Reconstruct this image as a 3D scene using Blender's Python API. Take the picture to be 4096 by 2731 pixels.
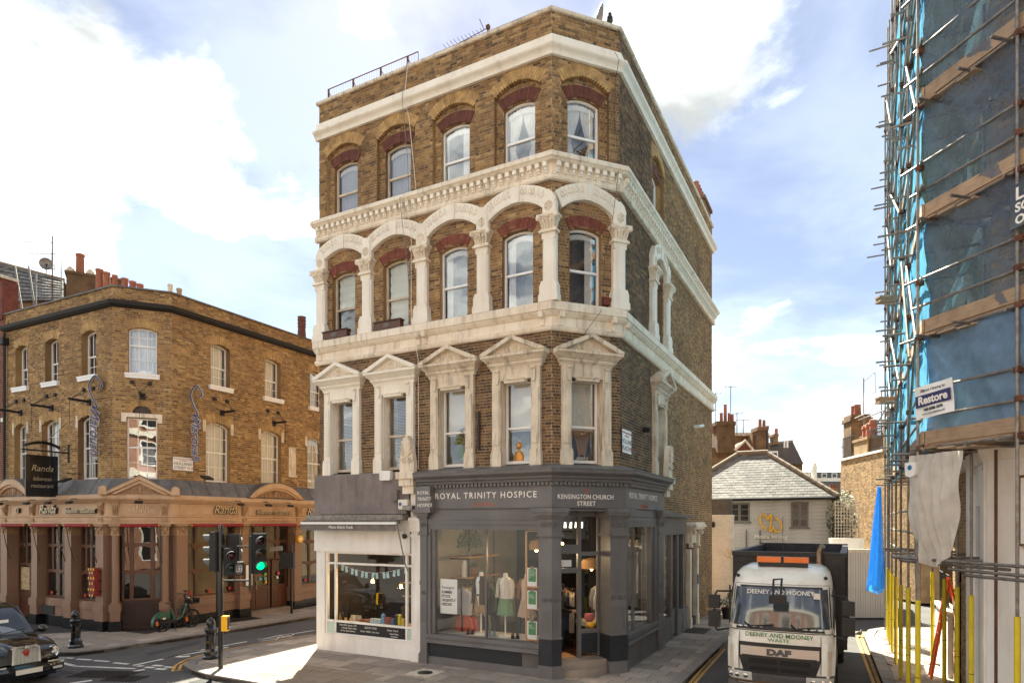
import bpy, math, random
from mathutils import Matrix, Vector
PI = math.pi
rnd = random.Random(11)
for _o in list(bpy.data.objects): bpy.data.objects.remove(_o)
scn = bpy.context.scene
col = scn.collection

# ------------------------------------------------------------------ camera
FPX, CX, HY, CAMH = 2561.0, 2048.0, 2087.0, 3.7      # photo focal length, centre and horizon in its own pixels
cam = bpy.data.cameras.new('camera'); camo = bpy.data.objects.new('camera', cam); col.objects.link(camo)
cam.sensor_width = 36; cam.lens = FPX / 4096 * 36; cam.shift_y = (HY - 1365.5) / 4096
cam.clip_start = .1; cam.clip_end = 4000
camo.location = (0, 0, CAMH); camo.rotation_euler = (PI / 2, 0, 0)
scn.camera = camo

# ------------------------------------------------------------------ sky, sun, exposure
SUN_EL, SUN_AZ = math.radians(46), math.radians(-9)
wd = bpy.data.worlds.new('World'); scn.world = wd; wd.use_nodes = True
def _world():
    nt = wd.node_tree; N = nt.nodes; L = nt.links; N.clear()
    def nd(t, **k):
        n = N.new(t)
        for a, b in k.items(): setattr(n, a, b)
        return n
    def math_(op, a, b=None, c=None, clamp=False):
        n = nd('ShaderNodeMath', operation=op, use_clamp=clamp)
        for i, v in enumerate((a, b, c)):
            if v is None: continue
            if isinstance(v, (int, float)): n.inputs[i].default_value = v
            else: L.new(v, n.inputs[i])
        return n.outputs[0]
    out = nd('ShaderNodeOutputWorld'); bg = nd('ShaderNodeBackground'); bg.inputs[1].default_value = .08
    sky = nd('ShaderNodeTexSky', sky_type='NISHITA', sun_disc=False)
    sky.sun_elevation = SUN_EL; sky.sun_rotation = SUN_AZ; sky.altitude = 30
    sky.air_density = 1.0; sky.dust_density = .15; sky.ozone_density = 2.0
    tc = nd('ShaderNodeTexCoord'); sep = nd('ShaderNodeSeparateXYZ'); L.new(tc.outputs['Generated'], sep.inputs[0])
    z = math_('MAXIMUM', sep.outputs[2], .0)
    zz = math_('ADD', z, .22)
    px = math_('DIVIDE', sep.outputs[0], zz); py = math_('DIVIDE', sep.outputs[1], zz)
    cmb = nd('ShaderNodeCombineXYZ'); L.new(px, cmb.inputs[0]); L.new(py, cmb.inputs[1]); cmb.inputs[2].default_value = 3.3
    def noise(sc, det, ro, off=0):
        mp = nd('ShaderNodeVectorMath', operation='ADD'); L.new(cmb.outputs[0], mp.inputs[0]); mp.inputs[1].default_value = (off, off * .7, 0)
        n = nd('ShaderNodeTexNoise'); n.inputs['Scale'].default_value = sc; n.inputs['Detail'].default_value = det
        n.inputs['Roughness'].default_value = ro; n.inputs['Distortion'].default_value = .25
        L.new(mp.outputs[0], n.inputs['Vector']); return n.outputs[0]
    big = noise(.9, 3, .5, 1.7); fine = noise(3.0, 10, .6, 4.1)
    s = math_('ADD', math_('MULTIPLY', big, .55), math_('MULTIPLY', fine, .85))
    # banks of cumulus: the view shows one big bank left of the corner building and lighter ones right of it
    for (x, y, wdt, amt) in ((280, 300, .972, .2), (720, 500, .978, .19), (1020, 640, .988, .16), (60, 900, .992, .15), (1180, 120, .985, .16), (1050, 950, .992, .12), (2850, 200, .985, .2),
                             (3200, 60, .992, .12), (3150, 1650, .95, .13), (2700, 500, .993, .08), (680, 60, .978, -.34), (1040, 330, .984, -.3), (1180, 520, .992, -.1), (60, 670, .993, -.15),
                             (330, 890, .993, -.15), (820, 1080, .985, -.2), (3250, 800, .93, -.2), (1150, 1200, .975, -.2), (1800, 40, .99, -.16), (2400, 40, .99, -.1)):
        d = Vector(((x - CX) / FPX, 1, (HY - y) / FPX)).normalized()
        dt = nd('ShaderNodeVectorMath', operation='DOT_PRODUCT'); L.new(tc.outputs['Generated'], dt.inputs[0]); dt.inputs[1].default_value = d
        mr = nd('ShaderNodeMapRange', interpolation_type='SMOOTHSTEP'); L.new(dt.outputs['Value'], mr.inputs[0])
        mr.inputs[1].default_value = wdt; mr.inputs[2].default_value = 1.0; mr.inputs[3].default_value = 0; mr.inputs[4].default_value = amt
        s = math_('ADD', s, mr.outputs[0])
    mask = nd('ShaderNodeMapRange', interpolation_type='SMOOTHSTEP'); L.new(s, mask.inputs[0])
    mask.inputs[1].default_value = .675; mask.inputs[2].default_value = .83; mask.inputs[3].default_value = .14; mask.inputs[4].default_value = .97
    shade = nd('ShaderNodeMapRange', interpolation_type='SMOOTHSTEP'); L.new(noise(1.9, 6, .55, 9.3), shade.inputs[0])
    shade.inputs[1].default_value = .36; shade.inputs[2].default_value = .58; shade.inputs[3].default_value = 1.3; shade.inputs[4].default_value = 4.7
    cc = nd('ShaderNodeVectorMath', operation='SCALE'); cc.inputs[0].default_value = (.99, .985, 1.01); L.new(shade.outputs[0], cc.inputs[3])
    mx = nd('ShaderNodeMix', data_type='RGBA'); L.new(mask.outputs[0], mx.inputs[0]); tn = nd('ShaderNodeVectorMath', operation='MULTIPLY'); L.new(sky.outputs[0], tn.inputs[0]); tn.inputs[1].default_value = (.355, .285, .285); L.new(tn.outputs[0], mx.inputs[6]); L.new(cc.outputs[0], mx.inputs[7])
    L.new(mx.outputs[2], bg.inputs[0]); L.new(bg.outputs[0], out.inputs[0])
_world()
sl = bpy.data.lights.new('sun', 'SUN'); sl.energy = 3.1; sl.angle = math.radians(.6); sl.color = (1, .93, .82)
so = bpy.data.objects.new('sun', sl); col.objects.link(so)
sdir = Vector((math.sin(SUN_AZ) * math.cos(SUN_EL), math.cos(SUN_AZ) * math.cos(SUN_EL), math.sin(SUN_EL)))
so.rotation_euler = sdir.to_track_quat('Z', 'Y').to_euler()
vs = scn.view_settings; vs.view_transform = 'Standard'; vs.look = 'None'; vs.exposure = 2.9; vs.gamma = 1; vs.use_curve_mapping = False
vs.use_white_balance = True; vs.white_balance_temperature = 6620; vs.white_balance_tint = 0        # the photo is balanced for open shade

# ------------------------------------------------------------------ helpers
I4 = Matrix.Identity(4)
def T(x, y=0, z=0): return Matrix.Translation((x, y, z))
def RZ(a): return Matrix.Rotation(a, 4, 'Z')
def RX(a): return Matrix.Rotation(a, 4, 'X')
def RY(a): return Matrix.Rotation(a, 4, 'Y')
def S3(x, y, z): return Matrix.Diagonal((x, y, z, 1))
def ground_at(x, y, z=0.0):
    t = (CAMH - z) * FPX / (y - HY); return (x - CX) / FPX * t, t
def FM(P, Q):
    "frame of a wall from P to Q as seen from outside: x along it, y into it, z up"
    d = (Vector(Q) - Vector(P)).normalized()
    return Matrix(((d.x, -d.y, 0, P[0]), (d.y, d.x, 0, P[1]), (0, 0, 1, 0), (0, 0, 0, 1)))
class Wall:
    def __init__(s, P, Q): s.P = Vector(P); s.Q = Vector(Q); s.d = (s.Q - s.P).normalized(); s.L = (s.Q - s.P).length; s.M = FM(P, Q); s.Mi = s.M.inverted()
    def uz(s, x, y, off=0.0):
        "where the photo's pixel ray meets the wall (moved off metres outwards)"
        n = Vector((s.d.y, -s.d.x)); P = s.P + n * off; rx = (x - CX) / FPX
        det = rx * -s.d.y + s.d.x
        t = (P.x * -s.d.y + s.d.x * P.y) / det; u = (rx * P.y - P.x) / det
        return u, CAMH - (y - HY) / FPX * t
class MB:
    def __init__(s): s.v = []; s.f = []
    def add(s, v, f):
        n = len(s.v); s.v += [tuple(p) for p in v]; s.f += [tuple(i + n for i in q) for q in f]; return s
    def box(s, x0, x1, y0, y1, z0, z1, M=None):
        v = [(x0,y0,z0),(x1,y0,z0),(x1,y1,z0),(x0,y1,z0),(x0,y0,z1),(x1,y0,z1),(x1,y1,z1),(x0,y1,z1)]
        if M is not None: v = [M @ Vector(p) for p in v]
        return s.add(v, [(0,3,2,1),(4,5,6,7),(0,1,5,4),(1,2,6,5),(2,3,7,6),(3,0,4,7)])
    def prism(s, poly, y0, y1, M=None):
        "outline in x,z pushed along y"
        n = len(poly); v = [(a, y0, b) for a, b in poly] + [(a, y1, b) for a, b in poly]
        if M is not None: v = [M @ Vector(p) for p in v]
        return s.add(v, [tuple(range(n)), tuple(range(2*n-1, n-1, -1))] + [(i, i+n, (i+1) % n + n, (i+1) % n) for i in range(n)])
    def plan(s, poly, z0, z1, M=None):
        n = len(poly); v = [(a, b, z0) for a, b in poly] + [(a, b, z1) for a, b in poly]
        if M is not None: v = [M @ Vector(p) for p in v]
        return s.add(v, [tuple(range(n-1, -1, -1)), tuple(range(n, 2*n))] + [(i, (i+1) % n, (i+1) % n + n, i+n) for i in range(n)])
    def ring(s, outer, inner, y0, y1, closed=False):
        n = len(outer); v = []
        for y in (y0, y1): v += [(a, y, b) for a, b in outer] + [(a, y, b) for a, b in inner]
        f = []
        for i in range(n if closed else n - 1):
            j = (i + 1) % n
            f += [(i, j, n+j, n+i), (2*n+i, 3*n+i, 3*n+j, 2*n+j), (i, 2*n+i, 2*n+j, j), (n+i, n+j, 3*n+j, 3*n+i)]
        if not closed: f += [(0, n, 3*n, 2*n), (n-1, 3*n-1, 4*n-1, 2*n-1)]
        return s.add(v, f)
    def lathe(s, prof, n=16, M=None, cap=True):
        v = []; k = len(prof)
        for r, z in prof:
            for i in range(n):
                a = 2*PI*i/n; v.append((r*math.cos(a), r*math.sin(a), z))
        if M is not None: v = [M @ Vector(p) for p in v]
        f = [(j*n+i, j*n+(i+1) % n, (j+1)*n+(i+1) % n, (j+1)*n+i) for j in range(k-1) for i in range(n)]
        if cap: f += [tuple(range(n-1, -1, -1)), tuple(range((k-1)*n, k*n))]
        return s.add(v, f)
    def tube(s, pts, r, n=6, closed=False, cap=True):
        pts = [Vector(p) for p in pts]; k = len(pts); v = []; up = None
        for i, p in enumerate(pts):
            a = pts[i-1] if (i or closed) else p; b = pts[(i+1) % k] if (i < k-1 or closed) else p
            t = (b - a).normalized()
            if up is None: up = Vector((0,0,1)) if abs(t.z) < .9 else Vector((1,0,0))
            x = t.cross(up)
            if x.length < 1e-6: x = t.orthogonal()
            x.normalize(); y = x.cross(t).normalized(); up = y
            rr = r[i] if isinstance(r, (list, tuple)) else r
            for j in range(n):
                an = 2*PI*j/n; v.append(p + x*(rr*math.cos(an)) + y*(rr*math.sin(an)))
        f = [(i*n+j, i*n+(j+1) % n, ((i+1) % k)*n+(j+1) % n, ((i+1) % k)*n+j) for i in range(k if closed else k-1) for j in range(n)]
        if cap and not closed: f += [tuple(range(n-1, -1, -1)), tuple(range((k-1)*n, k*n))]
        return s.add(v, f)
    def ball(s, c, r, n=10, m=6, sc=(1,1,1)):
        prof = [(max(1e-4, r*math.sin(PI*i/m)), -r*math.cos(PI*i/m)) for i in range(m+1)]
        return s.lathe(prof, n, T(*c) @ S3(*sc), cap=False)
    def loft(s, rings, n=14, cap=True):
        "elliptical sections (cx, cy, z, rx, ry)"
        v = []; k = len(rings)
        for cx, cy, z, rx, ry in rings:
            for i in range(n): a = 2*PI*i/n; v.append((cx+rx*math.cos(a), cy+ry*math.sin(a), z))
        f = [(j*n+i, j*n+(i+1) % n, (j+1)*n+(i+1) % n, (j+1)*n+i) for j in range(k-1) for i in range(n)]
        if cap: f += [tuple(range(n-1, -1, -1)), tuple(range((k-1)*n, k*n))]
        return s.add(v, f)
    def sheet(s, fn, nu, nv, thick=0):
        "grid surface, fn(a,b) with a,b in 0..1"
        v = [fn(i/nu, j/nv) for j in range(nv+1) for i in range(nu+1)]
        return s.add(v, [(j*(nu+1)+i, j*(nu+1)+i+1, (j+1)*(nu+1)+i+1, (j+1)*(nu+1)+i) for j in range(nv) for i in range(nu)])
    def sweep(s, path, prof, closed_prof=False, caps=True):
        "profile of (out, z) along a plan path; out is to the right-hand side of the path's direction"
        P = [Vector(p) for p in path]; k = len(P); n = len(prof); v = []
        for i in range(k):
            d0 = (P[i] - P[i-1]).normalized() if i else None; d1 = (P[i+1] - P[i]).normalized() if i < k-1 else None
            n0 = Vector((d0.y, -d0.x)) if d0 is not None else None; n1 = Vector((d1.y, -d1.x)) if d1 is not None else None
            if n0 is None: m = n1
            elif n1 is None: m = n0
            else: m = (n0 + n1).normalized(); m = m / m.dot(n0)
            for o, z in prof: v.append((P[i].x + m.x*o, P[i].y + m.y*o, z))
        f = [(i*n+j, (i+1)*n+j, (i+1)*n+j+1, i*n+j+1) for i in range(k-1) for j in range(n-1)]
        if closed_prof: f += [(i*n+n-1, (i+1)*n+n-1, (i+1)*n, i*n) for i in range(k-1)]
        if caps: f += [tuple(range(n)), tuple(range(k*n-1, (k-1)*n-1, -1))]
        return s.add(v, f)
WM = {}
def _mesh(name, mb, mat, smooth):
    me = bpy.data.meshes.new(name); me.from_pydata(mb.v, [], mb.f); me.materials.append(mat)
    if smooth:
        me.polygons.foreach_set('use_smooth', [True]*len(me.polygons)); me.update(); me.set_sharp_from_angle(angle=.7)
    me.update(); return me
def _place(o, parent, M):
    WM[o.name] = M.copy()
    if parent is not None:
        o.parent = parent; o.matrix_basis = WM[parent.name].inverted() @ M
    else: o.matrix_basis = M
def _tag(o, label=None, cat=None, group=None, kind=None):
    if label: o['label'] = label
    if cat: o['category'] = cat
    if group: o['group'] = group
    if kind: o['kind'] = kind
def root(name, label, cat, loc=(0,0,0), rz=0.0, group=None, M=None):
    o = bpy.data.objects.new(name, None); col.objects.link(o); o.empty_display_size = .3
    _place(o, None, M if M is not None else T(*loc) @ RZ(rz)); _tag(o, label, cat, group); return o
def part(name, mb, mat, parent, M=None, smooth=False, kind=None, label=None):
    me = mb if isinstance(mb, bpy.types.Mesh) else _mesh(name, mb, mat, smooth)
    o = bpy.data.objects.new(name, me); col.objects.link(o)
    _place(o, parent, M if M is not None else (WM[parent.name] if parent is not None else I4)); _tag(o, label, None, None, kind); return o
def thing(name, mb, mat, label, cat, M=I4, group=None, smooth=False, kind=None):
    o = part(name, mb, mat, None, M, smooth, kind); _tag(o, label, cat, group); return o
def struct(name, mb, mat, parent=None, M=I4, smooth=False):
    o = part(name, mb, mat, parent, M, smooth)
    if parent is None: o['kind'] = 'structure'
    return o
def copy_tree(o, M, label=None):
    "copy a thing with its parts and sub-parts to a new place"
    old = WM[o.name]
    def rec(a, par):
        c = a.copy(); col.objects.link(c)
        _place(c, par, M @ old.inverted() @ WM[a.name])
        for ch in [x for x in bpy.data.objects if x.parent == a]: rec(ch, c)
        return c
    c = rec(o, None)
    if label: c['label'] = label
    return c
FACE = Matrix(((1,0,0,0),(0,0,-1,0),(0,1,0,0),(0,0,0,1)))     # lettering drawn in x,y stands up on a wall
def text(s, size, M, mat, parent, name='lettering', shear=0.0, bold=0.0, ext=.004, align='CENTER', sx=1.0, gap=1.0, face=True, line=1.0):
    cu = bpy.data.curves.new('t', 'FONT'); cu.body = s; cu.size = size; cu.shear = shear; cu.offset = bold; cu.extrude = ext
    cu.align_x = align; cu.align_y = 'CENTER'; cu.space_character = gap; cu.space_line = line; cu.resolution_u = 3
    ob = bpy.data.objects.new('t', cu); col.objects.link(ob)
    bpy.context.view_layer.update()
    me = bpy.data.meshes.new_from_object(ob.evaluated_get(bpy.context.evaluated_depsgraph_get())); me.name = name
    bpy.data.objects.remove(ob); bpy.data.curves.remove(cu)
    me.materials.clear(); me.materials.append(mat)
    return part(name, me, mat, parent, M @ (FACE if face else I4) @ S3(sx, 1, 1))
def arch(uc, hw, z0, zs, rise, n=10, base=True):
    "outline of an opening with a segmental head, from bottom left over the top to bottom right"
    p = [(uc-hw, z0)] if base else []
    if rise <= 1e-4: p += [(uc-hw, zs), (uc+hw, zs)]
    else:
        r = (hw*hw + rise*rise)/(2*rise); cz = zs + rise - r; a0 = math.asin(max(-1, min(1, hw/r)))
        if rise > hw: a0 = PI - a0
        for i in range(n+1):
            a = -a0 + 2*a0*i/n; p.append((uc + r*math.sin(a), cz + r*math.cos(a)))
    if base: p.append((uc+hw, z0))
    return p
def half_at(z, o):
    uc, hw, z0, zs, rise = o
    if z < z0 or z > zs + rise: return 0
    if z <= zs or rise <= 1e-4: return hw
    r = (hw*hw + rise*rise)/(2*rise); cz = zs + rise - r
    return math.sqrt(max(0, r*r - (z-cz)**2))
def clip_poly(sub, clip):
    "convex clip (counter-clockwise)"
    out = sub
    for i in range(len(clip)):
        a, b = clip[i], clip[(i+1) % len(clip)]; inp = out; out = []
        if not inp: break
        side = lambda p: (b[0]-a[0])*(p[1]-a[1]) - (b[1]-a[1])*(p[0]-a[0])
        for j in range(len(inp)):
            p, q = inp[j-1], inp[j]; sp, sq = side(p), side(q)
            if (sp >= 0) != (sq >= 0):
                t = sp/(sp-sq); out.append((p[0]+(q[0]-p[0])*t, p[1]+(q[1]-p[1])*t))
            if sq >= 0: out.append(q)
    return out

def smooth_pts(p, n=6):
    P = [Vector(q) for q in p]; out = []
    for i in range(len(P)-1):
        a, b, c, d = P[max(i-1,0)], P[i], P[i+1], P[min(i+2,len(P)-1)]
        for k in range(n):
            t = k/n; out.append(.5*((2*b)+(c-a)*t+(2*a-5*b+4*c-d)*t*t+(3*b-a-3*c+d)*t**3))
    out.append(P[-1]); return out
# ------------------------------------------------------------------ materials
def C(r, g, b):
    return tuple(((c/255)/12.92 if c/255 <= .04045 else ((c/255+.055)/1.055)**2.4) for c in (r, g, b)) + (1,)
MT = {}
def mat(name, c1, c2=None, ns=3.0, rough=.6, bump=0.0, bs=30.0, metal=0.0, stretch=(1,1,1), vary=0.0, emit=None, es=0.0, coat=0.0, dirt=None, ramp=None, spec=.5, lo=.35, hi=.65, speck=None, hue=0.0):
    m = bpy.data.materials.new(name); m.use_nodes = True; nt = m.node_tree; N = nt.nodes; L = nt.links; MT[name] = m
    b = N['Principled BSDF']; b.inputs['Roughness'].default_value = rough; b.inputs['Metallic'].default_value = metal
    b.inputs['Specular IOR Level'].default_value = spec; b.inputs['Coat Weight'].default_value = coat
    if coat: b.inputs['Coat Roughness'].default_value = .06
    tc = N.new('ShaderNodeTexCoord'); mp = N.new('ShaderNodeMapping'); L.new(tc.outputs['Object'], mp.inputs[0]); mp.inputs['Scale'].default_value = stretch
    cur = None; rv = None
    if vary or ramp:
        oi = N.new('ShaderNodeObjectInfo'); ge = N.new('ShaderNodeNewGeometry'); ad = N.new('ShaderNodeMath'); ad.operation = 'ADD'
        L.new(oi.outputs['Random'], ad.inputs[0]); L.new(ge.outputs['Random Per Island'], ad.inputs[1])
        fr = N.new('ShaderNodeMath'); fr.operation = 'FRACT'; L.new(ad.outputs[0], fr.inputs[0]); rv = fr.outputs[0]
    if ramp:
        cr = N.new('ShaderNodeValToRGB'); el = cr.color_ramp.elements
        el[0].position = ramp[0][0]; el[0].color = ramp[0][1]; el[1].position = ramp[-1][0]; el[1].color = ramp[-1][1]
        for p, c in ramp[1:-1]: e = el.new(p); e.color = c
        L.new(rv, cr.inputs[0]); cur = cr.outputs[0]
    if c2 is not None:
        n = N.new('ShaderNodeTexNoise'); n.inputs['Scale'].default_value = ns; n.inputs['Detail'].default_value = 6; n.inputs['Roughness'].default_value = .6
        L.new(mp.outputs[0], n.inputs['Vector'])
        mr = N.new('ShaderNodeMapRange'); mr.inputs[1].default_value = lo; mr.inputs[2].default_value = hi; L.new(n.outputs[0], mr.inputs[0])
        mx = N.new('ShaderNodeMix'); mx.data_type = 'RGBA'; L.new(mr.outputs[0], mx.inputs[0])
        if cur is not None: L.new(cur, mx.inputs[6]); mx.blend_type = 'MULTIPLY'
        else: mx.inputs[6].default_value = c1
        mx.inputs[7].default_value = c2; cur = mx.outputs[2]
    if speck:
        vo = N.new('ShaderNodeTexNoise'); vo.inputs['Scale'].default_value = speck[1]; vo.inputs['Detail'].default_value = 2; L.new(tc.outputs['Object'], vo.inputs['Vector'])
        mr = N.new('ShaderNodeMapRange'); mr.inputs[1].default_value = speck[2]; mr.inputs[2].default_value = speck[2]+.08; L.new(vo.outputs[0], mr.inputs[0])
        mx = N.new('ShaderNodeMix'); mx.data_type = 'RGBA'; L.new(mr.outputs[0], mx.inputs[0])
        if cur is not None: L.new(cur, mx.inputs[6])
        else: mx.inputs[6].default_value = c1
        mx.inputs[7].default_value = speck[0]; cur = mx.outputs[2]
    if dirt:
        n = N.new('ShaderNodeTexNoise'); n.inputs['Scale'].default_value = dirt[1]; n.inputs['Detail'].default_value = 8; n.inputs['Roughness'].default_value = .65
        m2 = N.new('ShaderNodeMapping'); L.new(tc.outputs['Object'], m2.inputs[0]); m2.inputs['Scale'].default_value = dirt[3] if len(dirt) > 3 else (1,1,.3); L.new(m2.outputs[0], n.inputs['Vector'])
        mr = N.new('ShaderNodeMapRange'); mr.inputs[1].default_value = .5; mr.inputs[2].default_value = .72; mr.inputs[4].default_value = dirt[2]; L.new(n.outputs[0], mr.inputs[0])
        mx = N.new('ShaderNodeMix'); mx.data_type = 'RGBA'; L.new(mr.outputs[0], mx.inputs[0])
        if cur is not None: L.new(cur, mx.inputs[6])
        else: mx.inputs[6].default_value = c1
        mx.inputs[7].default_value = dirt[0]; cur = mx.outputs[2]
    if vary and not ramp:
        hs = N.new('ShaderNodeHueSaturation')
        mr = N.new('ShaderNodeMapRange'); mr.inputs[3].default_value = 1-vary; mr.inputs[4].default_value = 1+vary; L.new(rv, mr.inputs[0]); L.new(mr.outputs[0], hs.inputs['Value'])
        if cur is not None: L.new(cur, hs.inputs['Color'])
        else: hs.inputs['Color'].default_value = c1
        cur = hs.outputs[0]
    if cur is not None: L.new(cur, b.inputs['Base Color'])
    else: b.inputs['Base Color'].default_value = c1
    if bump:
        n = N.new('ShaderNodeTexNoise'); n.inputs['Scale'].default_value = bs; n.inputs['Detail'].default_value = 5; L.new(mp.outputs[0], n.inputs['Vector'])
        bp = N.new('ShaderNodeBump'); bp.inputs['Strength'].default_value = bump; bp.inputs['Distance'].default_value = .02; L.new(n.outputs[0], bp.inputs['Height']); L.new(bp.outputs[0], b.inputs['Normal'])
    if emit is not None:
        b.inputs['Emission Color'].default_value = emit; b.inputs['Emission Strength'].default_value = es
    return m
def glassmat(name, tint=(1,1,1,1), wav=.02, ws=2.2, fac=1.0, rough=.0):
    m = bpy.data.materials.new(name); m.use_nodes = True; nt = m.node_tree; N = nt.nodes; L = nt.links; N.clear(); MT[name] = m
    o = N.new('ShaderNodeOutputMaterial'); mx = N.new('ShaderNodeMixShader'); t = N.new('ShaderNodeBsdfTransparent'); g = N.new('ShaderNodeBsdfGlossy')
    t.inputs[0].default_value = tint; g.inputs['Roughness'].default_value = rough
    fr = N.new('ShaderNodeLayerWeight'); fr.inputs[0].default_value = .5
    pw = N.new('ShaderNodeMath'); pw.operation = 'POWER'; pw.inputs[1].default_value = 4.0; L.new(fr.outputs['Facing'], pw.inputs[0])
    mu = N.new('ShaderNodeMath'); mu.operation = 'MULTIPLY_ADD'; mu.inputs[1].default_value = .85; mu.inputs[2].default_value = .115*fac; mu.use_clamp = True; L.new(pw.outputs[0], mu.inputs[0])
    tc = N.new('ShaderNodeTexCoord'); n = N.new('ShaderNodeTexNoise'); n.inputs['Scale'].default_value = ws; n.inputs['Detail'].default_value = 1; L.new(tc.outputs['Object'], n.inputs['Vector'])
    bp = N.new('ShaderNodeBump'); bp.inputs['Strength'].default_value = wav; bp.inputs['Distance'].default_value = .3; L.new(n.outputs[0], bp.inputs['Height']); L.new(bp.outputs[0], g.inputs['Normal'])
    L.new(mu.outputs[0], mx.inputs[0]); L.new(t.outputs[0], mx.inputs[1]); L.new(g.outputs[0], mx.inputs[2]); L.new(mx.outputs[0], o.inputs[0])
    return m
def netmat(name, colr, dens, fold=6.0, trans=.5):
    "woven debris netting / polythene: partly open cloth that lets light through"
    m = bpy.data.materials.new(name); m.use_nodes = True; nt = m.node_tree; N = nt.nodes; L = nt.links; N.clear(); MT[name] = m
    o = N.new('ShaderNodeOutputMaterial'); mx = N.new('ShaderNodeMixShader'); t = N.new('ShaderNodeBsdfTransparent'); d = N.new('ShaderNodeBsdfDiffuse'); tl = N.new('ShaderNodeBsdfTranslucent'); m2 = N.new('ShaderNodeMixShader')
    d.inputs[0].default_value = colr; tl.inputs[0].default_value = colr; m2.inputs[0].default_value = trans
    tc = N.new('ShaderNodeTexCoord'); n = N.new('ShaderNodeTexNoise'); n.inputs['Scale'].default_value = fold; n.inputs['Detail'].default_value = 4; L.new(tc.outputs['Object'], n.inputs['Vector'])
    mr = N.new('ShaderNodeMapRange'); mr.inputs[1].default_value = .3; mr.inputs[2].default_value = .7; mr.inputs[3].default_value = max(0, dens-.13); mr.inputs[4].default_value = min(1, dens+.13); L.new(n.outputs[0], mr.inputs[0])
    L.new(d.outputs[0], m2.inputs[1]); L.new(tl.outputs[0], m2.inputs[2]); L.new(mr.outputs[0], mx.inputs[0]); L.new(t.outputs[0], mx.inputs[1]); L.new(m2.outputs[0], mx.inputs[2]); L.new(mx.outputs[0], o.inputs[0])
    return m
G = lambda *a: C(*a)
BK = [(0, C(96,76,56)), (.12, C(124,98,68)), (.35, C(146,115,76)), (.62, C(158,124,81)), (.85, C(172,138,90)), (.95, C(190,160,114)), (1, C(112,90,68))]
mat('brick', C(150,104,60), C(206,198,190), ns=.9, rough=.9, bump=.5, bs=45, ramp=BK, dirt=(C(92,74,58), .45, .35, (1,1,.45)))
BKD = [(0, C(112,88,62)), (.3, C(144,114,76)), (.6, C(162,130,86)), (.85, C(178,146,98)), (1, C(122,98,72))]
mat('brick_side', C(120,90,60), C(206,198,188), ns=.9, rough=.9, bump=.5, bs=45, ramp=BKD, dirt=(C(88,72,58), .3, .5, (1,1,.7)))
BKS = [(0, C(78,62,48)), (.3, C(106,84,62)), (.6, C(126,100,72)), (.85, C(146,116,80)), (1, C(88,70,56))]
mat('brick_soot', C(110,86,62), C(206,198,190), ns=.9, rough=.9, bump=.5, bs=45, ramp=BKS, dirt=(C(66,56,48), .5, .4, (1,1,.6)))
BKR = [(0, C(118,90,60)), (.2, C(144,112,72)), (.5, C(164,130,82)), (.75, C(178,142,90)), (.9, C(196,164,114)), (1, C(132,106,80))]
mat('brick_randa', C(158,108,58), C(208,200,190), ns=.8, rough=.9, bump=.5, bs=45, ramp=BKR, dirt=(C(110,88,68), .45, .35, (1,1,.6)))
mat('brick_red', C(108,62,50), C(86,48,38), ns=6, rough=.85, bump=.3, vary=.2)
mat('brick_orange', C(126,66,50), C(100,51,39), ns=6, rough=.85, bump=.3, vary=.22)
mat('brick_gauged', C(186,152,102), C(150,118,76), ns=4, rough=.9, bump=.3, vary=.2)
mat('brick_back', C(120,92,62), C(84,64,46), ns=2, rough=.9, vary=.3)
mat('brick_yellow', C(168,138,98), C(136,108,74), ns=2, rough=.9, vary=.38, bump=.4)  # yellow brick, tone differs from brick to brick
mat('brick_white', C(226,220,212), C(204,196,186), ns=3, rough=.75, bump=.3, vary=.05)
mat('mortar', C(198,176,146), C(162,138,110), ns=5, rough=.95, bump=.2)
mat('mortar_dark', C(200,178,148), C(164,142,114), ns=5, rough=.95)
mat('stone', C(238,226,206), C(222,206,182), ns=1.6, rough=.75, bump=.15, bs=25, dirt=(C(128,110,92), 2.0, .6, (3,3,.4)))
mat('stone_clean', C(240,232,217), C(229,219,202), ns=1.4, rough=.7, bump=.1, dirt=(C(190,172,148), 1.3, .4, (3,3,.25)))
mat('stone_soot', C(226,212,190), C(204,188,164), ns=2.2, rough=.8, bump=.2, dirt=(C(100,86,74), 2.4, .78, (3,3,.4)))
mat('stone_brown', C(120,92,62), C(90,66,44), ns=8, rough=.85, bump=.2)  # plain brown, mottled at random
mat('white_paint', C(240,236,230), C(230,225,217), ns=1.5, rough=.5, dirt=(C(170,154,136), 1.2, .35, (2,2,.4)))
mat('upvc', C(236,234,230), rough=.35)
mat('old_frame', C(214,200,180), C(190,172,150), ns=4, rough=.55, dirt=(C(130,110,90), 3, .5))
mat('grey_paint', C(112,109,108), C(102,99,98), ns=1.5, rough=.45, dirt=(C(74,70,68), 1.2, .4))
mat('mauve_render', C(136,126,122), C(120,110,107), ns=1.8, rough=.85, bump=.7, bs=14, dirt=(C(92,80,76), 2.5, .6, (1.5,1.5,.3)))
mat('lead', C(112,108,104), C(92,88,86), ns=3, rough=.55, metal=.2, dirt=(C(150,146,142), 3, .5))
mat('slate', C(116,111,106), C(98,93,88), ns=5, rough=.75, vary=.38, dirt=(C(112,104,88), 2, .4))
mat('slate_dark', C(98,94,92), C(80,76,74), ns=4, rough=.6, vary=.2)
mat('tile_ridge', C(132,116,98), C(120,104,86), ns=4, rough=.8, vary=.1)
mat('granite_pink', C(150,118,97), C(133,102,83), ns=30, rough=.32, spec=.5, speck=(C(92,66,58), 140, .58), lo=.3, hi=.7)
mat('granite_black', C(30,29,30), C(24,23,24), ns=20, rough=.25)
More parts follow.
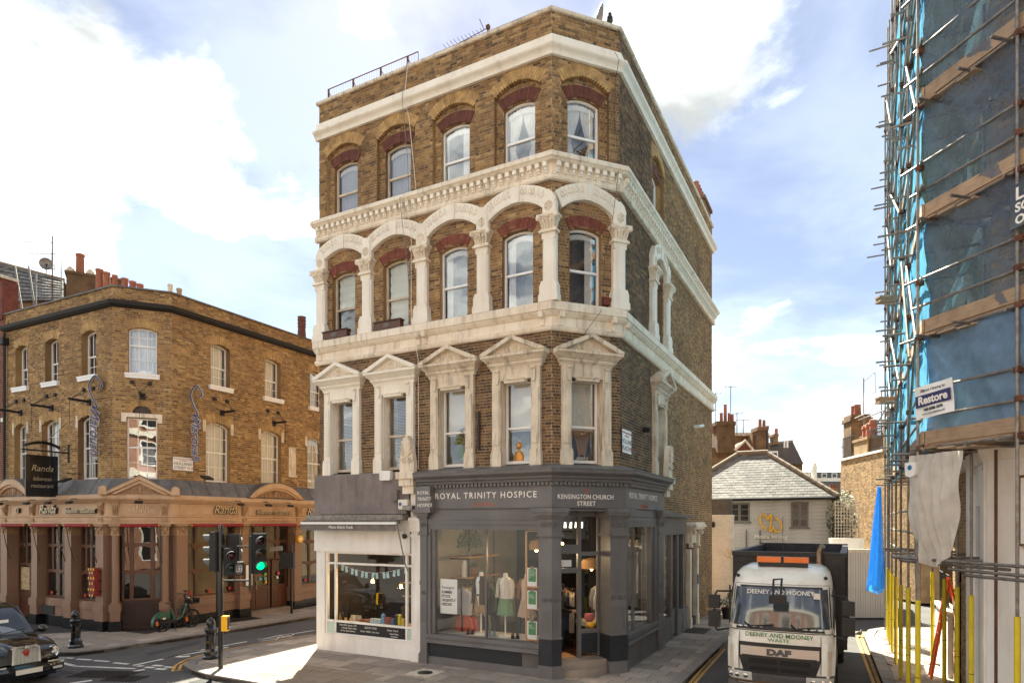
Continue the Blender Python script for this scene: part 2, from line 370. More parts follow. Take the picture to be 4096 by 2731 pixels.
mat('terrazzo', C(40,43,48), C(33,36,40), ns=8, rough=.45, speck=(C(118,122,128), 170, .67))
mat('sand_paint', C(200,168,134), C(186,152,119), ns=2, rough=.55, dirt=(C(140,104,78), 1.5, .5))
mat('sand_relief', C(176,142,108), C(150,118,88), ns=10, rough=.6, bump=.3)
mat('wood_brown', C(98,62,42), C(80,48,32), ns=5, rough=.38, stretch=(6,6,.6))
mat('wood_dark', C(58,36,28), C(46,28,22), ns=5, rough=.4, stretch=(6,6,.6))
mat('timber', C(178,152,124), C(150,124,98), ns=4, rough=.7, stretch=(1,8,8), vary=.18, dirt=(C(110,86,64), 2.5, .5))
mat('pine', C(206,160,110), C(190,140,92), ns=5, rough=.6, stretch=(8,8,1))
mat('asphalt', C(92,88,86), C(78,75,74), ns=.6, rough=.9, bump=.4, bs=120, speck=(C(128,122,116), 120, .64), dirt=(C(66,63,62), .5, .55, (1,1,1)))
mat('ground_far', C(104,100,94), C(90,86,82), ns=.3, rough=.95)
mat('paving', C(166,152,138), C(143,130,118), ns=1.2, rough=.85, bump=.25, bs=60, vary=.24, dirt=(C(108,95,84), 1.1, .55, (1,1,1)))
mat('paving_joint', C(62,55,50), rough=.95)
mat('kerb', C(146,138,130), C(124,116,109), ns=6, rough=.8, bump=.2, vary=.1, dirt=(C(100,92,86), 1.5, .5, (1,1,1)))
mat('tactile', C(156,138,120), C(138,122,106), ns=2, rough=.85, vary=.06)
mat('brick_paver', C(120,84,66), C(98,66,52), ns=4, rough=.9, vary=.2)
mat('line_white', C(222,216,206), C(180,172,162), ns=3, rough=.8, bump=.2, bs=80, lo=.45, hi=.75)
mat('line_yellow', C(206,158,74), C(168,126,64), ns=3, rough=.8, bump=.2, bs=80, lo=.45, hi=.75)
mat('black_gloss', C(24,23,23), rough=.22, coat=.4)
mat('black_matt', C(30,29,29), C(24,23,23), ns=6, rough=.6)
mat('black_iron', C(34,32,31), rough=.5)
mat('letter_white', C(236,230,220), rough=.5)
mat('letter_orange', C(200,92,54), rough=.5)
mat('letter_black', C(28,27,27), rough=.6)
mat('letter_red', C(178,52,44), rough=.6)
mat('letter_steel', C(196,180,156), rough=.3, metal=.6)
mat('interior_wall', C(196,186,172), C(180,170,156), ns=1, rough=.85)
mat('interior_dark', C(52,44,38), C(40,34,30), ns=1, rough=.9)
mat('interior_room', C(150,142,134), C(130,122,114), ns=1, rough=.9)
mat('floor_wood', C(98,66,48), C(76,50,36), ns=3, rough=.5, stretch=(1,8,1))
mat('blind_cream', C(226,220,204), rough=.8)
mat('blind_slat', C(206,202,190), rough=.5)
mat('curtain', C(232,230,226), rough=.9)
mat('curtain_grey', C(196,200,204), rough=.9)
mat('terracotta', C(164,100,74), C(138,82,60), ns=5, rough=.8, vary=.12, dirt=(C(110,76,58), 4, .5))
mat('terracotta_buff', C(176,150,120), C(150,124,98), ns=5, rough=.8)
mat('galv', C(150,144,136), C(120,112,104), ns=8, rough=.45, metal=.7, dirt=(C(110,84,62), 5, .5, (1,1,1)))
mat('rusty', C(110,68,46), C(86,54,40), ns=10, rough=.7, metal=.3)
mat('yellow_sleeve', C(222,200,44), C(206,182,36), ns=3, rough=.45, dirt=(C(150,130,50), 3, .35))
mat('yellow_box', C(238,180,30), rough=.4)
mat('yellow_sign', C(240,184,36), rough=.4)
mat('red_awning', C(150,34,38), C(130,28,32), ns=5, rough=.7)
mat('brass', C(180,140,70), rough=.3, metal=.9)
mat('cloth_grey', C(118,112,106), C(100,94,88), ns=6, rough=.9)
glassmat('glass', (.94,.95,.94,1), wav=.006, fac=2.3)
glassmat('glass_flat', (.95,.96,.95,1), wav=.004, fac=1.0)
glassmat('glass_old', (.88,.92,.9,1), wav=.015, ws=3, fac=1.3)
netmat('net_blue', C(120,196,240), .88)
netmat('net_dark', C(128,144,166), .54)
netmat('net_blue2', C(146,178,212), .8)
netmat('net_loose', C(60,142,224), .76, 14)
netmat('poly', C(246,240,230), .9, 4.0, .6)
mat('brick_opposite', C(174,130,108), C(150,106,86), ns=3, rough=.9)
# ------------------------------------------------------------------ ground, roads, pavements
DL = Vector((.884, -.4675)).normalized(); DR = Vector((DL.y*-1, DL.x)).normalized()      # the two street directions
PA, PB, PC, PD = (.950, 15.30), (2.676, 15.94), (-5.667, 18.80), (8.31, 26.60)            # corner building's plan corners
struct('ground', MB().add([(-900,-900,-.15),(900,-900,-.15),(900,1500,-.15),(-900,1500,-.15)], [(0,1,2,3)]), MT['ground_far'])
road = struct('road', MB().add([(-60,-14,-.12),(45,-14,-.12),(45,70,-.12),(-60,70,-.12)], [(0,1,2,3)]), MT['asphalt'])
def slabs(parent, M, zone, su, sv, material, stag=.5, gap=.016, name='paving_slab', th=.03):
    Mi = M.inverted(); loc = [(Mi @ Vector((p[0], p[1], 0))).to_2d() for p in zone]; loc = [(p.x, p.y) for p in loc]
    full = _mesh(name, MB().plan([(0,0),(su-gap,0),(su-gap,sv-gap),(0,sv-gap)], -th, 0), material, False)
    x0, x1 = min(p[0] for p in loc), max(p[0] for p in loc); y0, y1 = min(p[1] for p in loc), max(p[1] for p in loc)
    j = 0; y = y0
    while y < y1:
        x = x0 - su + (su*stag if j % 2 else 0)
        while x < x1:
            w = su
            r = [(x, y), (x+w-gap, y), (x+w-gap, y+sv-gap), (x, y+sv-gap)]; c = clip_poly(r, loc)
            if len(c) > 2:
                ar = abs(sum(c[i-1][0]*c[i][1]-c[i][0]*c[i-1][1] for i in range(len(c))))/2; dz = rnd.uniform(-.003, .003)
                if ar > .985*(su-gap)*(sv-gap): part(name, full, None, parent, M @ T(x, y, dz) @ RX(rnd.uniform(-.004,.004)))
                elif ar > .02: part(name, MB().plan([(a-x, b-y) for a, b in c], -th, 0), material, parent, M @ T(x, y, dz))
            x += w
        y += sv; j += 1
def kerb(parent, path, step=.92, w=.27):
    P = [Vector(p) for p in path]; pts = []
    for a, b in zip(P, P[1:]):
        n = max(1, round((b-a).length/step)); pts += [a + (b-a)*(i/n) for i in range(n)]
    pts.append(P[-1])
    nor = []
    for i in range(len(pts)):
        d = (pts[min(i+1, len(pts)-1)] - pts[max(i-1, 0)]).normalized(); nor.append(Vector((-d.y, d.x)))
    for i in range(len(pts)-1):
        a, b = pts[i], pts[i+1]; g = (b-a).normalized()*.004
        q = [a+g, b-g, b-g+nor[i+1]*w, a+g+nor[i]*w]; o = q[0]
        part('kerb_stone', MB().plan([(p.x-o.x, p.y-o.y) for p in q], -.14, .003), MT['kerb'], parent, T(o.x, o.y, rnd.uniform(-.003,.003)))
def pavement(name, outline):
    return struct(name, MB().plan(outline, -.14, -.03), MT['paving_joint'])
ML_ = FM((0, 0), (DL.x, DL.y))
kerb_main = [(-1.9, 28.9), (-6.53, 21.2), (-8.45, 18.2), (-8.68, 17.3), (-8.5, 16.6), (-8.05, 16.1), (-7.5, 15.65), (1.4, 10.95), (1.95, 11.05), (9.95, 26.2)]
pv = pavement('pavement_corner', kerb_main + [(8.2, 28), (0, 29.5)])
kerb(pv, kerb_main)
slabs(pv, ML_, [(-8.4,17.2),(-8.22,16.72),(-7.6,16.0),(1.3,11.3),(1.75,11.5),(3.3,13.9),(.95,15.3),(-5.667,18.8),(-7.3,19.66),(-8.2,18.1)], .76, .6, MT['paving'])
slabs(pv, ML_, [(-7.3,19.66),(-5.3,18.6),(-.6,27.9),(-2.0,28.4),(-6.3,21.25)], .7, .6, MT['paving'])
slabs(pv, ML_ @ RZ(0), [(.95,15.3),(3.3,13.9),(9.7,26.2),(7.9,27.2),(1.6,16.4)], .68, .52, MT['paving'])
# blister paving at the crossing, drawn in its own patch 4 mm above the slabs
def tactile():
    zone = [(-6.6,15.5),(-3.9,14.05),(-3.05,15.4),(-5.75,16.9)]
    slabs(pv, ML_ @ T(0,0,.006), zone, .4, .4, MT['tactile'], stag=0, name='tactile_slab')
    b = MB(); Mi = ML_.inverted(); loc = [(Mi @ Vector((*p, 0))) for p in zone]; loc = [(p.x, p.y) for p in loc]
    x0, x1 = min(p[0] for p in loc), max(p[0] for p in loc); y0, y1 = min(p[1] for p in loc), max(p[1] for p in loc)
    for i in range(int((x1-x0)/.067)):
        for j in range(int((y1-y0)/.067)):
            x, y = x0+.03+i*.0667, y0+.03+j*.0667
            b.add([(x-.016,y-.016,.0065),(x+.016,y-.016,.0065),(x+.016,y+.016,.0065),(x-.016,y+.016,.0065),(x,y,.013)], [(0,1,4),(1,2,4),(2,3,4),(3,0,4)])
    part('tactile_blisters', b, MT['tactile'], pv, ML_, kind='stuff')
tactile()
# round coal-hole cover in its pale stone, in front of the grey shop
hx, hy_ = ground_at(1700, 2690)
cov = part('cover_stone', MB().box(-.36,.36,-.36,.36,-.02,.012), MT['stone_soot'], pv, T(hx, hy_, 0) @ RZ(math.atan2(DL.y, DL.x)))
part('iron_cover', MB().lathe([(.19,.012),(.19,.018),(.17,.018),(.165,.015),(.12,.015),(.115,.019),(.06,.019),(.055,.015),(.001,.015)], 24), MT['black_iron'], cov, T(hx, hy_, 0))
kerb_randa = [(-40, 33.0), (-16.5, 20.05), (-14.4, 18.75), (-13.2, 18.25), (-12.45, 18.3), (-11.95, 18.75), (-10.3, 21.15), (-5.6, 28.9), (-3, 33)]
pv2 = pavement('pavement_restaurant', kerb_randa + [(-8, 34), (-40, 40)])
kerb(pv2, kerb_randa[1:8])
slabs(pv2, ML_, [(-20,22.25),(-16.3,20.3),(-14.3,19.05),(-13.2,18.55),(-12.5,18.6),(-12.15,18.9),(-12,22.6),(-13.66,21.95),(-20.3,25.3)], .76, .6, MT['paving'])
slabs(pv2, ML_, [(-12.15,18.9),(-10.55,21.25),(-5.85,28.95),(-8.2,29.2),(-12.0,22.6)], .66, .6, MT['paving'])
kerb_right = [(15.2, 23.0), (13.3, 22.7), (12.3, 22.1), (11.55, 21.0), (5.6, 8.6)]
pv3 = pavement('pavement_scaffold', list(reversed(kerb_right)) + [(15.2, 22.9), (15.2, 8.0)])
kerb(pv3, kerb_right)
slabs(pv3, ML_, [(5.9,8.6),(15,8.6),(15,22.6),(13.4,22.4),(12.5,21.85),(11.8,20.85)], .9, .62, MT['paving'])
# low dropped edge of granite setts at the back of the lane
def mark(rg, pts, w, m, closed=False, z=-.1155):
    P = [Vector(ground_at(rg[0]+x/rg[2], rg[1]+y/rg[2], -.12)) for x, y in pts]
    b = MB(); n = len(P); v = []
    for i in range(n):
        d = (P[min(i+1, n-1)] - P[max(i-1, 0)]).normalized(); q = Vector((-d.y, d.x))*w/2; v += [(P[i].x-q.x, P[i].y-q.y, z), (P[i].x+q.x, P[i].y+q.y, z)]
    b.add(v, [(2*i, 2*i+1, 2*i+3, 2*i+2) for i in range(n-1)])
    return part('road_marking', b, m, road)
q13, q12, q11, q8 = (0, 2200, 2.94), (600, 2200, 2.94), (2000, 2150, 2.613), (3396, 2200, 1.687)
LW, LY = MT['line_white'], MT['line_yellow']
mark(q13, [(640,1240),(1130,1180),(1600,1105),(2000,1045),(2352,990)], .09, LY)
mark(q12, [(0,1078),(400,1022),(800,955),(1300,885),(1935,780)], .09, LY)
mark(q13, [(660,1222),(1130,1172)], .07, LY)
mark(q12, [(262,1420),(300,1350),(400,1295),(520,1255),(660,1215),(870,1170),(1300,1092),(1690,1022),(1935,985)], .075, LY)
mark(q12, [(338,1412),(365,1350),(450,1305),(560,1270),(670,1243),(880,1192),(1300,1108),(1690,1032)], .075, LY)
mark(q12, [(262,1420),(390,1405)], .075, LY)
mark(q13, [(605,1292),(865,1355)], .13, LW)
mark(q13, [(865,1360),(1590,1390)], .11, LW)
for a, b in (((610,1248),(680,1252)),((705,1258),(865,1268)),((902,1276),(1075,1287)),((1105,1294),(1282,1306)),((1335,1320),(1510,1336))): mark(q13, [a, b], .11, LW)
for a, b in (((1615,1359),(1690,1357)),((1705,1373),(1815,1378)),((1798,1350),(1910,1358)),((1925,1367),(2035,1376)),((1832,1390),(1955,1398))): mark(q13, [a, b], .14, LW)
mark(q13, [(1400,1452),(1700,1400)], .14, LW)
mark(q13, [(820,1565),(1080,1527)], .14, LW)
mark(q13, [(1565,1352),(1900,1280),(2352,1172)], .11, LW)
mark(q12, [(150,1275),(560,1180),(920,1112),(1140,1070)], .1, LW)
mark(q12, [(300,1245),(380,1250),(470,1242)], .2, LW)
mark(q12, [(300,1240),(560,1200),(920,1138)], .1, LW)
mark(q12, [(1690,978),(1935,940)], .09, LW)
for pts in ([(1265,1046),(1330,1042),(1500,1030),(1520,1012),(1420,1020),(1330,1042)], [(1300,1066),(1480,1046),(1520,1025)], [(1420,1020),(1500,1002),(1680,975),(1690,990),(1560,1025),(1500,1030)], [(1510,1000),(1600,1012),(1680,1020)], [(1520,1022),(1640,1000)]):
    mark(q12, pts, .06, LW)
mark(q11, [(1960,1545),(2140,1330),(2352,1115)], .07, LY); mark(q11, [(2010,1545),(2180,1350),(2352,1160)], .07, LY)
mark(q8, [(55,592),(100,720),(170,905)], .075, LY); mark(q8, [(84,590),(135,720),(207,905)], .075, LY)
mark(q8, [(-60,540),(0,545),(112,553)], .075, LY); mark(q8, [(112,553),(84,590)], .075, LY); mark(q8, [(75,553),(55,592)], .075, LY)
# drain grating by the corner kerb and the pavement grating outside the restaurant
def grating(xy, w, l, n, label, pav):
    r = part('grating', MB().box(-w/2,w/2,-l/2,l/2,-.01,.004), MT['black_matt'], pav, xy)
    b = MB()
    for i in range(n): b.box(-w/2+.02, w/2-.02, -l/2+l*(i+.25)/n, -l/2+l*(i+.65)/n, .004, .012)
    part('bars', b, MT['black_iron'], r, xy)
gx, gy = ground_at(818, 2722, -.12); grating(T(gx, gy, -.118) @ RZ(-.48), .5, .5, 9, '', road)
gx, gy = ground_at(950, 2478); grating(T(gx, gy, .003) @ RZ(1.0), 1.6, .8, 12, '', pv2)
gx, gy = ground_at(2790, 2520); grating(T(gx, gy, .003) @ RZ(1.08), 1.2, .7, 8, '', pv)

# iron covers and a mended trench in the carriageway
for x_, y_, w_, l_ in ((420, 2695, 1.5, .75), (500, 2712, .9, .6)):
    gx, gy = ground_at(x_, y_, -.12); Mg = T(gx, gy, -.1165) @ RZ(-.1); cv = part('iron_cover', MB().box(-w_/2, w_/2, -l_/2, l_/2, -.003, .0035), MT['black_iron'], road, Mg); bb = MB()
    for i in range(int(w_/.09)):
        for j in range(int(l_/.09)): bb.box(-w_/2+.02+i*.09, -w_/2+.07+i*.09, -l_/2+.02+j*.09, -l_/2+.07+j*.09, .0035, .008)
    part('cover_studs', bb, MT['black_iron'], cv, Mg, kind='stuff')
mat('asphalt_patch', C(74,71,70), C(62,60,59), ns=3, rough=.95, bump=.5, bs=90)
for pts in (((0, 1440), (700, 1395), (900, 1440), (300, 1561)), ((1700, 1210), (2352, 1060), (2352, 1100), (1760, 1240))):
    P = [ground_at(a/2.94, 2200+b/2.94, -.12) for a, b in pts]; part('road_patch', MB().add([(a, b, -.1178) for a, b in P], [(0, 1, 2, 3)]), MT['asphalt_patch'], road)
# ------------------------------------------------------------------ the corner building, upper floors
CB = root('corner_building', 'tall four-storey yellow brick corner building with cream stone arches, pediments and a grey shopfront', 'building', (PA[0], PA[1], 0))
WL, WK, WR = Wall(PC, PA), Wall(PA, PB), Wall(PB, PD)
PATH = [PC, PA, PB, PD]
BRICKS = []      # (distance, world matrix) of whole bricks, for the ones nearest the camera
def brickwork(parent, W, u0, u1, zlo, zhi, opens, bm, mm, bl=.226, ch=.0755, y=0.0, collect=None, name='brickwork', joint=.016, proud=.012, stag=.5, flemish=True):
    b = MB(); m = MB(); n = int(round((zhi-zlo)/ch)); ch = (zhi-zlo)/n
    for r in range(n):
        za, zb = zlo+r*ch, zlo+(r+1)*ch; zm = (za+zb)/2
        iv = [(u0, u1)]
        for o in opens:
            h = half_at(zm, o)
            if h <= 0: continue
            a, c = o[0]-h, o[0]+h; nv = []
            for p, q in iv:
                if c <= p or a >= q: nv.append((p, q)); continue
                if a > p: nv.append((p, a))
                if c < q: nv.append((c, q))
            iv = nv
        for p, q in iv:
            if q-p < .01: continue
            m.add([(p, y+proud*.8, za), (q, y+proud*.8, za), (q, y+proud*.8, zb), (p, y+proud*.8, zb)], [(0,1,2,3)])
            per = bl*1.5; x = u0+(math.floor((p-u0)/per)-1)*per+(bl*.75 if r % 2 else 0)+.02*((r*7) % 3); i = 0
            while x < q:
                w = bl if i % 2 == 0 else bl*.5; i += 1
                a, c = max(x, p), min(x+w, q)
                if c-a > .03:
                    e = rnd.uniform(-.003, .005); a2, c2 = a+joint/2, c-joint/2
                    if i % 2 == 1 and a == x and c == x+w and collect is not None:
                        collect.append(((W.M @ Vector((a, y, zm))-Vector((0,0,CAMH))).length, W.M @ T(a2, y-e, za+joint/2), w-joint, ch-joint, proud, len(b.f)))
                    v = [(a2,y-e,za+joint/2),(c2,y-e,za+joint/2),(c2,y-e,zb-joint/2),(a2,y-e,zb-joint/2),(a2,y+proud,za+joint/2),(c2,y+proud,za+joint/2),(c2,y+proud,zb-joint/2),(a2,y+proud,zb-joint/2)]
                    b.add(v, [(0,1,2,3),(0,4,5,1),(1,5,6,2),(2,6,7,3),(3,7,4,0)])
                x += w
    return b, m
def finish_bricks(parent, sets, bm, count=300):
    "sets: list of (builder, mortar, wall matrix, collected); the nearest whole bricks become objects, the rest of each wall one piece"
    allb = sorted(((c[0], si, c) for si, s in enumerate(sets) for c in s[3]), key=lambda t: t[0])[:count]
    drop = [set() for _ in sets]; cache = {}
    for _, si, c in allb:
        bmx = sets[si][4]; key = (round(c[2], 4), round(c[3], 4), bmx.name)
        if key not in cache: cache[key] = _mesh('brick', MB().box(0, c[2], 0, c[4]+.002, 0, c[3]), bmx, False)
        part('brick', cache[key], None, parent, c[1]); drop[si].update(range(c[5], c[5]+5))
    for si, s in enumerate(sets):
        if drop[si]:
            f = [q for i, q in enumerate(s[0].f) if i not in drop[si]]; s[0].f = f
            used = sorted({i for q in f for i in q}); mp = {o: n for n, o in enumerate(used)}
            s[0].v = [s[0].v[i] for i in used]; s[0].f = [tuple(mp[i] for i in q) for q in f]
        part('brickwork', s[0], s[4] if len(s) > 4 else bm, parent, s[2], kind='stuff')
        part('mortar', s[1], s[5] if len(s) > 5 else MT['mortar'], parent, s[2])
BAYS = [.95, 2.82, 4.69, 6.56]; BK_ = .90; BR_ = 3.62
def o3(c): return (c, .645, 12.44, 14.36, .26)       # outer recess, top floor
def i3(c): return (c, .435, 12.44, 13.97, .1)
def o2(c): return (c, .43, 8.93, 10.76, .1)
def o1(c): return (c, .45, 5.05, 7.2, 0)
def wall_set(W, u0, u1, cents, bm, mm):
    out = []
    for zlo, zhi, fn, y in ((5.04, 8.3, o1, 0), (8.9, 11.9, o2, 0), (12.4, 14.88, o3, 0), (15.3, 15.92, None, 0)):
        bm_s = MT['brick_soot'] if (zlo < 6 and bm is MT['brick']) else bm
        cl = []; b, m = brickwork(CB, W, u0, u1, zlo, zhi, [fn(c) for c in cents] if fn else [], bm, mm, y=y, collect=cl); out.append((b, m, W.M, cl, bm_s, mm))
    for c in cents:      # the recessed panel of each top-floor bay
        b, m = brickwork(CB, W, c-.645, c+.645, 12.42, 14.62, [i3(c)], bm, mm, y=.1); out.append((b, m, W.M, [], bm, mm))
    return out
sets = wall_set(WL, 0, WL.L, BAYS, MT['brick'], MT['mortar']) + wall_set(WK, 0, WK.L, [BK_], MT['brick'], MT['mortar']) + wall_set(WR, 0, 2.9, [], MT['brick_soot'], MT['mortar_dark']) + wall_set(WR, 2.9, WR.L, [BR_], MT['brick_side'], MT['mortar_dark'])
# side wall below the first floor, behind the shopfront's end
cl = []; b, m = brickwork(CB, WR, 3.2, WR.L, 0, 5.04, [(5.1, 1.35, .0, 3.4, 0), (7.95, .45, .0, 2.9, 0)], MT['brick_side'], MT['mortar_dark'], collect=cl); sets.append((b, m, WR.M, cl, MT['brick_side'], MT['mortar_dark']))
finish_bricks(CB, sets, MT['brick'], 300)
# reveals (thickness of the wall round every opening)
def reveal(W, o, y0, y1, m, parent=CB, name='reveal'):
    p = arch(*o); q = [(a+(.0), b) for a, b in p]; b = MB(); n = len(p)
    b.add([(a, y0, c) for a, c in p] + [(a, y1, c) for a, c in p], [(i, i+1, i+1+n, i+n) for i in range(n-1)] + [(n-1, 0, n, 2*n-1)])
    part(name, b, m, parent, W.M)
def voussoirs(W, o, th, y0, y1, m, parent=CB, n=None, gap=.006, name='arch', stepped=True):
    uc, hw, z0, zs, rise = o; r = (hw*hw+rise*rise)/(2*rise); cz = zs+rise-r; a0 = math.asin(min(1, hw/r)); b = MB()
    n = n or max(9, int(2*a0*r/.075))
    for i in range(n):
        a, c = -a0+2*a0*i/n, -a0+2*a0*(i+1)/n; g = gap/r/2; a += g; c -= g; e = rnd.uniform(0, .003)
        P = [(uc+r*math.sin(a), cz+r*math.cos(a)), (uc+r*math.sin(c), cz+r*math.cos(c)), (uc+(r+th)*math.sin(c), cz+(r+th)*math.cos(c)), (uc+(r+th)*math.sin(a), cz+(r+th)*math.cos(a))]
        b.prism(P, y0-e, y1)
        if stepped:      # notched lower edge: each brick ends in a small point
            t = (a+c)/2; P2 = [(uc+r*math.sin(a), cz+r*math.cos(a)), (uc+(r-.035)*math.sin(t), cz+(r-.035)*math.cos(t)), (uc+r*math.sin(c), cz+r*math.cos(c))]; b.prism(P2, y0-.002, y1-.01)
    part(name, b, m, parent, W.M, kind='stuff')
# sash windows -------------------------------------------------------
def pane_poly(uc, hw, z0, zs, rise, y):
    p = arch(uc, hw, z0, zs, rise); return MB().add([(a, y, b) for a, b in p], [tuple(range(len(p)))])
def curtains(win, W, uc, hw, z0, z1, y, kind):
    b = MB(); m = MT['curtain']
    if kind == 'tieback':
        for s in (-1, 1):
            def fn(a, t, s=s):
                half = hw*(1.0 if t > .55 else .55+.45*abs(t-.3)/.3*(1 if t < .3 else .9)); half = hw*(.98-.62*max(0, 1-abs(t-.36)/.5)**1.3)
                u = uc + s*(hw - half*.95*a) if False else uc + s*(hw - a*half); return (u, y+.025*math.sin(a*26+t*3), z0+(z1-z0)*t)
            b.sheet(fn, 26, 14)
    elif kind == 'right':
        b.sheet(lambda a, t: (uc+hw*(.28+.62*a), y+.03*math.sin(a*22), z0+(z1-z0)*t), 30, 4)
        b.sheet(lambda a, t: (uc-hw*(1-.1*a), y+.03*math.sin(a*22), z0+(z1-z0)*t), 6, 4)
    elif kind == 'left':
        b.sheet(lambda a, t: (uc-hw*(.98-.5*a), y+.03*math.sin(a*22), z0+(z1-z0)*t), 30, 4)
    elif kind == 'full':
        b.sheet(lambda a, t: (uc-hw+2*hw*a, y+.02*math.sin(a*40+t), z0+(z1-z0)*t), 60, 4)
    elif kind == 'grey':
        b.sheet(lambda a, t: (uc-hw+2*hw*a, y+.012*math.sin(a*60+t), z0+(z1-z0)*t), 60, 2); m = MT['curtain_grey']
    elif kind == 'half':
        b.sheet(lambda a, t: (uc-.5*hw+1.4*hw*a, y+.02*math.sin(a*26), z0+(z1-z0)*t*.55), 30, 4); m = MT['curtain_grey']
    elif kind == 'roman':
        b.sheet(lambda a, t: (uc-hw+2*hw*a, y-.03*abs(math.sin(t*PI*7)), z0+(z1-z0)*t), 2, 56); m = MT['blind_cream']
    elif kind == 'roman_top':
        b.sheet(lambda a, t: (uc-hw+2*hw*a, y-.03*abs(math.sin(t*PI*4)), z0+(z1-z0)*(.48+.52*t)), 2, 40); m = MT['blind_cream']
    elif kind == 'roller':
        b.box(uc-hw, uc+hw, y, y+.004, z0+(z1-z0)*.4, z1); b.tube([(uc-hw, y, z0+(z1-z0)*.4), (uc+hw, y, z0+(z1-z0)*.4)], .012); m = MT['blind_cream']
    elif kind == 'venetian':
        n = int((z1-z0)/.042)
        for i in range(n): b.box(uc-hw*.94, uc+hw*.97, -.017, .017, -.0012, .0012, T(0, y+.02, z0+.03+i*.042) @ RX(.75))
        for e in (-.55, .6): b.box(uc+hw*e-.003, uc+hw*e+.003, y-.002, y, z0, z1)
        m = MT['blind_slat']
    part('curtain' if m in (MT['curtain'], MT['curtain_grey']) else 'blind', b, m, win, W.M)
    if kind in ('tieback', 'full', 'right', 'left', 'half') : pass
def sash(W, o, y, fm, parent=CB, fw=.046, split=.5, cur=None, bars=(0, 0, 0, 0), gm='glass_old', sill=None, lace=False, back=1.2, bfr=.022):
    uc, hw, z0, zs, rise = o; b = MB()
    b.ring(arch(uc, hw, z0, zs, rise), arch(uc, hw-fw, z0+.0, zs, rise*.93-.0 if rise else -fw) if rise else [(uc-hw+fw, z0), (uc-hw+fw, zs-fw), (uc+hw-fw, zs-fw), (uc+hw-fw, z0)], y, y+.07)
    if rise: b.ring(arch(uc, hw, zs-.0, zs, rise, base=False), arch(uc, hw, zs-fw, zs-fw, rise, base=False), y+.001, y+.07)
    zt = zs+rise; zm = z0+(zt-z0)*split
    b.box(uc-hw, uc+hw, y-.005, y+.075, z0, z0+.075)
    b.box(uc-hw+fw*.5, uc+hw-fw*.5, y+.006, y+.06, zm-.028, zm+.028)
    i0, i1 = uc-hw+fw, uc+hw-fw
    for s0, s1, n, k, yy in ((z0+.075, zm-.028, bars[0], bars[1], y+.035), (zm+.028, zs+rise*.6-.02, bars[2], bars[3], y+.012)):
        for i in range(1, n): x = i0+(i1-i0)*i/n; b.box(x-bfr/2, x+bfr/2, yy, yy+.03, s0, s1+(rise*.35 if s1 > zm else 0))
        for j in range(1, k): zz = s0+(s1-s0)*j/k; b.box(i0, i1, yy+.001, yy+.029, zz-bfr/2, zz+bfr/2)
    w = part('window', b, fm, parent, W.M)
    part('pane', MB().add([(i0, y+.045, z0+.06), (i1, y+.045, z0+.06), (i1, y+.045, zm), (i0, y+.045, zm)], [(0,1,2,3)]), MT[gm], w, W.M)
    part('pane', pane_poly(uc, hw-fw*.8, zm, zs-fw*.3, rise*.9, y+.022), MT[gm], w, W.M)
    if cur: curtains(w, W, uc, hw-.06, z0+.06, zt-.03, y+.13, cur)
    if lace:
        p = arch(uc, hw-.06, zs-.02, zs-.06, rise*.9, n=14, base=False); bb = MB()
        for i in range(14):
            (a, c), (e, g) = p[i], p[i+1]; bb.add([(a, y+.09, c), (e, y+.09, g), (e, y+.09, g-.1), ((a+e)/2, y+.09, (c+g)/2-.145), (a, y+.09, c-.1)], [(0,1,2,3,4)])
        part('lace_edging', bb, MT['curtain'], w, W.M)
    return w
def backroom(W, o, parent=CB, depth=1.6, m='interior_room', y=.3):
    uc, hw, z0, zs, rise = o; h = hw+.5
    b = MB(); x0, x1, a, c = uc-h, uc+h, z0-.15, zs+rise+.25
    v = [(x0,y,a),(x1,y,a),(x1,y,c),(x0,y,c),(x0,y+depth,a),(x1,y+depth,a),(x1,y+depth,c),(x0,y+depth,c)]
    b.add(v, [(4,5,6,7),(0,1,5,4),(1,2,6,5),(2,3,7,6),(3,0,4,7)]); part('room', b, MT[m], parent, W.M)
allb = [(WL, c) for c in BAYS] + [(WK, BK_), (WR, BR_)]
cur3 = ['grey', 'grey', 'right', 'tieback', 'tieback', 'full']; cur2 = ['roman_top', 'roman', 'left', 'left', 'right', 'full']; cur1 = ['venetian', 'venetian', 'roller', 'roller', 'roller', 'roller']
for k, (W, c) in enumerate(allb):
    reveal(W, (c, .645, 12.4, 14.36, .26), 0, .11, MT['brick']); reveal(W, i3(c), .1, .26, MT['brick']); reveal(W, o2(c), .0, .2, MT['brick'])
    voussoirs(W, o3(c), .21, -.004, .1, MT['brick_gauged'], stepped=False)
    voussoirs(W, (c, .625, 12.4, 14.30, .25), .085, -.012, .09, MT['brick_gauged'], name='dogtooth_arch', n=18)
    voussoirs(W, (c, .46, 12.4, 13.98, .12), .27, .085, .2, MT['brick_red'], name='red_arch', n=17)
    voussoirs(W, (c, .46, 8.9, 10.78, .12), .25, -.004, .12, MT['brick_orange'], name='red_arch', n=17)
    old = k < 2
    sash(W, i3(c), .2, MT['old_frame' if old else 'upvc'], cur=cur3[k], split=.44 if not old else .47, lace=True, gm='glass')
    sash(W, o2(c), .14, MT['old_frame' if old else 'upvc'], cur=cur2[k], split=.47, lace=k > 1, gm='glass_old' if old else 'glass')
    sash(W, (c, .40, 5.14, 7.16, 0), .16, MT['old_frame' if old else 'white_paint'], cur=cur1[k], split=.46 if old else .44, gm='glass')
    for o in (i3(c), o2(c), (c, .4, 5.14, 7.1, 0)): backroom(W, o, y=.30)
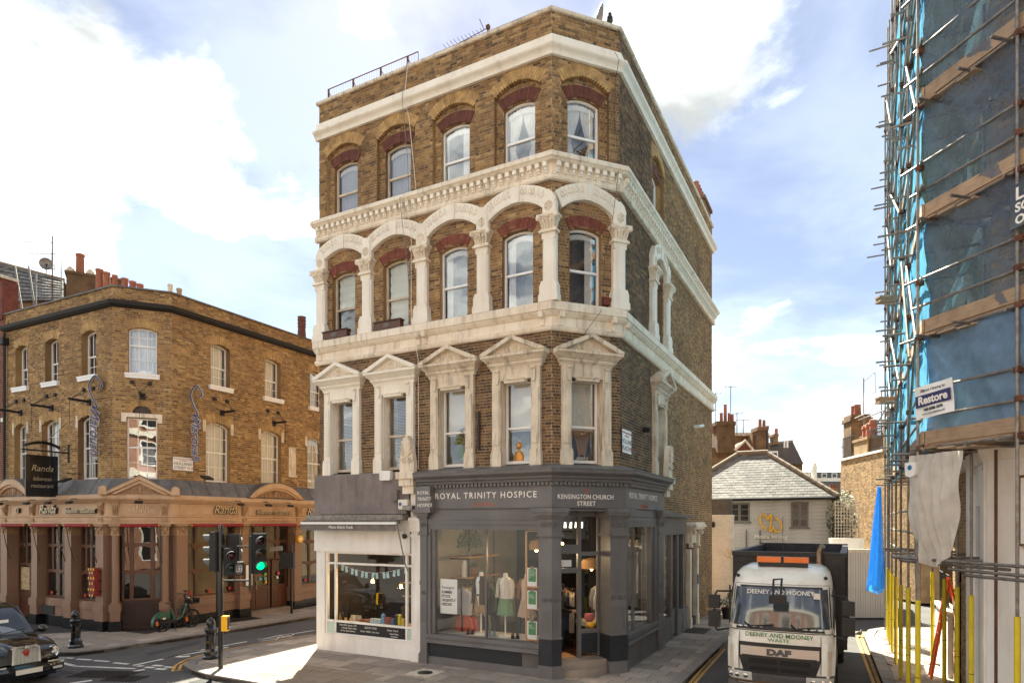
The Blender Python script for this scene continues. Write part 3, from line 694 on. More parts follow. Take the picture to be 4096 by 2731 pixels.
# window surrounds with pediments, first floor -----------------------
def surround(W, c, m):
    b = MB()
    for s in (-1, 1):
        x = c+s*.54
        b.box(x-.12, x+.12, -.1, .12, 5.12, 7.18)
        b.prism([(x-.15, 5.04), (x+.15, 5.04), (x+.15, 5.38), (x+.12, 5.47), (x-.12, 5.47), (x-.15, 5.38)], -.13, .02)
        b.box(x-.085*1-.0, x+.085, -.125, -.09, 5.6, 6.95)
        b.box(c+s*.42-.012, c+s*.42+.012, -.02, .2, 5.1, 7.17)      # plain inner reveal
    b.box(c-.66, c+.66, -.1, .12, 7.18, 7.44)
    b.box(c-.3, c+.3, -.16, -.05, 7.1, 7.17); b.box(c-.26, c+.26, -.19, -.05, 7.17, 7.2)
    w = part('window_surround', b, m, CB, W.M)
    e = MB()      # entablature that flares out under the pediment, returned at both ends
    prof = [(.1, 7.44), (.12, 7.5), (.18, 7.56), (.18, 7.6), (.22, 7.63), (.3, 7.70), (.34, 7.72), (.34, 7.78)]
    for (o0, z0), (o1_, z1) in zip(prof, prof[1:]):
        h0, h1 = .62+o0*.75, .62+o1_*.75
        v = [(c-h0,-o0,z0),(c+h0,-o0,z0),(c+h0,.05,z0),(c-h0,.05,z0),(c-h1,-o1_,z1),(c+h1,-o1_,z1),(c+h1,.05,z1),(c-h1,.05,z1)]
        e.add(v, [(0,1,5,4),(1,2,6,5),(3,0,4,7),(4,5,6,7),(0,3,2,1)])
    part('entablature', e, m, w, W.M)
    p = MB(); H = .875
    p.prism([(c-H, 7.781), (c+H, 7.781), (c, 8.16)], -.2, .05)                       # tympanum block
    for s in (-1, 1):
        q = [(c+s*H*1.0, 7.782), (c+s*(H-.16), 7.782), (c, 8.115), (c, 8.215), (c+s*H, 7.83)]
        p.prism(q, -.36, .04)
    part('pediment', p, m, w, W.M)
    r = MB(); cx, cz = c, 7.90
    for i in range(10): a = 2*PI*i/10; r.tube([(cx+.02*math.cos(a), -.205, cz+.02*math.sin(a)), (cx+.085*math.cos(a), -.21, cz+.085*math.sin(a))], .014, 5)
    r.tube([(cx+.1*math.cos(2*PI*i/16), -.205, cz+.1*math.sin(2*PI*i/16)) for i in range(16)], .013, 5, closed=True)
    for s in (-1, 1):
        for k in range(4):
            x = cx+s*(.16+.1*k); r.tube([(x-s*.02, -.2, 7.8), (x+s*.035, -.205, 7.8+.13-.026*k), (x+s*.06, -.2, 7.8+.06-.01*k)], .014, 5)
    part('tympanum_relief', r, MT['stone'], w, W.M)
    for s in (-1, 1):
        x = c+s*.5; k = MB()
        k.prism([(x-.05, 7.44), (x+.05, 7.44), (x+.05, 7.2), (x+.03, 7.1), (x-.03, 7.1), (x-.05, 7.2)], -.15, -.09)
        k.tube([(x-.055, -.16, 7.41), (x+.055, -.16, 7.41)], .03, 8)
        part('console', k, m, w, W.M)
for k, (W, c) in enumerate(allb): surround(W, c, MT['stone_clean' if k < 2 else 'stone_soot'])
# arcade of the second floor -----------------------------------------
def column(W, u, end=False):
    b = MB(); hw = .17
    b.box(u-.25, u+.25, -.2, .02, 8.93, 9.1); b.prism([(u-.23, 9.1), (u+.23, 9.1), (u+.23, 9.3), (u+.18, 9.42), (u-.18, 9.42), (u-.23, 9.3)], -.18, .02)
    c = part('column', b, MT['stone_clean'], CB, W.M)
    s = MB(); ch = .05
    s.plan([(u-hw, .02), (u-hw, -.1), (u-hw+ch, -.15), (u+hw-ch, -.15), (u+hw, -.1), (u+hw, .02)], 9.42, 10.56); s.box(u-hw-.005, u+hw+.005, -.155, .02, 10.42, 10.57)
    part('shaft', s, MT['stone_clean'], c, W.M)
    k = MB()
    k.box(u-.23, u+.23, -.21, .02, 10.565, 10.615); k.box(u-.2, u+.2, -.19, .02, 10.615, 10.65)
    rows = [(.155, 10.65), (.16, 10.72), (.19, 10.82), (.25, 10.92)]
    for (r0, z0), (r1, z1) in zip(rows, rows[1:]):
        v = [(u-r0,-r0*.95-.02,z0),(u+r0,-r0*.95-.02,z0),(u+r0,.02,z0),(u-r0,.02,z0),(u-r1,-r1*.95-.02,z1),(u+r1,-r1*.95-.02,z1),(u+r1,.02,z1),(u-r1,.02,z1)]
        k.add(v, [(0,1,5,4),(1,2,6,5),(3,0,4,7)])
    k.box(u-.27, u+.27, -.27, .02, 10.92, 10.975)
    for x, zt in ((-.17, .24), (-.085, .16), (0, .2), (.085, .16), (.17, .24)):      # acanthus leaves curling out
        z0 = 10.66; k.tube([(u+x*.8, -.17, z0), (u+x*.95, -.2, z0+zt*.6), (u+x*1.15, -.26, z0+zt), (u+x*1.2, -.27, z0+zt-.05)], [.03, .035, .03, .018], 6)
    for s_ in (-1, 1): k.ball((u+s_*.24, -.24, 10.89), .055, 8, 5)
    k.ball((u, -.25, 10.93), .06, 8, 5, (1.3, .6, .9))
    part('capital', k, MT['stone'], c, W.M, smooth=True)
    t = MB(); t.plan([(u-.18, .02), (u-.18, -.11), (u-.14, -.15), (u+.14, -.15), (u+.18, -.11), (u+.18, .02)], 10.975, 11.30)
    t.prism([(u-.18, 11.3), (u+.18, 11.3), (u+.12, 11.48), (u, 11.6), (u-.12, 11.48)], -.148, .02)
    part('impost_block', t, MT['stone_clean'], c, W.M)
    r = MB()
    for i in range(6):
        a = 2*PI*i/6+.5; r.ball((u+.055*math.cos(a), -.15, 11.2+.075*math.sin(a)), .032, 6, 4, (1, .35, 1.1))
    r.ball((u, -.152, 11.2), .026, 6, 4, (1, .6, 1)); r.tube([(u+.095*math.cos(2*PI*i/16), -.15, 11.2+.115*math.sin(2*PI*i/16)) for i in range(16)], .01, 5, closed=True)
    part('rosette', r, MT['stone_brown'] if False else MT['stone_soot'], c, W.M, smooth=True)
def stone_arch(W, uc, hs):
    b = MB(); n = 12
    b.ring(arch(uc, hs, 0, 11.575, .295, n, False), arch(uc, hs-.175, 0, 11.2, .28, n, False), -.125, .02)
    b.prism([(uc-.11, 11.47), (uc+.11, 11.47), (uc+.12, 11.87), (uc-.12, 11.87)], -.15, .02)
    a = part('stone_arch', b, MT['stone_clean'], CB, W.M)
    r = MB(); pi = arch(uc, hs-.175, 0, 11.2, .28, 40, False); po = arch(uc, hs, 0, 11.575, .295, 40, False)
    for s in (-1, 1):
        for k in range(6):
            i = int(20+s*(4+2.6*k)); (x0, z0), (x1, z1) = pi[i], po[i]
            f = lambda t, w: (x0+(x1-x0)*t+w*.9, z0+(z1-z0)*t)
            q = [f(.38, -.042), f(.62, -.048), f(.86, 0), f(.62, .048), f(.38, .042)]
            r.tube([(x, -.128, z) for x, z in q], .0075, 4); c_ = f(.5, 0); r.ball((c_[0], -.126, c_[1]), .022, 6, 4, (1, .5, 1.2))
    for i in range(2, 39): r.ball((pi[i][0], -.126, pi[i][1]+.045), .009, 5, 3)
    part('arch_relief', r, MT['stone_soot'], a, W.M, kind='stuff')
for k in range(5): column(WL, [.16, 1.885, 3.755, 5.625, WL.L-.02][k])
column(WK, WK.L-.06)
for c in BAYS: stone_arch(WL, c, .915)
stone_arch(WK, .91, .86)
for s in (-1, 1): column(WR, BR_+s*.78)
stone_arch(WR, BR_, .83)
# string courses, cornices, parapet -----------------------------------
PE = [tuple(Vector(PC)-DL*.06), PA, PB, tuple(Vector(PD)+DR*.05)]
def band(name, prof, m, path=PE, kind=None, parent=CB): return part(name, MB().sweep(path, prof), m, parent, I4)
band('string_course', [(0, 8.27), (.07, 8.27), (.1, 8.3), (.12, 8.36), (.06, 8.4), (.055, 8.6), (.1, 8.62), (.16, 8.68), (.18, 8.72), (.21, 8.73), (.21, 8.9), (.18, 8.935), (0, 8.94)], MT['stone'])
dc = band('dentil_cornice', [(0, 11.86), (.1, 11.86), (.13, 11.9), (.1, 11.94), (.12, 11.99), (.08, 12.0), (.08, 12.24), (.22, 12.24), (.26, 12.28), (.30, 12.30), (.30, 12.38), (.26, 12.43), (0, 12.46)], MT['stone'])
bracket = _mesh('bracket', MB().prism([(-.045, 12.02), (.045, 12.02), (.05, 12.10), (.05, 12.235), (-.05, 12.235), (-.05, 12.10)], -.12, -.075).box(-.052, .052, -.21, -.07, 12.13, 12.238).box(-.03,.03,-.16,-.07,12.06,12.13), MT['stone_clean'], False)
for W in (WL, WK, WR):
    n = int(W.L/.2)
    for i in range(n): part('bracket', bracket, None, dc, W.M @ T((i+.5)*W.L/n, 0, 0))
band('main_cornice', [(0, 14.84), (.08, 14.84), (.1, 14.9), (.13, 14.94), (.2, 14.99), (.22, 15.02), (.22, 15.05), (.05, 15.06), (.045, 15.34), (0, 15.37)], MT['stone_clean'])
band('coping', [(-.32, 15.9), (.05, 15.9), (.07, 15.92), (.07, 15.98), (.0, 16.01), (-.32, 15.98)], MT['stone_soot'])
# scrolled corbel pairs under the second-floor sill
for W, us in ((WL, (.12, 3.64, 3.87, 7.27)), (WK, (.2, 1.62)), (WR, (.22,))):
    for u in us:
        part('corbel', MB().prism([(u-.05, 8.40), (u+.05, 8.40), (u+.055, 8.72), (u-.055, 8.72)], -.1, 0).prism([(u-.055, 8.58), (u+.055, 8.58), (u+.055, 8.725), (u-.055, 8.725)], -.2, -.05).tube([(u-.06, -.15, 8.6), (u+.06, -.15, 8.6)], .045, 8), MT['stone'], CB, W.M)
# unseen walls and the roof close the volume
PBK = tuple(Vector(PC)+DR*12.06)
part('rear_wall', MB().sweep([PD, tuple(Vector(PD)+Vector((-DL.x, -DL.y))*9.0), PBK, PC], [(-.02, 0), (-.02, 15.95), (-.3, 15.95)]), MT['brick_side'], CB, I4)
part('roof', MB().plan([PC, PA, PB, PD, PBK], 15.2, 15.25), MT['lead'], CB, I4)
for z in (5.02, 8.6, 12.2): part('floor_slab', MB().plan([tuple(Vector(p)*.0+Vector(q)) for p, q in zip([PC, PA, PB, PD, PBK], [tuple(Vector(PC)+DR*.35+DL*.3), tuple(Vector(PA)+DR*.35-DL*.2), tuple(Vector(PB)-DL*.35+DR*.1), tuple(Vector(PD)-DL*.35-DR*.3), tuple(Vector(PBK)+DL*.3-DR*.3)])], z-.12, z), MT['interior_dark'], CB, I4)
# upper lead upstand behind the coping, roof railing, aerial, dishes, hatch
part('upstand', MB().box(4.0, 7.1, .1, .3, 15.95, 16.14), MT['lead'], CB, WL.M)
part('roof_hatch', MB().box(3.9, 6.4, .1, .4, 16.0, 16.32), MT['white_paint'], CB, WR.M)
def roof_rail():
    W = WL; r = root('roof_railing', 'thin dark iron safety railing on the parapet of the corner building', 'railing', M=W.M @ T(.25, .1, 16.0))
    B = W.M @ T(0, .1, 0); us = [.28, 1.22, 2.22, 3.15]
    for u in us: part('post', MB().box(u-.02, u+.02, -.02, .02, 15.98, 16.36), MT['rusty'], r, B); part('brace', MB().tube([(u, 0, 16.3), (u+.16, .02, 16.0)], .012), MT['rusty'], r, B)
    part('top_rail', MB().tube([(.28, 0, 16.36), (3.5, 0, 16.36), (3.5, 0, 16.0)], .014), MT['rusty'], r, B)
    bb = MB()
    for i in range(36): bb.tube([(.33+i*.087, 0, 15.99), (.33+i*.087, 0, 16.35)], .0028, 4)
    part('wires', bb, MT['galv'], r, B, kind='stuff')
roof_rail()
def aerial(name, label, M, boom=1.35, els=11, h=.4, up=True):
    r = root(name, label, 'aerial', M=M)
    part('mast', MB().tube([(0, 0, 0), (0, 0, h+.05)], .018), MT['rusty'], r)
    part('boom', MB().tube([(.05, 0, h), (-boom, .1, h-.04)], .01), MT['rusty'], r)
    for i in range(els):
        x = -.18-(boom-.2)*i/(els-1); part('element', MB().tube([(x, -.09, h-.01), (x, .14, h-.02)], .007, 4), MT['rusty'], r)
    if up: part('reflector', MB().tube([(-.12, .02, h), (-.28, .05, h+.36)], .009, 4), MT['rusty'], r)
    part('clamp', MB().box(-.04, .05, -.04, .04, h-.03, h+.06), MT['rusty'], r)
    return r
aerial('roof_aerial', 'yagi television aerial above the parapet of the corner building', WL.M @ T(5.55, .3, 16.0))
def dish(name, label, M, r_=.3, m='lead'):
    r = root(name, label, 'satellite dish', M=M)
    b = MB(); n = 18; b.lathe([(.001, .0), (r_*.5, .02), (r_*.85, .06), (r_, .09), (r_+.008, .085), (r_*.85, .05), (r_*.5, .01), (.001, -.01)], n, RX(PI/2), cap=False)
    part('reflector', b, MT[m], r, M @ T(0, 0, .42), smooth=True)
    part('bracket', MB().tube([(0, 0, 0), (0, .02, .3), (0, .0, .42)], .02), MT['galv'], r); part('feed_arm', MB().tube([(0, 0, .25), (.02, -.32, .3)], .012).ball((.02, -.33, .31), .04, 8, 5), MT['black_matt'], r)
    return r
dish('roof_dish', 'pale satellite dish edge-on above the chamfered parapet', WK.M @ T(1.36, .25, 15.93) @ RZ(1.3), .26)
cw = root('chimney_cowl', 'small dark metal flue cowl at the right end of the chamfered parapet', 'cowl', M=WK.M @ T(1.68, .2, 15.95))
part('flue', MB().lathe([(.06, 0), (.06, .28), (.08, .3), (.075, .4), (.05, .42), (.045, .5), (.001, .53)], 10), MT['black_iron'], cw, smooth=True); part('stay', MB().tube([(.05, 0, .22), (.2, 0, 0)], .012), MT['black_iron'], cw)
# chimney stack at the far end of the side wall
ch = part('chimney_stack', MB().box(10.6, 12.0, .05, .75, 15.4, 16.5).box(10.52, 12.08, -.02, .82, 16.5, 16.62), MT['brick_side'], CB, WR.M)
for i, u in enumerate((10.75, 11.05, 11.35, 11.65, 11.9)): part('chimney_pot', MB().lathe([(.13, 16.62), (.13, 17.0), (.15, 17.02), (.15, 17.08), (.12, 17.1), (.12, 17.2), (.14, 17.22), (.14, 17.27), (.11, 17.3)], 12, T(u, .4, 0)), MT['terracotta'], ch, WR.M, smooth=True)
# ropes and cables hanging down the front
def cable(label, pts, r, m, W=WL): return thing('hanging_cable', MB().tube([(u, y, z) for u, y, z in pts], r, 5), MT[m], label, 'cable', W.M, 'cables down the corner building')
cable('pale rope hanging down the brick front from the roof railing', [(3.31,-.1,16.0),(3.29,-.24,15.0),(3.32,-.06,14.5),(3.46,-.04,13.2),(3.54,-.05,12.5),(3.42,-.34,12.33),(3.46,-.16,11.2),(3.53,-.25,9.0),(3.62,-.25,8.6),(3.66,-.12,8.0),(3.66,-.1,5.1)], .008, 'stone_clean')
cable('second pale rope beside it ending at a loop on the arcade', [(3.27,-.1,16.0),(3.22,-.24,15.0),(3.26,-.06,13.5),(3.3,-.05,12.5),(3.22,-.34,12.3),(3.26,-.16,11.0),(3.5,-.18,9.9),(3.46,-.18,9.6),(3.4,-.15,9.7),(3.3,-.12,10.6),(3.24,-.15,11.3)], .008, 'galv')
cable('thin black cable down the chamfered corner', [(1.62,-.1,14.0),(1.68,-.25,12.3),(1.55,-.2,11.2),(1.4,-.05,10.2),(1.36,-.05,9.3),(1.2,-.23,8.8),(.8,-.14,8.25)], .006, 'black_iron', WK)
cable('thin black cable hanging from the top cornice by the corner', [(1.68,-.06,15.3),(1.69,-.24,15.0),(1.69,-.06,14.6),(1.66,-.06,13.2)], .006, 'black_iron', WK)
# ------------------------------------------------------------------ the two shops on the ground floor
GP = MT['grey_paint']
def at(W, u, o=0.0): p = W.M @ Vector((u, -o, 0)); return (p.x, p.y)
def miter(P0, P1, P2, o):
    d0 = (Vector(P1)-Vector(P0)).normalized(); d1 = (Vector(P2)-Vector(P1)).normalized(); n0 = Vector((d0.y, -d0.x)); n1 = Vector((d1.y, -d1.x))
    m = (n0+n1).normalized(); m = m/m.dot(n0); return (P1[0]+m.x*o, P1[1]+m.y*o)
PS = [at(WL, 3.76), PA, PB, at(WR, 3.55)]
fas = part('fascia', MB().sweep(PS, [(0, 4.03), (.2, 4.03), (.21, 4.05), (.2, 4.06), (.2, 4.57), (0, 4.57)]), GP, CB, I4)
scn_c = part('shop_cornice', MB().sweep(PS, [(.0, 4.571), (.24, 4.571), (.24, 4.65), (.29, 4.66), (.31, 4.72), (.36, 4.745), (.37, 4.79), (.43, 4.83), (.48, 4.85), (.5, 4.88), (.5, 4.94), (0, 4.98)]), GP, CB, I4)
part('lead_flashing', MB().sweep(PS, [(0, 4.99), (.5, 4.945), (.515, 4.93), (.52, 4.965), (.3, 5.03), (.02, 5.1), (0, 5.1)]), MT['lead'], CB, I4)
dent = _mesh('dentil', MB().box(-.032, .032, -.29, -.235, 4.578, 4.648), GP, False)
for W, a, c in ((WL, 4.3, WL.L+.05), (WK, -.05, WK.L+.05), (WR, .05, 3.5)):
    n = int((c-a)/.105)
    for i in range(n): part('dentil', dent, None, scn_c, W.M @ T(a+(i+.5)*(c-a)/n, 0, 0))
WH, OR_ = MT['letter_white'], MT['letter_orange']
text('ROYAL TRINITY HOSPICE', .215, WL.M @ T(5.72, -.206, 4.36), WH, fas, gap=1.28, sx=.96, bold=.002)
text('London', .15, WL.M @ T(5.72, -.206, 4.15), OR_, fas, gap=1.35)
text('27', .15, WK.M @ T(.82, -.206, 4.43), OR_, fas, gap=1.05)
text('KENSINGTON', .155, WK.M @ T(.50, -.206, 4.30), WH, fas, gap=1.1, sx=.84, bold=.002); text('CHURCH', .155, WK.M @ T(1.27, -.206, 4.30), WH, fas, gap=1.1, sx=.84, bold=.002)
text('STREET', .155, WK.M @ T(.82, -.206, 4.14), WH, fas, gap=1.12, sx=.9, bold=.002)
text('ROYAL TRINITY HOSPICE', .215, WR.M @ T(1.45, -.206, 4.36), WH, fas, gap=1.15, sx=.94)
text('London', .15, WR.M @ T(1.45, -.206, 4.13), OR_, fas, gap=1.35)
bs = part('hanging_box_sign', MB().box(3.79, 4.25, -.42, -.205, 3.94, 4.62), GP, CB, WL.M)
[text(t, .13, WL.M @ T(3.85, -.424, 4.45-.16*k), WH, bs, align='LEFT', gap=1.1, sx=.85) for k, t in enumerate(('ROYAL', 'TRINITY', 'HOSPICE'))]
# boards under the fascia
part('architrave', MB().box(4.0, 7.25, -.16, 0, 3.78, 4.029).box(4.0, 7.25, -.185, 0, 3.755, 3.79), GP, CB, WL.M)
part('architrave', MB().box(.06, 3.0, -.16, 0, 3.83, 4.029), GP, CB, WR.M)
part('architrave', MB().box(.1, 1.6, -.1, .38, 3.96, 4.029), GP, CB, WK.M)
# pillars ---------------------------------------------------------------
def pillar(fn, a0, a1):
    "fn(o, e): plan outline at projection o, widened by e"
    b = MB().plan(fn(.2, 0), .24, 3.36); p = part('shop_pillar', b, GP, CB, I4)
    part('pillar_base', MB().plan(fn(.235, .03), -.02, .25).plan(fn(.215, .012), .25, .3), GP, p, I4)
    part('capital', MB().plan(fn(.25, .05), 3.36, 3.4).plan(fn(.225, .025), 3.4, 3.46).plan(fn(.21, .01), 3.46, 3.8).plan(fn(.27, .06), 3.8, 3.86).plan(fn(.33, .12), 3.86, 3.93).plan(fn(.36, .14), 3.93, 4.032), GP, p, I4)
    part('band', MB().plan(fn(.215, .012), 2.06, 2.17), GP, p, I4)
    return p
fa = lambda o, e: [at(WL, 7.24-e, -.1), at(WL, 7.24-e, o), miter(PC, PA, PB, o), at(WK, .16+e, o), at(WK, .16+e, -.36)]
fb = lambda o, e: [at(WK, 1.47-e, -.36), at(WK, 1.47-e, o), miter(PA, PB, PD, o), at(WR, .06+e, o), at(WR, .06+e, -.1)]
fl = lambda o, e: [at(WL, 3.78-e, -.1), at(WL, 3.78-e, o), at(WL, 3.99+e, o), at(WL, 3.99+e, -.1)]
fr_ = lambda o, e: [at(WR, 2.93-e, -.1), at(WR, 2.93-e, o), at(WR, 3.5+e, o), at(WR, 3.5+e, -.1)]
pl = [pillar(f, 0, 0) for f in (fa, fb, fl, fr_)]
for f, p in ((fa, pl[0]), (fb, pl[1])):
    part('granite_dado', MB().plan(f(.207, .006), .3, .93), MT['terrazzo'], p, I4); part('dado_rail', MB().plan(f(.225, .02), .93, .97), GP, p, I4)
def palmette(W, p, u, o, z, s=.09):
    b = MB()
    for i in range(7):
        a = PI*(.08+.84*i/6); b.tube([(u+.02*math.cos(a), -o-.002, z+.02*math.sin(a)), (u+s*math.cos(a)*(.7+.3*math.sin(a)), -o-.008, z+s*1.4*math.sin(a))], [.008, .014], 5)
    b.tube([(u+s*1.15*math.cos(t*.3), -o-.003, z+.02+s*1.6*abs(math.sin(t*.3))) for t in range(0, 11)], .006, 5)
    part('palmette', b, GP, p, W.M, smooth=True)
for W, p, us in ((WL, pl[0], (7.38, 7.56)), (WK, pl[0], (.02,)), (WK, pl[1], (1.56, 1.75)), (WR, pl[1], (-.08,)), (WL, pl[2], (3.885,)), (WR, pl[3], (3.08, 3.36))):
    for u in us:
        palmette(W, p, u, .212, 3.56); palmette(W, p, u, .202, 1.8, .07)
        b = MB(); [b.box(u+dx-.006, u+dx+.006, -.206, -.19, 1.08, 1.62) for dx in (-.07, -.025, .025, .07)]; part('flutes', b, GP, p, W.M)
# display windows -------------------------------------------------------
def display(W, u0, u1, z0, z1, mull, jl, jr, rl=True):
    b = MB()
    b.box(u0-jl, u0-jl*.5, -.17, .05, z0-.02, z1+.0); b.box(u0-jl*.5, u0, -.12, .05, z0, z1)
    b.box(u1, u1+jr*.5, -.12, .05, z0, z1); b.box(u1+jr*.5, u1+jr, -.17, .05, z0-.02, z1)
    b.box(u0-jl, u1+jr, -.15, .05, z1, z1+.13); b.box(u0-jl, u1+jr, -.17, .05, z1+.13, z1+.25)
    w = part('shop_window', b, GP, CB, W.M)
    part('sill', MB().box(u0-jl, u1+jr, -.2, .05, z0-.1, z0).box(u0-jl, u1+jr, -.23, 0, z0-.2, z0-.13).tube([(u0-jl, -.235, z0-.21), (u1+jr, -.235, z0-.21)], .022, 8).box(u0-jl, u1+jr, -.18, 0, z0-.13, z0-.1), GP, w, W.M)
    part('mullion', MB().box(mull-.022, mull+.022, -.1, -.02, z0, z1), GP, w, W.M)
    for a, c in ((u0, mull-.02), (mull+.02, u1)):
        part('pane', MB().add([(a, -.06, z0), (c, -.06, z0), (c, -.06, z1), (a, -.06, z1)], [(0,1,2,3)]), MT['glass_flat'], w, W.M)
    return w
wl = display(WL, 4.19, 7.19, .79, 3.51, 5.72, .2, .06)
part('stall_riser', MB().box(4.0, 6.75, -.13, .02, .2, .575), MT['terrazzo'], wl, WL.M); part('stall_riser', MB().box(6.755, 7.24, -.129, .02, .2, .575), MT['slate_dark'], wl, WL.M)
part('plinth', MB().box(4.0, 7.24, -.16, .02, -.02, .2), GP, wl, WL.M)
wr = display(WR, .16, 2.42, .87, 3.57, .9, .1, .5)
part('stall_riser', MB().box(.08, 2.92, -.14, .02, .16, .66), GP, wr, WR.M); part('plinth', MB().box(.08, 2.92, -.16, .02, -.02, .16), GP, wr, WR.M)
# entrance on the chamfer: open door leaf away, transom lights and a side light, stone steps
def entrance():
    b = MB(); y = .34
    b.box(.16, .22, y, y+.08, .33, 3.97); b.box(.86, .95, y-.01, y+.09, .33, 3.97); b.box(1.41, 1.48, y, y+.08, .33, 3.97)
    for z0, z1, a, c in ((2.44, 2.56, .22, .86), (2.92, 3.08, .22, .86), (3.84, 3.97, .22, 1.41), (2.86, 2.96, .95, 1.41), (.93, 1.03, .95, 1.41)): b.box(a, c, y+.001, y+.079, z0, z1)
    b.box(.22, .86, y+.002, y+.078, 3.08, 3.14)
    d = part('entrance_frame', b, GP, CB, WK.M)
    for a, c, z0, z1 in ((.22, .86, 2.56, 2.92), (.22, .86, 3.14, 3.84), (.95, 1.41, 1.03, 2.86), (.95, 1.41, 2.96, 3.84)):
        part('pane', MB().add([(a, y+.04, z0), (c, y+.04, z0), (c, y+.04, z1), (a, y+.04, z1)], [(0,1,2,3)]), MT['glass_flat'], d, WK.M)
    part('granite_panel', MB().box(.95, 1.41, y+.003, y+.07, .42, .93), MT['terrazzo'], d, WK.M)
    part('notice', MB().box(.43, .68, y-.004, y+.036, 2.6, 2.76), MT['upvc'], d, WK.M)
    part('threshold', MB().plan([at(WK, .16, .02), at(WK, 1.47, .02), at(WK, 1.47, -.5), at(WK, .16, -.5)], 0, .33), MT['paving'], d, I4)
    st = MB(); P = [(.2+1.28*i/10, .02+.3*math.sin(PI*(i+.6)/11.2)) for i in range(11)]
    st.plan([at(WK, u, o) for u, o in P] + [at(WK, 1.48, -.1), at(WK, .2, -.1)], -.02, .16); part('door_step', st, MT['paving'], d, I4)
    part('soffit', MB().plan([at(WK, .16, .2), at(WK, 1.47, .2), at(WK, 1.47, -.4), at(WK, .16, -.4)], 3.972, 4.0), GP, d, I4)
    part('door_mat', MB().box(.26, .84, .45, 1.0, .331, .345), MT['pine'], d, WK.M)
entrance()
# side-street bay with its own low entablature, glazed door and dado
def side_bay():
    W = WR; b = MB()
    b.box(3.52, 6.62, -.16, .02, 3.4, 3.85); b.box(3.55, 6.55, -.13, .02, 3.3, 3.4)
    for x in (3.6, 4.82, 5.62, 6.42): b.box(x-.07, x+.07, -.12, .05, .0, 3.3)
    b.box(3.6, 4.8, -.1, .03, -.02, .62); b.box(3.6, 4.8, -.15, 0, .62, .72); b.box(4.86, 5.6, -.05, .03, .1, .9); b.box(5.6, 7.0, -.1, .02, -.02, .72); b.box(5.6, 7.0, -.13, 0, .72, .8)
    w = part('side_shopfront', b, GP, CB, W.M)
    part('lead_cap', MB().prism([(3.5, 3.85), (6.95, 3.85), (6.95, 3.9), (3.5, 4.02)], -.32, .0).box(3.5, 6.95, -.34, -.0, 3.85, 3.9), MT['lead'], w, W.M)
    for a, c, z0, z1 in ((3.67, 4.75, .72, 3.3), (4.89, 5.55, .9, 3.3), (5.69, 6.35, .8, 3.3)):
        part('pane', MB().add([(a, -.04, z0), (c, -.04, z0), (c, -.04, z1), (a, -.04, z1)], [(0,1,2,3)]), MT['glass_flat'], w, W.M)
    bb = MB()
    for a, c in ((3.67, 4.75), (4.89, 5.55)):
        for k in range(1, 7): z = .8+k*.36; bb.box(a, c, .0, .02, z-.012, z+.012)
        bb.box((a+c)/2-.012, (a+c)/2+.012, .0, .02, .8, 3.3)
    part('glazing_bars', bb, GP, w, W.M)
    part('shelf_unit', MB().box(3.62, 6.4, .5, .52, .1, 3.3), MT['interior_wall'], w, W.M)
    for k in range(6): part('shelf', MB().box(3.65, 6.38, .2, .5, .85+k*.4, .875+k*.4), MT['pine'], w, W.M)
    part('door_letterbox', MB().box(5.1, 5.36, -.06, -.045, .95, 1.02), MT['black_matt'], w, W.M)
side_bay()
def stone_doorway():
    W = WR; m = MT['stone']; b = MB()
    for s in (-1, 1):
        x = 7.95+s*.6; b.box(x-.12, x+.12, -.16, .05, -.02, 2.75); b.box(x-.14, x+.14, -.18, .05, -.02, .35); b.box(x-.13, x+.13, -.2, .05, 3.28, 3.45)
    b.box(7.2, 8.7, -.1, .05, 2.95, 3.3)
    w = part('stone_door_surround', b, m, CB, W.M)
    part('hood', MB().box(7.12, 8.8, -.34, .02, 3.45, 3.52).box(7.08, 8.84, -.4, .02, 3.52, 3.6).prism([(7.1, 3.6), (8.82, 3.6), (8.7, 3.7), (7.2, 3.7)], -.36, 0), m, w, W.M)
    for s in (-1, 1):
        x = 7.95+s*.6; k = MB()
        for i in range(12):
            t = i/11; k.box(x-.09, x+.09, -(.3-.16*t-.03*math.sin(t*6)), -.1, 3.42-t*.62, 3.48-t*.62)
        k.tube([(x-.1, -.26, 3.34), (x+.1, -.26, 3.34)], .08, 10); k.tube([(x-.1, -.18, 2.86), (x+.1, -.18, 2.86)], .05, 10); part('console', k, m, w, W.M)
    part('door', MB().box(7.5, 8.4, .18, .23, .3, 2.9), MT['wood_dark'], w, W.M); part('step', MB().box(7.45, 8.45, -.1, .25, -.02, .3), MT['granite_black'], w, W.M)
    part('entry_phone', MB().box(8.42, 8.54, -.19, -.155, 1.45, 1.8), MT['galv'], w, W.M)
stone_doorway()
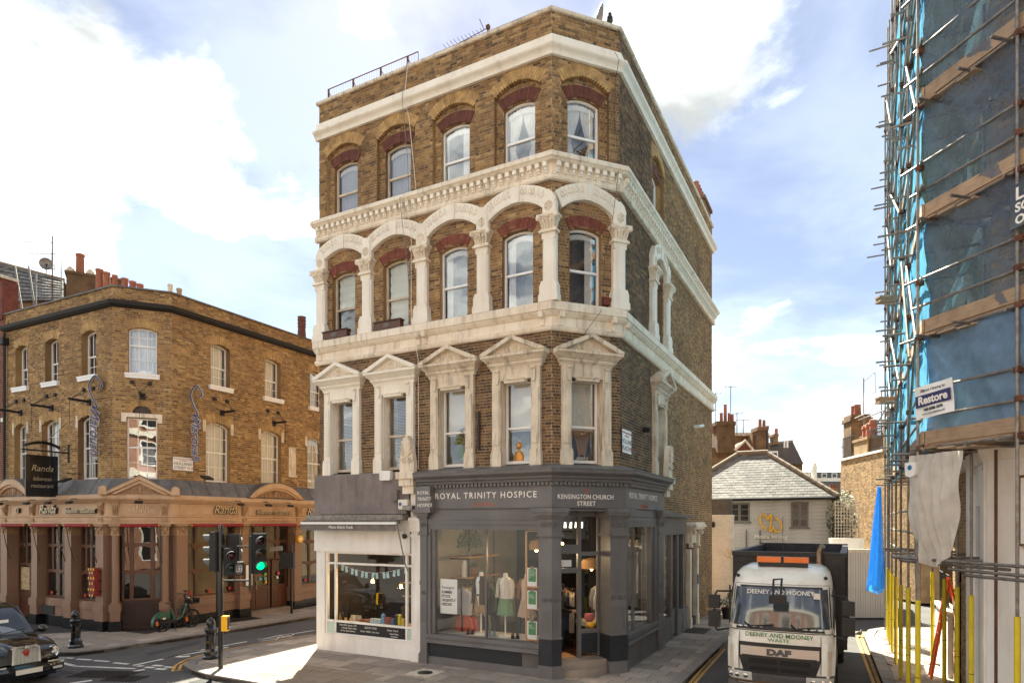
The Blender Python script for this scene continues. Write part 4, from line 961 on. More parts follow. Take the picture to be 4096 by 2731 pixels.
# anthemion blocks standing on the two ends of the shop cornice
def anthemion(W, u, label):
    m = MT['stone']; r = part('acroterion', MB().box(u-.3, u+.28, -.42, .0, 4.84, 5.02).box(u-.24, u+.22, -.36, 0, 4.66, 4.84).box(u-.18, u+.18, -.28, 0, 4.45, 4.66), m, CB, W.M, label=label)
    b = MB(); b.prism([(u-.22, 5.02), (u+.22, 5.02), (u+.24, 5.2), (u+.2, 5.42), (u+.17, 5.66), (u+.03, 5.98), (u-.02, 5.98), (u-.16, 5.66), (u-.2, 5.42), (u-.24, 5.2)], -.34, -.18)
    for i in range(9):
        a = PI*(.1+.8*i/8); b.tube([(u, -.35, 5.42), (u+.2*math.cos(a), -.37, 5.45+.5*math.sin(a)**1.2)], [.02, .035], 6)
    for s in (-1, 1): b.tube([(u+s*(.11+.09*math.cos(t*.7)*(1-t/14)), -.36, 5.32+.09*math.sin(t*.7)*(1-t/14)) for t in range(13)], .026, 6)
    part('leaf', b, m, r, W.M, smooth=True)
anthemion(WL, 3.44, 'cream stone palmette block between the two shops'); anthemion(WR, 3.75, 'cream stone palmette block at the lane end of the cornice')
# white delicatessen ------------------------------------------------------
WP = MT['white_paint']
part('rendered_band', MB().box(-.06, 3.36, -.12, .02, 4.0, 5.06), MT['mauve_render'], CB, WL.M)
part('render_ledge', MB().box(-.09, 3.34, -.2, .02, 3.92, 3.999), MT['mauve_render'], CB, WL.M)
ds = part('deli_front', MB().box(-.04, 3.4, -.15, .05, 2.86, 3.75).box(0, .32, -.1, .1, -.02, 2.86).box(.32, 3.44, -.1, .05, -.02, .47).box(.32, 3.44, -.12, .05, .47, .5), WP, CB, WL.M)
part('panel_mould', MB().ring([(.3, 2.97), (3.1, 2.97), (3.1, 3.5), (.3, 3.5)], [(.32, 2.99), (3.08, 2.99), (3.08, 3.48), (.32, 3.48)], -.158, -.14, True), WP, ds, WL.M)
wp = part('white_pilaster', MB().box(3.45, 3.745, -.14, .05, -.02, 3.45).box(3.43, 3.765, -.17, .05, -.02, .3).box(3.43, 3.765, -.17, .05, 3.3, 3.36).box(3.42, 3.77, -.19, .05, 3.45, 3.55).box(3.4, 3.76, -.22, .05, 3.72, 3.82).prism([(3.42, 3.55), (3.76, 3.55), (3.76, 3.72), (3.4, 3.72)], -.2, .05).box(3.42, 3.755, -.13, .05, 3.82, 4.45), WP, CB, WL.M)
aw = part('awning', MB().box(-.1, 3.38, -.42, -.13, 3.76, 3.9), MT['galv'], CB, WL.M)
part('front_bar', MB().box(-.1, 3.3, -.62, -.56, 3.64, 3.7), MT['upvc'], aw, WL.M)
va = MB(); va.sheet(lambda a, t: (-.1+3.4*a, -.6-.012*math.sin(a*40)*(1-t), 3.64-.17*(1-t)), 60, 3); va.box(-.08, 3.28, -.58, -.4, 3.66, 3.76); part('valance', va, MT['cloth_grey'], aw, WL.M)
text('Menoo Eclectic Foods', .115, WL.M @ T(1.4, -.617, 3.56), WH, aw, shear=.25, sx=.85, ext=.002)
part('strut', MB().tube([(3.33, -.6, 3.66), (3.36, -.3, 2.6), (3.36, -.17, 2.4)], .016), MT['galv'], aw, WL.M)
df = MB(); y0, y1 = -.07, .0
for x in (.36, .70, 3.23, 3.43): df.box(x-.03, x+.03, y0, y1, .5, 2.86)
for z in (.5, .86, 2.52, 2.83): df.box(.33, 3.46, y0+.002, y1, z-.028, z+.028)
dw = part('deli_window', df, WP, CB, WL.M)
for a, c in ((.39, .67), (.73, 3.2), (3.26, 3.4)):
    for z0, z1 in ((.89, 2.49), (2.55, 2.8)): part('pane', MB().add([(a, -.03, z0), (c, -.03, z0), (c, -.03, z1), (a, -.03, z1)], [(0,1,2,3)]), MT['glass_flat'], dw, WL.M)
    if c-a < 1: part('green_panel', MB().box(a, c, -.04, -.02, .53, .83), mat('green_glass_%d' % int(a*100), C(186,206,190), rough=.3), dw, WL.M)
bbd = part('blackboard', MB().box(.73, 3.2, -.05, -.02, .53, .83), MT['black_matt'], dw, WL.M)
for (u, z, s, t) in ((1.15,.77,.07,'Great Coffee  Espresso  Cold'), (1.2,.69,.07,'Croissants  Salami  Iberico'), (1.15,.61,.06,'Iced Teas  Salads  Sandwiches'), (1.98,.75,.075,'ECLECTIC FOOD'), (1.95,.64,.06,'ITALIAN   PEPPERS   Turkish Olives'), (2.75,.74,.07,'Quiches  Focaccia'), (2.8,.65,.065,'Eclectic Variety'), (2.8,.58,.055,'of Sandwiches')):
    text(t, s, WL.M @ T(u, -.052, z), WH, bbd, shear=.2, ext=.001, sx=.75)
text('69', .12, WL.M @ T(3.6, -.142, 2.6), MT['black_matt'], wp, ext=.002) if False else None
# little things fixed to the front
def alarm(W, u, z, w, h, m, label, cat='alarm box', d=.12, y=-.12): return thing('alarm_box', MB().prism([(u-w/2, z-h/2+.03), (u-w/2+.03, z-h/2), (u+w/2-.03, z-h/2), (u+w/2, z-h/2+.03), (u+w/2, z+h/2), (u-w/2, z+h/2)], y-d, y), m, label, cat, W.M)
a1 = alarm(WL, 2.63, 4.96, .36, .26, WP, 'white alarm box on the mauve rendered band under a window', y=-.121)
a2 = alarm(WL, 3.24, 4.17, .3, .26, MT['blind_cream'], 'cream alarm box with a blue round badge beside the white pilaster', y=-.121); part('badge', MB().lathe([(.05, 0), (.05, .006), (.001, .006)], 16, WL.M @ T(3.16, -.245, 4.18) @ RX(PI/2)), mat('badge_blue', C(60,100,150), rough=.4), a2, I4)
thing('junction_box', MB().box(2.82, 3.04, -.24, -.121, 4.28, 4.56), MT['mauve_render'], 'mauve painted junction box on the rendered band', 'junction box', WL.M)
thing('camera_floodlight', MB().box(3.3, 3.62, -.34, -.2, 4.02, 4.14).box(3.42, 3.5, -.24, -.12, 4.0, 4.1), MT['galv'], 'grey floodlight beside the hanging sign of the charity shop', 'light', WL.M)
cd = root('security_camera', 'cream dome camera on the white board under the awning', 'camera', M=WL.M @ T(3.18, -.16, 3.42)); part('housing', MB().lathe([(.001, -.08), (.07, -.07), (.1, -.02), (.1, .04), (.08, .06), (.001, .06)], 14, T(0, -.06, 0)), MT['blind_cream'], cd, smooth=True); part('lens', MB().ball((.12, -.08, -.1), .07, 10, 6), MT['black_gloss'], cd, smooth=True)
thing('alarm_box', MB().prism([(1.33, 9.02), (1.56, 9.02), (1.55, 9.2), (1.34, 9.2)], -.12, -.005), MT['brick_orange'], 'orange red alarm box low beside the second-floor corner window', 'alarm box', WK.M)
def street_plate(W, u, z, w, h, l1, l2, label, sub):
    r = root('street_name_plate', label, 'sign', M=W.M @ T(u, -.02, z))
    B = W.M @ T(u, 0, z); part('plate', MB().box(-w/2, w/2, -.03, -.006, -h/2, h/2), MT['upvc'], r, B); part('border', MB().ring([(-w/2, -h/2), (w/2, -h/2), (w/2, h/2), (-w/2, h/2)], [(-w/2+.012, -h/2+.012), (w/2-.012, -h/2+.012), (w/2-.012, h/2-.012), (-w/2+.012, h/2-.012)], -.036, -.005, True), MT['black_matt'], r, B)
    text('The Royal Borough of Kensington\nand Chelsea', h*.13, B @ T(0, -.032, h*.29), MT['letter_red'], r, ext=.001, sx=.62*w/.6)
    text(l1, h*.27, B @ T(0, -.032, -.01*h), MT['letter_black'], r, ext=.001, sx=.85*w/.62); text(l2[0], h*.27, B @ T(-w*.14, -.032, -h*.29), MT['letter_black'], r, ext=.001, sx=.8*w/.62); text(l2[1], h*.24, B @ T(w*.33, -.032, -h*.29), MT['letter_red'], r, ext=.001, sx=.8*w/.62)
street_plate(WR, .5, 5.75, .8, .62, 'HOLLAND', ('PLACE', 'W8'), 'white street name plate reading HOLLAND PLACE on the corner building', '')
for u, z, nm, lb in ((2.05, 6.25, 'vent_pipe', 'short dark flue pipe end on the side wall of the corner building'),): thing(nm, MB().lathe([(.07, 0), (.07, .2), (.05, .2), (.05, .02)], 14, WR.M @ T(u, 0, z) @ RX(PI/2)), MT['black_iron'], lb, 'pipe', smooth=True)
thing('vent_pipe', MB().tube([(8.6, 0, 7.2), (8.6, -.2, 7.2), (8.75, -.3, 7.24)], .06, 8), MT['upvc'], 'white bent flue pipe high on the plain side wall', 'pipe', WR.M, smooth=True)
thing('wall_notice', MB().box(9.25, 9.5, -.02, -.004, 1.2, 1.75), mat('sign_blue', C(40,110,160), rough=.5), 'small blue notice on the side wall by the stone doorway', 'sign', WR.M)
thing('downpipe', MB().box(4.9, 4.96, -.03, 0, 5.4, 6.35), MT['black_matt'], 'flat dark conduit beside a first-floor window', 'pipe', WL.M @ T(.55, -.02, .15))
for k, (c, cc) in enumerate(((.78, 'left'), (2.66, 'second'))):
    r = root('window_box', '%s brown wooden window box on the cream second-floor sill' % ('leftmost' if k == 0 else 'right-hand'), 'window box', M=WL.M @ T(c, -.1, 8.94), group='window boxes')
    part('box', MB().box(-.44, .46, -.1, .06, 0, .2), MT['wood_brown'], r); part('rim', MB().ring([(-.46, .19), (.48, .19), (.48, .23), (-.46, .23)], [(-.42, .2), (.44, .2), (.44, .22), (-.42, .22)], -.12, .07, True), MT['wood_brown'], r); part('panel', MB().lathe([(.09, 0), (.09, .008), (.001, .008)], 14, T(.0, -.101, .1) @ RX(PI/2) @ S3(1.2, .75, 1)), MT['cloth_grey'], r)
# ------------------------------------------------------------------ what stands inside the shops
def room_shell():
    L2 = lambda u, i: at(WL, u, -i)
    q = [L2(3.62, .12), L2(7.2, .12), at(WK, .2, -.5), at(WK, 1.45, -.5), at(WR, .1, -.12), at(WR, 3.3, -.12), at(WR, 6.6, -.12)]
    back = [tuple(Vector(at(WR, 6.6, -.12))-DL*6.2), tuple(Vector(L2(3.62, .12))+DR*5.5)]
    part('shop_floor', MB().plan(q + back, .25, .32), MT['floor_wood'], CB, I4); part('shop_ceiling', MB().plan(q + back, 3.95, 4.0), MT['interior_dark'], CB, I4)
    part('partition', MB().sweep([tuple(Vector(L2(3.62, .12))+DR*5.5), L2(3.62, .12)], [(0, .25), (0, 3.95), (.06, 3.95), (.06, .25)], True), MT['interior_wall'], CB, I4)
    part('back_wall', MB().sweep([tuple(Vector(L2(3.62, .12))+DR*5.4), back[0], q[-1]], [(0, .25), (0, 3.95)], caps=False), MT['interior_dark'], CB, I4)
    part('display_platform', MB().box(4.1, 7.15, .0, .95, .3, .785), MT['interior_wall'], CB, WL.M)
    part('display_platform', MB().box(.2, 2.5, .02, .9, .3, .86), MT['interior_wall'], CB, WR.M)
    d = [L2(.1, .1), L2(3.55, .1), tuple(Vector(L2(3.55, .1))+DR*3.6), tuple(Vector(L2(.1, .1))+DR*3.6)]
    part('deli_floor', MB().plan(d, .25, .3), MT['floor_wood'], CB, I4); part('deli_ceiling', MB().plan(d, 2.95, 3.0), MT['interior_wall'], CB, I4)
    part('deli_back_wall', MB().sweep([d[0], d[3], d[2], d[1]], [(0, .25), (0, 2.95)], caps=False), MT['interior_dark'], CB, I4)
room_shell()
bulb_m = mat('bulb', C(255,200,120), emit=(1, .55, .18, 1), es=4)
def pendant(W, u, i, z, shade, label, power=14, ztop=3.95, r_=.2):
    r = root('pendant_lamp', label, 'lamp', M=W.M @ T(u, i, z), group='lit pendant lamps in the shops')
    part('cord', MB().tube([(0, 0, .06), (0, 0, ztop-z)], .006, 5), MT['black_matt'], r); part('bulb', MB().ball((0, 0, 0), .045, 10, 8, (1, 1, 1.25)), bulb_m, r, smooth=True); part('holder', MB().lathe([(.02, .05), (.025, .12), (.01, .13)], 8), MT['black_matt'], r)
    if shade == 'basket': part('shade', MB().lathe([(r_, .0), (r_*1.05, .12), (r_*.8, .24), (r_*.3, .28), (.02, .28)], 18, cap=False), MT['pine'], r, smooth=True)
    elif shade == 'glass': part('shade', MB().lathe([(.11, -.07), (.1, 0), (.06, .08), (.02, .11)], 14, cap=False), glassmat('amber_%d' % int(u*100), (1, .7, .35, 1)), r, smooth=True)
    li = bpy.data.lights.new('bulb_light', 'POINT'); li.energy = power; li.color = (1, .72, .42); li.shadow_soft_size = .06
    lo = bpy.data.objects.new('bulb_light', li); col.objects.link(lo); lo.parent = r; lo.matrix_basis = T(0, 0, -.1)
pendant(WL, 6.55, 1.1, 2.98, 'basket', 'rattan pendant lamp with lit bulb in the big display window', 8)
pendant(WR, .95, 1.1, 2.45, 'basket', 'rattan pendant lamp with lit bulb in the side-street display window', 2.5, r_=.3)
pendant(WK, 1.15, 1.9, 3.1, 'none', 'bare lit bulb seen through the side light of the entrance', 1.2)
pendant(WL, 1.25, .9, 1.95, 'glass', 'left amber glass pendant lamp in the delicatessen', 6, 2.95)
pendant(WL, 2.3, .9, 1.85, 'glass', 'right amber glass pendant lamp in the delicatessen', 6, 2.95)
sp = root('track_light', 'short track of white spotlights inside the entrance', 'lamp', M=WK.M @ T(1.2, 1.3, 3.6)); part('track', MB().box(-.3, .3, -.02, .02, .1, .13), MT['black_matt'], sp)
for i in range(4): part('spot', MB().lathe([(.025, .1), (.035, .0), (.04, -.05), (.001, -.05)], 8, T(-.24+i*.16, 0, 0) @ RX(.3*(i % 2))), mat('spot_%d' % i, C(240,235,225), emit=(1, .9, .75, 1), es=.5), sp)
# dressed mannequins
def loft_part(n, rings, m, p, M): return part(n, MB().loft(rings), m, p, M, smooth=True)
def mannequin(u, i, dz, label, jacket, inner, bottom, kind, yaw=0):
    M = WL.M @ T(u, i, .786) @ RZ(yaw); r = root('mannequin', label, 'mannequin', M=M, group='mannequins in the charity shop window')
    st = mat('mannequin_white', C(226,218,206), rough=.5) if 'mannequin_white' not in MT else MT['mannequin_white']
    part('base', MB().lathe([(.19, 0), (.19, .02), (.16, .035), (.02, .04)], 20), st, r, smooth=True); part('pole', MB().tube([(0, 0, .03), (0, 0, .8)], .022, 8), st, r)
    part('torso', MB().loft([(0, 0, .72, .1, .08), (0, 0, .95, .16, .12), (0, 0, 1.1, .13, .1), (0, 0, 1.38, .17, .12), (0, 0, 1.46, .17, .1), (0, 0, 1.5, .06, .06), (0, 0, 1.6, .055, .055), (0, 0, 1.615, .05, .05)]), st, r, smooth=True)
    part('top', MB().loft([(0, 0, .98, .17, .13), (0, 0, 1.12, .155, .12), (0, -.005, 1.36, .185, .14), (0, 0, 1.45, .18, .12), (0, 0, 1.5, .075, .075)]), inner, r, smooth=True)
    if kind == 'shorts':
        b = MB()
        for s in (-1, 1): b.loft([(s*.1, 0, .56, .1, .12), (s*.09, 0, .8, .105, .125), (s*.06, 0, .95, .11, .12), (s*.05, 0, 1.02, .11, .12)])
        part('shorts', b, bottom, r, smooth=True); part('belt', MB().loft([(0, 0, 1.0, .165, .13), (0, 0, 1.045, .163, .128)]), MT['wood_brown'], r)
    else:
        b = MB(); n = 40; zz = ((.55, .24 if kind == 'skirt' else .27), (.75, .22), (1.0, .165), (1.06, .155)); v = []
        for z, rr in zz:
            for k in range(n): a = 2*PI*k/n; q = rr*(1+.07*math.cos(a*9)*(1.06-z)*2); v.append((q*math.cos(a), q*.75*math.sin(a), z))
        b.add(v, [(j*n+k, j*n+(k+1) % n, (j+1)*n+(k+1) % n, (j+1)*n+k) for j in range(3) for k in range(n)]); part('skirt', b, bottom, r, smooth=True)
    lo = .78 if kind == 'shorts' else .98
    b = MB(); n = 22; prof = [(lo, .225, .17), (1.15, .2, .155), (1.36, .215, .16), (1.46, .2, .13), (1.515, .09, .09)]; v = []
    for z, rx, ry in prof:
        for k in range(n+1): a = -PI/2+.42+(2*PI-.84)*k/n; v.append((rx*math.cos(a), ry*math.sin(a), z))
    b.add(v, [(j*(n+1)+k, j*(n+1)+k+1, (j+1)*(n+1)+k+1, (j+1)*(n+1)+k) for j in range(4) for k in range(n)])
    for s in (-1, 1): b.tube([(s*.18, 0, 1.45), (s*.245, .0, 1.3), (s*.27, -.01, 1.08), (s*.265, -.05, lo-.0)], [.065, .068, .058, .05], 10)
    part('jacket', b, jacket, r, smooth=True)
    if kind != 'dress': part('collar', MB().tube([(-.07, -.13, 1.34), (-.09, -.08, 1.48), (0, .08, 1.53), (.09, -.08, 1.48), (.07, -.13, 1.34)], .022, 6), jacket, r, smooth=True)
    if kind == 'skirt': [part('button', MB().ball((.02, -.165, 1.05+.09*k), .011, 6, 4), MT['brass'], r) for k in range(4)]
cloth = lambda n, a, b=None, ns=20: mat('cloth_'+n, a, b, ns=ns, rough=.9, bump=.15, bs=60)
check = cloth('check', C(60,130,120), C(150,160,90), 60)
mannequin(5.28, .42, 0, 'mannequin in brown blazer, white shirt and khaki shorts', cloth('blazer', C(74,52,40)), cloth('shirt', C(232,230,228)), cloth('khaki', C(176,146,104), C(160,130,90)), 'shorts', -.3)
mannequin(6.02, .38, 0, 'mannequin in cream denim jacket and green checked skirt', cloth('denim_cream', C(216,204,184), C(204,190,168)), cloth('tee', C(230,226,220)), check, 'skirt', -.3)
mannequin(6.62, .4, 0, 'mannequin in tan jacket and pale flowered dress', cloth('tan', C(146,92,48), C(130,80,42)), cloth('dress_top', C(206,184,158)), cloth('flower', C(212,190,164), C(150,110,90), 40), 'dress', -.3)
# clothes rails with garments on hangers
def garment(r, x, z, m, ln, w=.36, dep=.05, sleeve=True, axis=0.0, M=None):
    b = MB(); b.prism([(-w/2, -ln), (w/2, -ln), (w/2*.95, -.2), (w/2, -.1), (w*.3, -.03), (.06, 0), (-.06, 0), (-w*.3, -.03), (-w/2, -.1), (-w/2*.95, -.2)], -dep/2, dep/2)
    if sleeve:
        for s in (-1, 1): b.tube([(s*w*.42, 0, -.08), (s*w*.56, 0, -.3), (s*w*.58, -.02, -.58)], [.05, .05, .04], 8)
    g = part('garment', b, m, r, M, smooth=True)
    part('hanger', MB().tube([(-w*.4, 0, -.06), (0, 0, .03), (w*.4, 0, -.06)], .007, 5).tube([(0, 0, .03), (.0, 0, .07), (.02, 0, .1), (0, 0, .12)], .004, 5), MT['pine'], g, M)
def rail(W, u, i, z, length, yaw, cols, label, ln=.75):
    M = W.M @ T(u, i, z) @ RZ(yaw); r = root('clothes_rail', label, 'clothes rail', M=M, group='clothes rails in the charity shop')
    part('bar', MB().tube([(0, 0, 0), (0, length, 0)], .014, 8), MT['black_matt'], r)
    for e in (0, length): part('upright', MB().tube([(0, e, 0), (0, e, -z+.32)], .014, 8), MT['black_matt'], r)
    n = len(cols)
    for k, c in enumerate(cols): garment(r, 0, 0, c, ln*rnd.uniform(.88, 1.08), rnd.uniform(.4, .48), length/n*.8, True, 0, M @ T(0, length*(k+.5)/n, -.1) @ RZ(rnd.uniform(-.12, .12)))
cw_, cg, cb, cn, cr, cst = cloth('white', C(214,210,208)), cloth('beige', C(170,156,136)), cloth('blk', C(34,32,32)), cloth('navy', C(46,52,66)), cloth('wine', C(92,40,38)), cloth('stripe', C(150,150,146), C(80,78,78), 90)
cor, cgn, cbl = cloth('orange', C(206,88,44), C(190,76,36)), cloth('green', C(70,86,70)), cloth('jean', C(120,136,150), C(90,106,124))
rail(WL, 4.62, .5, 2.02, 1.3, -.25, [cw_, cg, cg, cst, cw_, cb, cgn, cn], 'upper clothes rail of white and beige tops behind the summer stock poster')
rail(WL, 4.62, .55, 1.32, 1.2, -.25, [cor, cor, cst, cb, cst, cn, cb], 'lower clothes rail starting with a bright orange shirt', .52)
rail(WL, 5.75, 1.5, 1.9, 1.6, -1.2, [cb, cn, cg, cb, cgn, cst, cb, cr, cn, cg], 'long rail of dark trousers and coats behind the mannequins', 1.1)
rail(WK, 1.28, 1.5, 1.85, 1.8, -.25, [cb, cn, cbl, cb, cb, cst, cn, cb], 'rail of jeans and dark coats just inside the open entrance', 1.15)
rail(WR, .75, .55, 2.05, .9, -.9, [cbl, cw_, cbl, cst], 'rail of pale blue shirts and jeans in the side-street window', 1.0)
# wall shelves with plants, poster stand, poster
sh = root('wall_shelf', 'pipe-and-board shelves with plants on the white wall of the charity shop', 'shelf', M=WL.M @ T(4.1, .9, .3))
part('pipe', MB().tube([(.5, 0, .5), (.5, 0, 3.2)], .02, 8), MT['black_matt'], sh); part('pipe', MB().tube([(.5, 1.4, .5), (.5, 1.4, 3.2)], .02, 8), MT['black_matt'], sh)
for z in (1.86, 2.42):
    part('board', MB().box(-.05, .55, -.1, 1.7, z, z+.035), MT['pine'], sh); part('bracket', MB().tube([(-.1, 0, z-.03), (.5, 0, z-.03)], .02, 8), MT['black_matt'], sh)
def plant(name, label, M, pot_m, n, spread, h, leaf, lm, pr=.09, ph=.16, droop=0.3):
    r = root(name, label, 'potted plant', M=M)
    part('pot', MB().lathe([(pr*.7, 0), (pr, ph), (pr*.92, ph), (pr*.85, ph-.02), (.001, ph-.03)], 14), pot_m, r, smooth=True)
    b = MB()
    for k in range(n):
        a = rnd.uniform(0, 2*PI); t = rnd.random(); rr = spread*math.sqrt(rnd.random()); zz = ph+h*(1-(rr/spread)**2*droop*2)*rnd.uniform(.25, 1)
        c = Vector((rr*math.cos(a), rr*math.sin(a), zz)); q = Vector((rnd.uniform(-1,1), rnd.uniform(-1,1), rnd.uniform(-.3,1))).normalized()*leaf; s = q.orthogonal().normalized()*leaf*.28
        b.add([c-q, c+s, c+q, c-s], [(0,1,2,3)])
    part('foliage', b, lm, r)
    b = MB(); [b.tube([(0, 0, ph-.03), (rnd.uniform(-.5,.5)*spread, rnd.uniform(-.5,.5)*spread, ph+h*.8)], .006, 4) for _ in range(6)]; part('stems', b, MT['wood_dark'], r)
    return r
leafm = mat('leaf', C(70,92,56), C(46,66,38), ns=3, rough=.6, vary=.3); leaf2 = mat('leaf_dry', C(128,128,70), C(100,100,52), ns=3, rough=.7, vary=.3)
plant('trailing_plant', 'big bushy green plant hanging high in the display window', WL.M @ T(4.72, .75, 2.76), MT['cloth_grey'], 420, .34, .75, .05, leafm)
plant('succulent_pot', 'small succulent in a copper pot on the window shelf', WL.M @ T(4.78, .85, 2.32), MT['terracotta'], 60, .1, .14, .04, leafm)
thing('vase', MB().lathe([(.08, 0), (.085, .3), (.07, .38), (.045, .42), (.05, .46)], 14, WL.M @ T(4.48, .88, 2.2)), MT['mannequin_white'], 'tall white vase on the lower window shelf', 'vase', smooth=True)
ps = root('poster', 'white paper poster reading Kensington summer stock urgently needed', 'poster', M=WL.M @ T(4.58, .02, 1.3)); Bp = WL.M @ T(4.3, -.02, 0)
part('sheet', MB().box(0, .52, 0, .004, 1.32, 2.22), MT['upvc'], ps, Bp)
text('Kensington', .105, Bp @ T(.04, -.003, 2.0), MT['letter_black'], ps, shear=.2, align='LEFT', ext=.001, sx=.82); text('SUMMER\nSTOCK\nURGENTLY\nNEEDED', .1, Bp @ T(.04, -.003, 1.72), MT['letter_black'], ps, align='LEFT', ext=.001, bold=.003, sx=.86, line=1.05)
fr2 = root('pine_frame', 'tall pine ladder stand holding three green clipboard notices', 'display stand', M=WL.M @ T(6.95, .05, .786))
for x in (-.17, .19): part('upright', MB().box(x-.02, x+.02, -.02, .02, 0, 2.7), MT['pine'], fr2)
for z in (.02, .78, 1.32, 2.68): part('rung', MB().box(-.15, .17, -.02, .1, z, z+.025), MT['pine'], fr2)
grn = mat('poster_green', C(42,128,62), rough=.6)
for k, (z, t) in enumerate(((.06, 'Please\ndonate in\nstore today.'), (.8, 'Help your\nplanet and\nyour hospice.'), (1.35, 'Thanks to\nyou, we save\n200+ tonnes of\nclothing from\nlandfill every\nyear.'))):
    c = root('clipboard', '%s of three clipboards with green notices on the pine stand' % ('lowest', 'middle', 'topmost')[k], 'clipboard', M=WL.M @ T(6.96, .0, .786+z), group='clipboards on the pine stand')
    part('board', MB().box(-.13, .14, -.002, .004, 0, .46), MT['pine'], c); part('paper', MB().box(-.125, .135, -.008, -.003, .01, .45), MT['upvc'], c); part('notice', MB().box(-.09, .11, -.012, -.009, .12, .43), grn, c); part('clip', MB().box(-.04, .05, -.02, -.008, .43, .49), MT['galv'], c)
    text(t, .034, WM[c.name] @ T(-.08, -.0125, .32), MT['letter_white'], c, align='LEFT', ext=.0005, sx=.9)
for k, (u, m, lb) in enumerate(((5.02, cloth('suede', C(70,44,32)), 'brown suede shoes on the window floor'), (5.66, cbl, 'pale blue canvas shoes on the window floor'), (6.34, cb, 'black sandals with orange beads on the window floor'))):
    r = root('pair_of_shoes', lb, 'shoes', M=WL.M @ T(u, .3, .786) @ RZ(.5))
    for s in (-.06, .06): part('shoe', MB().loft([(s, 0, 0, .045, .13), (s, 0, .02, .047, .132), (s, .02, .06, .042, .1), (s, .05, .11, .035, .05)], 12), m, r, smooth=True)
# corner display seen through the side light
tb = root('display_table', 'low plaster display table with a pink vase by the side light', 'table', M=WK.M @ T(1.62, .95, .32)); part('top', MB().box(-.35, .5, -.3, .35, .7, .82), MT['interior_wall'], tb)
for x in (-.3, .4): part('leg', MB().box(x-.03, x+.03, -.25, -.19, 0, .7), MT['pine'], tb)
thing('pink_bowl', MB().lathe([(.06, 0), (.13, .06), (.14, .15), (.11, .2), (.1, .2)], 14, WK.M @ T(1.42, .8, 1.14)), cloth('pink', C(196,110,116)), 'shiny pink bowl on the plaster display table', 'bowl', smooth=True)
thing('yellow_toy', MB().ball((0, 0, .08), .1, 10, 6, (1.2, .8, .8)).ball((.1, 0, .12), .05, 8, 5), MT['yellow_box'], 'yellow toy low behind the side light of the entrance', 'toy', WK.M @ T(1.3, .5, 1.02), smooth=True)
for k, (u, z) in enumerate(((.75, .86), (1.25, .86))): thing('trainers', MB().loft([(-.05, 0, 0, .04, .12), (-.05, 0, .03, .042, .12), (-.05, .03, .1, .035, .05)], 10).loft([(.06, .02, 0, .04, .12), (.06, .02, .03, .042, .12), (.06, .05, .1, .035, .05)], 10), cw_ if k == 0 else MT['yellow_sleeve'], ('white trainers' if k == 0 else 'yellow and grey boots') + ' on the side-street window floor', 'shoes', WR.M @ T(u, .35, z) @ RZ(.6), smooth=True)
# delicatessen counter goods
dc_ = root('deli_counter', 'window counter of the delicatessen laid with groceries', 'counter', M=WL.M @ T(1.9, .3, .3)); part('top', MB().box(-1.5, 1.45, -.22, .3, .5, .56), MT['pine'], dc_); part('front', MB().box(-1.48, 1.43, -.2, .28, 0, .5), MT['interior_wall'], dc_)
part('wall_shelf', MB().box(-1.4, 1.4, 3.0, 3.25, .9, .94).box(-1.4, 1.4, 3.0, 3.25, 1.35, 1.39), MT['interior_wall'], dc_); part('counter_case', MB().box(-.2, 1.3, 1.4, 2.0, 0, .85), MT['interior_dark'], dc_)
zc = .86
def bottle(u, i, h, m, label, z=zc): thing('bottle', MB().lathe([(.035, 0), (.037, .02), (.037, h*.58), (.015, h*.78), (.014, h), (.001, h)], 12, WL.M @ T(u, i, z)), m, label, 'bottle', smooth=True)
bg_ = mat('bottle_glass', C(22,24,18), rough=.15); bo = mat('bottle_oil', C(150,120,30), rough=.15)
for u, i, h, m, l in ((.45, .12, .34, bg_, 'dark wine bottle in the narrow left pane of the delicatessen'), (.55, .2, .42, bg_, 'taller dark bottle in the narrow left pane of the delicatessen'), (.93, .22, .62, bg_, 'tallest dark bottle behind the left pane edge'), (.84, .1, .36, bg_, 'dark bottle standing in front of the tallest one'), (.78, .04, .24, bo, 'small yellow oil bottle at the left of the counter')): bottle(u, i, h, m, l)
pk = [('pale blue', C(120,170,196)), ('brown and red', C(150,84,60)), ('crimson', C(150,50,66)), ('small teal', C(60,110,130)), ('black', C(40,36,36)), ('bright yellow', C(226,200,40)), ('short yellow', C(214,190,44)), ('maroon', C(110,44,44))]
for k, (nm, c) in enumerate(pk):
    h = (.3, .22, .22, .2, .3, .32, .22, .2)[k]; u = 2.34+k*.115
    thing('coffee_packet', MB().prism([(-.05, 0), (.05, 0), (.052, h*.8), (.03, h), (-.03, h), (-.052, h*.8)], -.035, .035), mat('packet_%d' % k, c, tuple(x*.6 for x in c[:3])+(1,), ns=25, rough=.4), '%s coffee packet on the delicatessen counter' % nm, 'packet', WL.M @ T(u, .06, zc) @ RZ(rnd.uniform(-.3, .3)))
for k in range(3): thing('gift_box', MB().box(-.055, .055, -.05, .05, 0, .15), mat('gift_%d' % k, C(168,184,190), rough=.6), '%s of three pale grey boxes on the delicatessen counter' % ('left', 'middle', 'right')[k], 'box', WL.M @ T(1.98+k*.125, .05, zc))
brd = MB()
for k in range(7): brd.ball((rnd.uniform(-.25, .3), rnd.uniform(-.06, .08), .05), .1, 10, 6, (1.3, .7, .5))
thing('bread_loaves', brd, mat('bread', C(150,96,56), C(110,66,36), ns=12, rough=.8), 'brown loaves of bread heaped on the counter', 'bread', WL.M @ T(1.55, .1, zc), smooth=True)
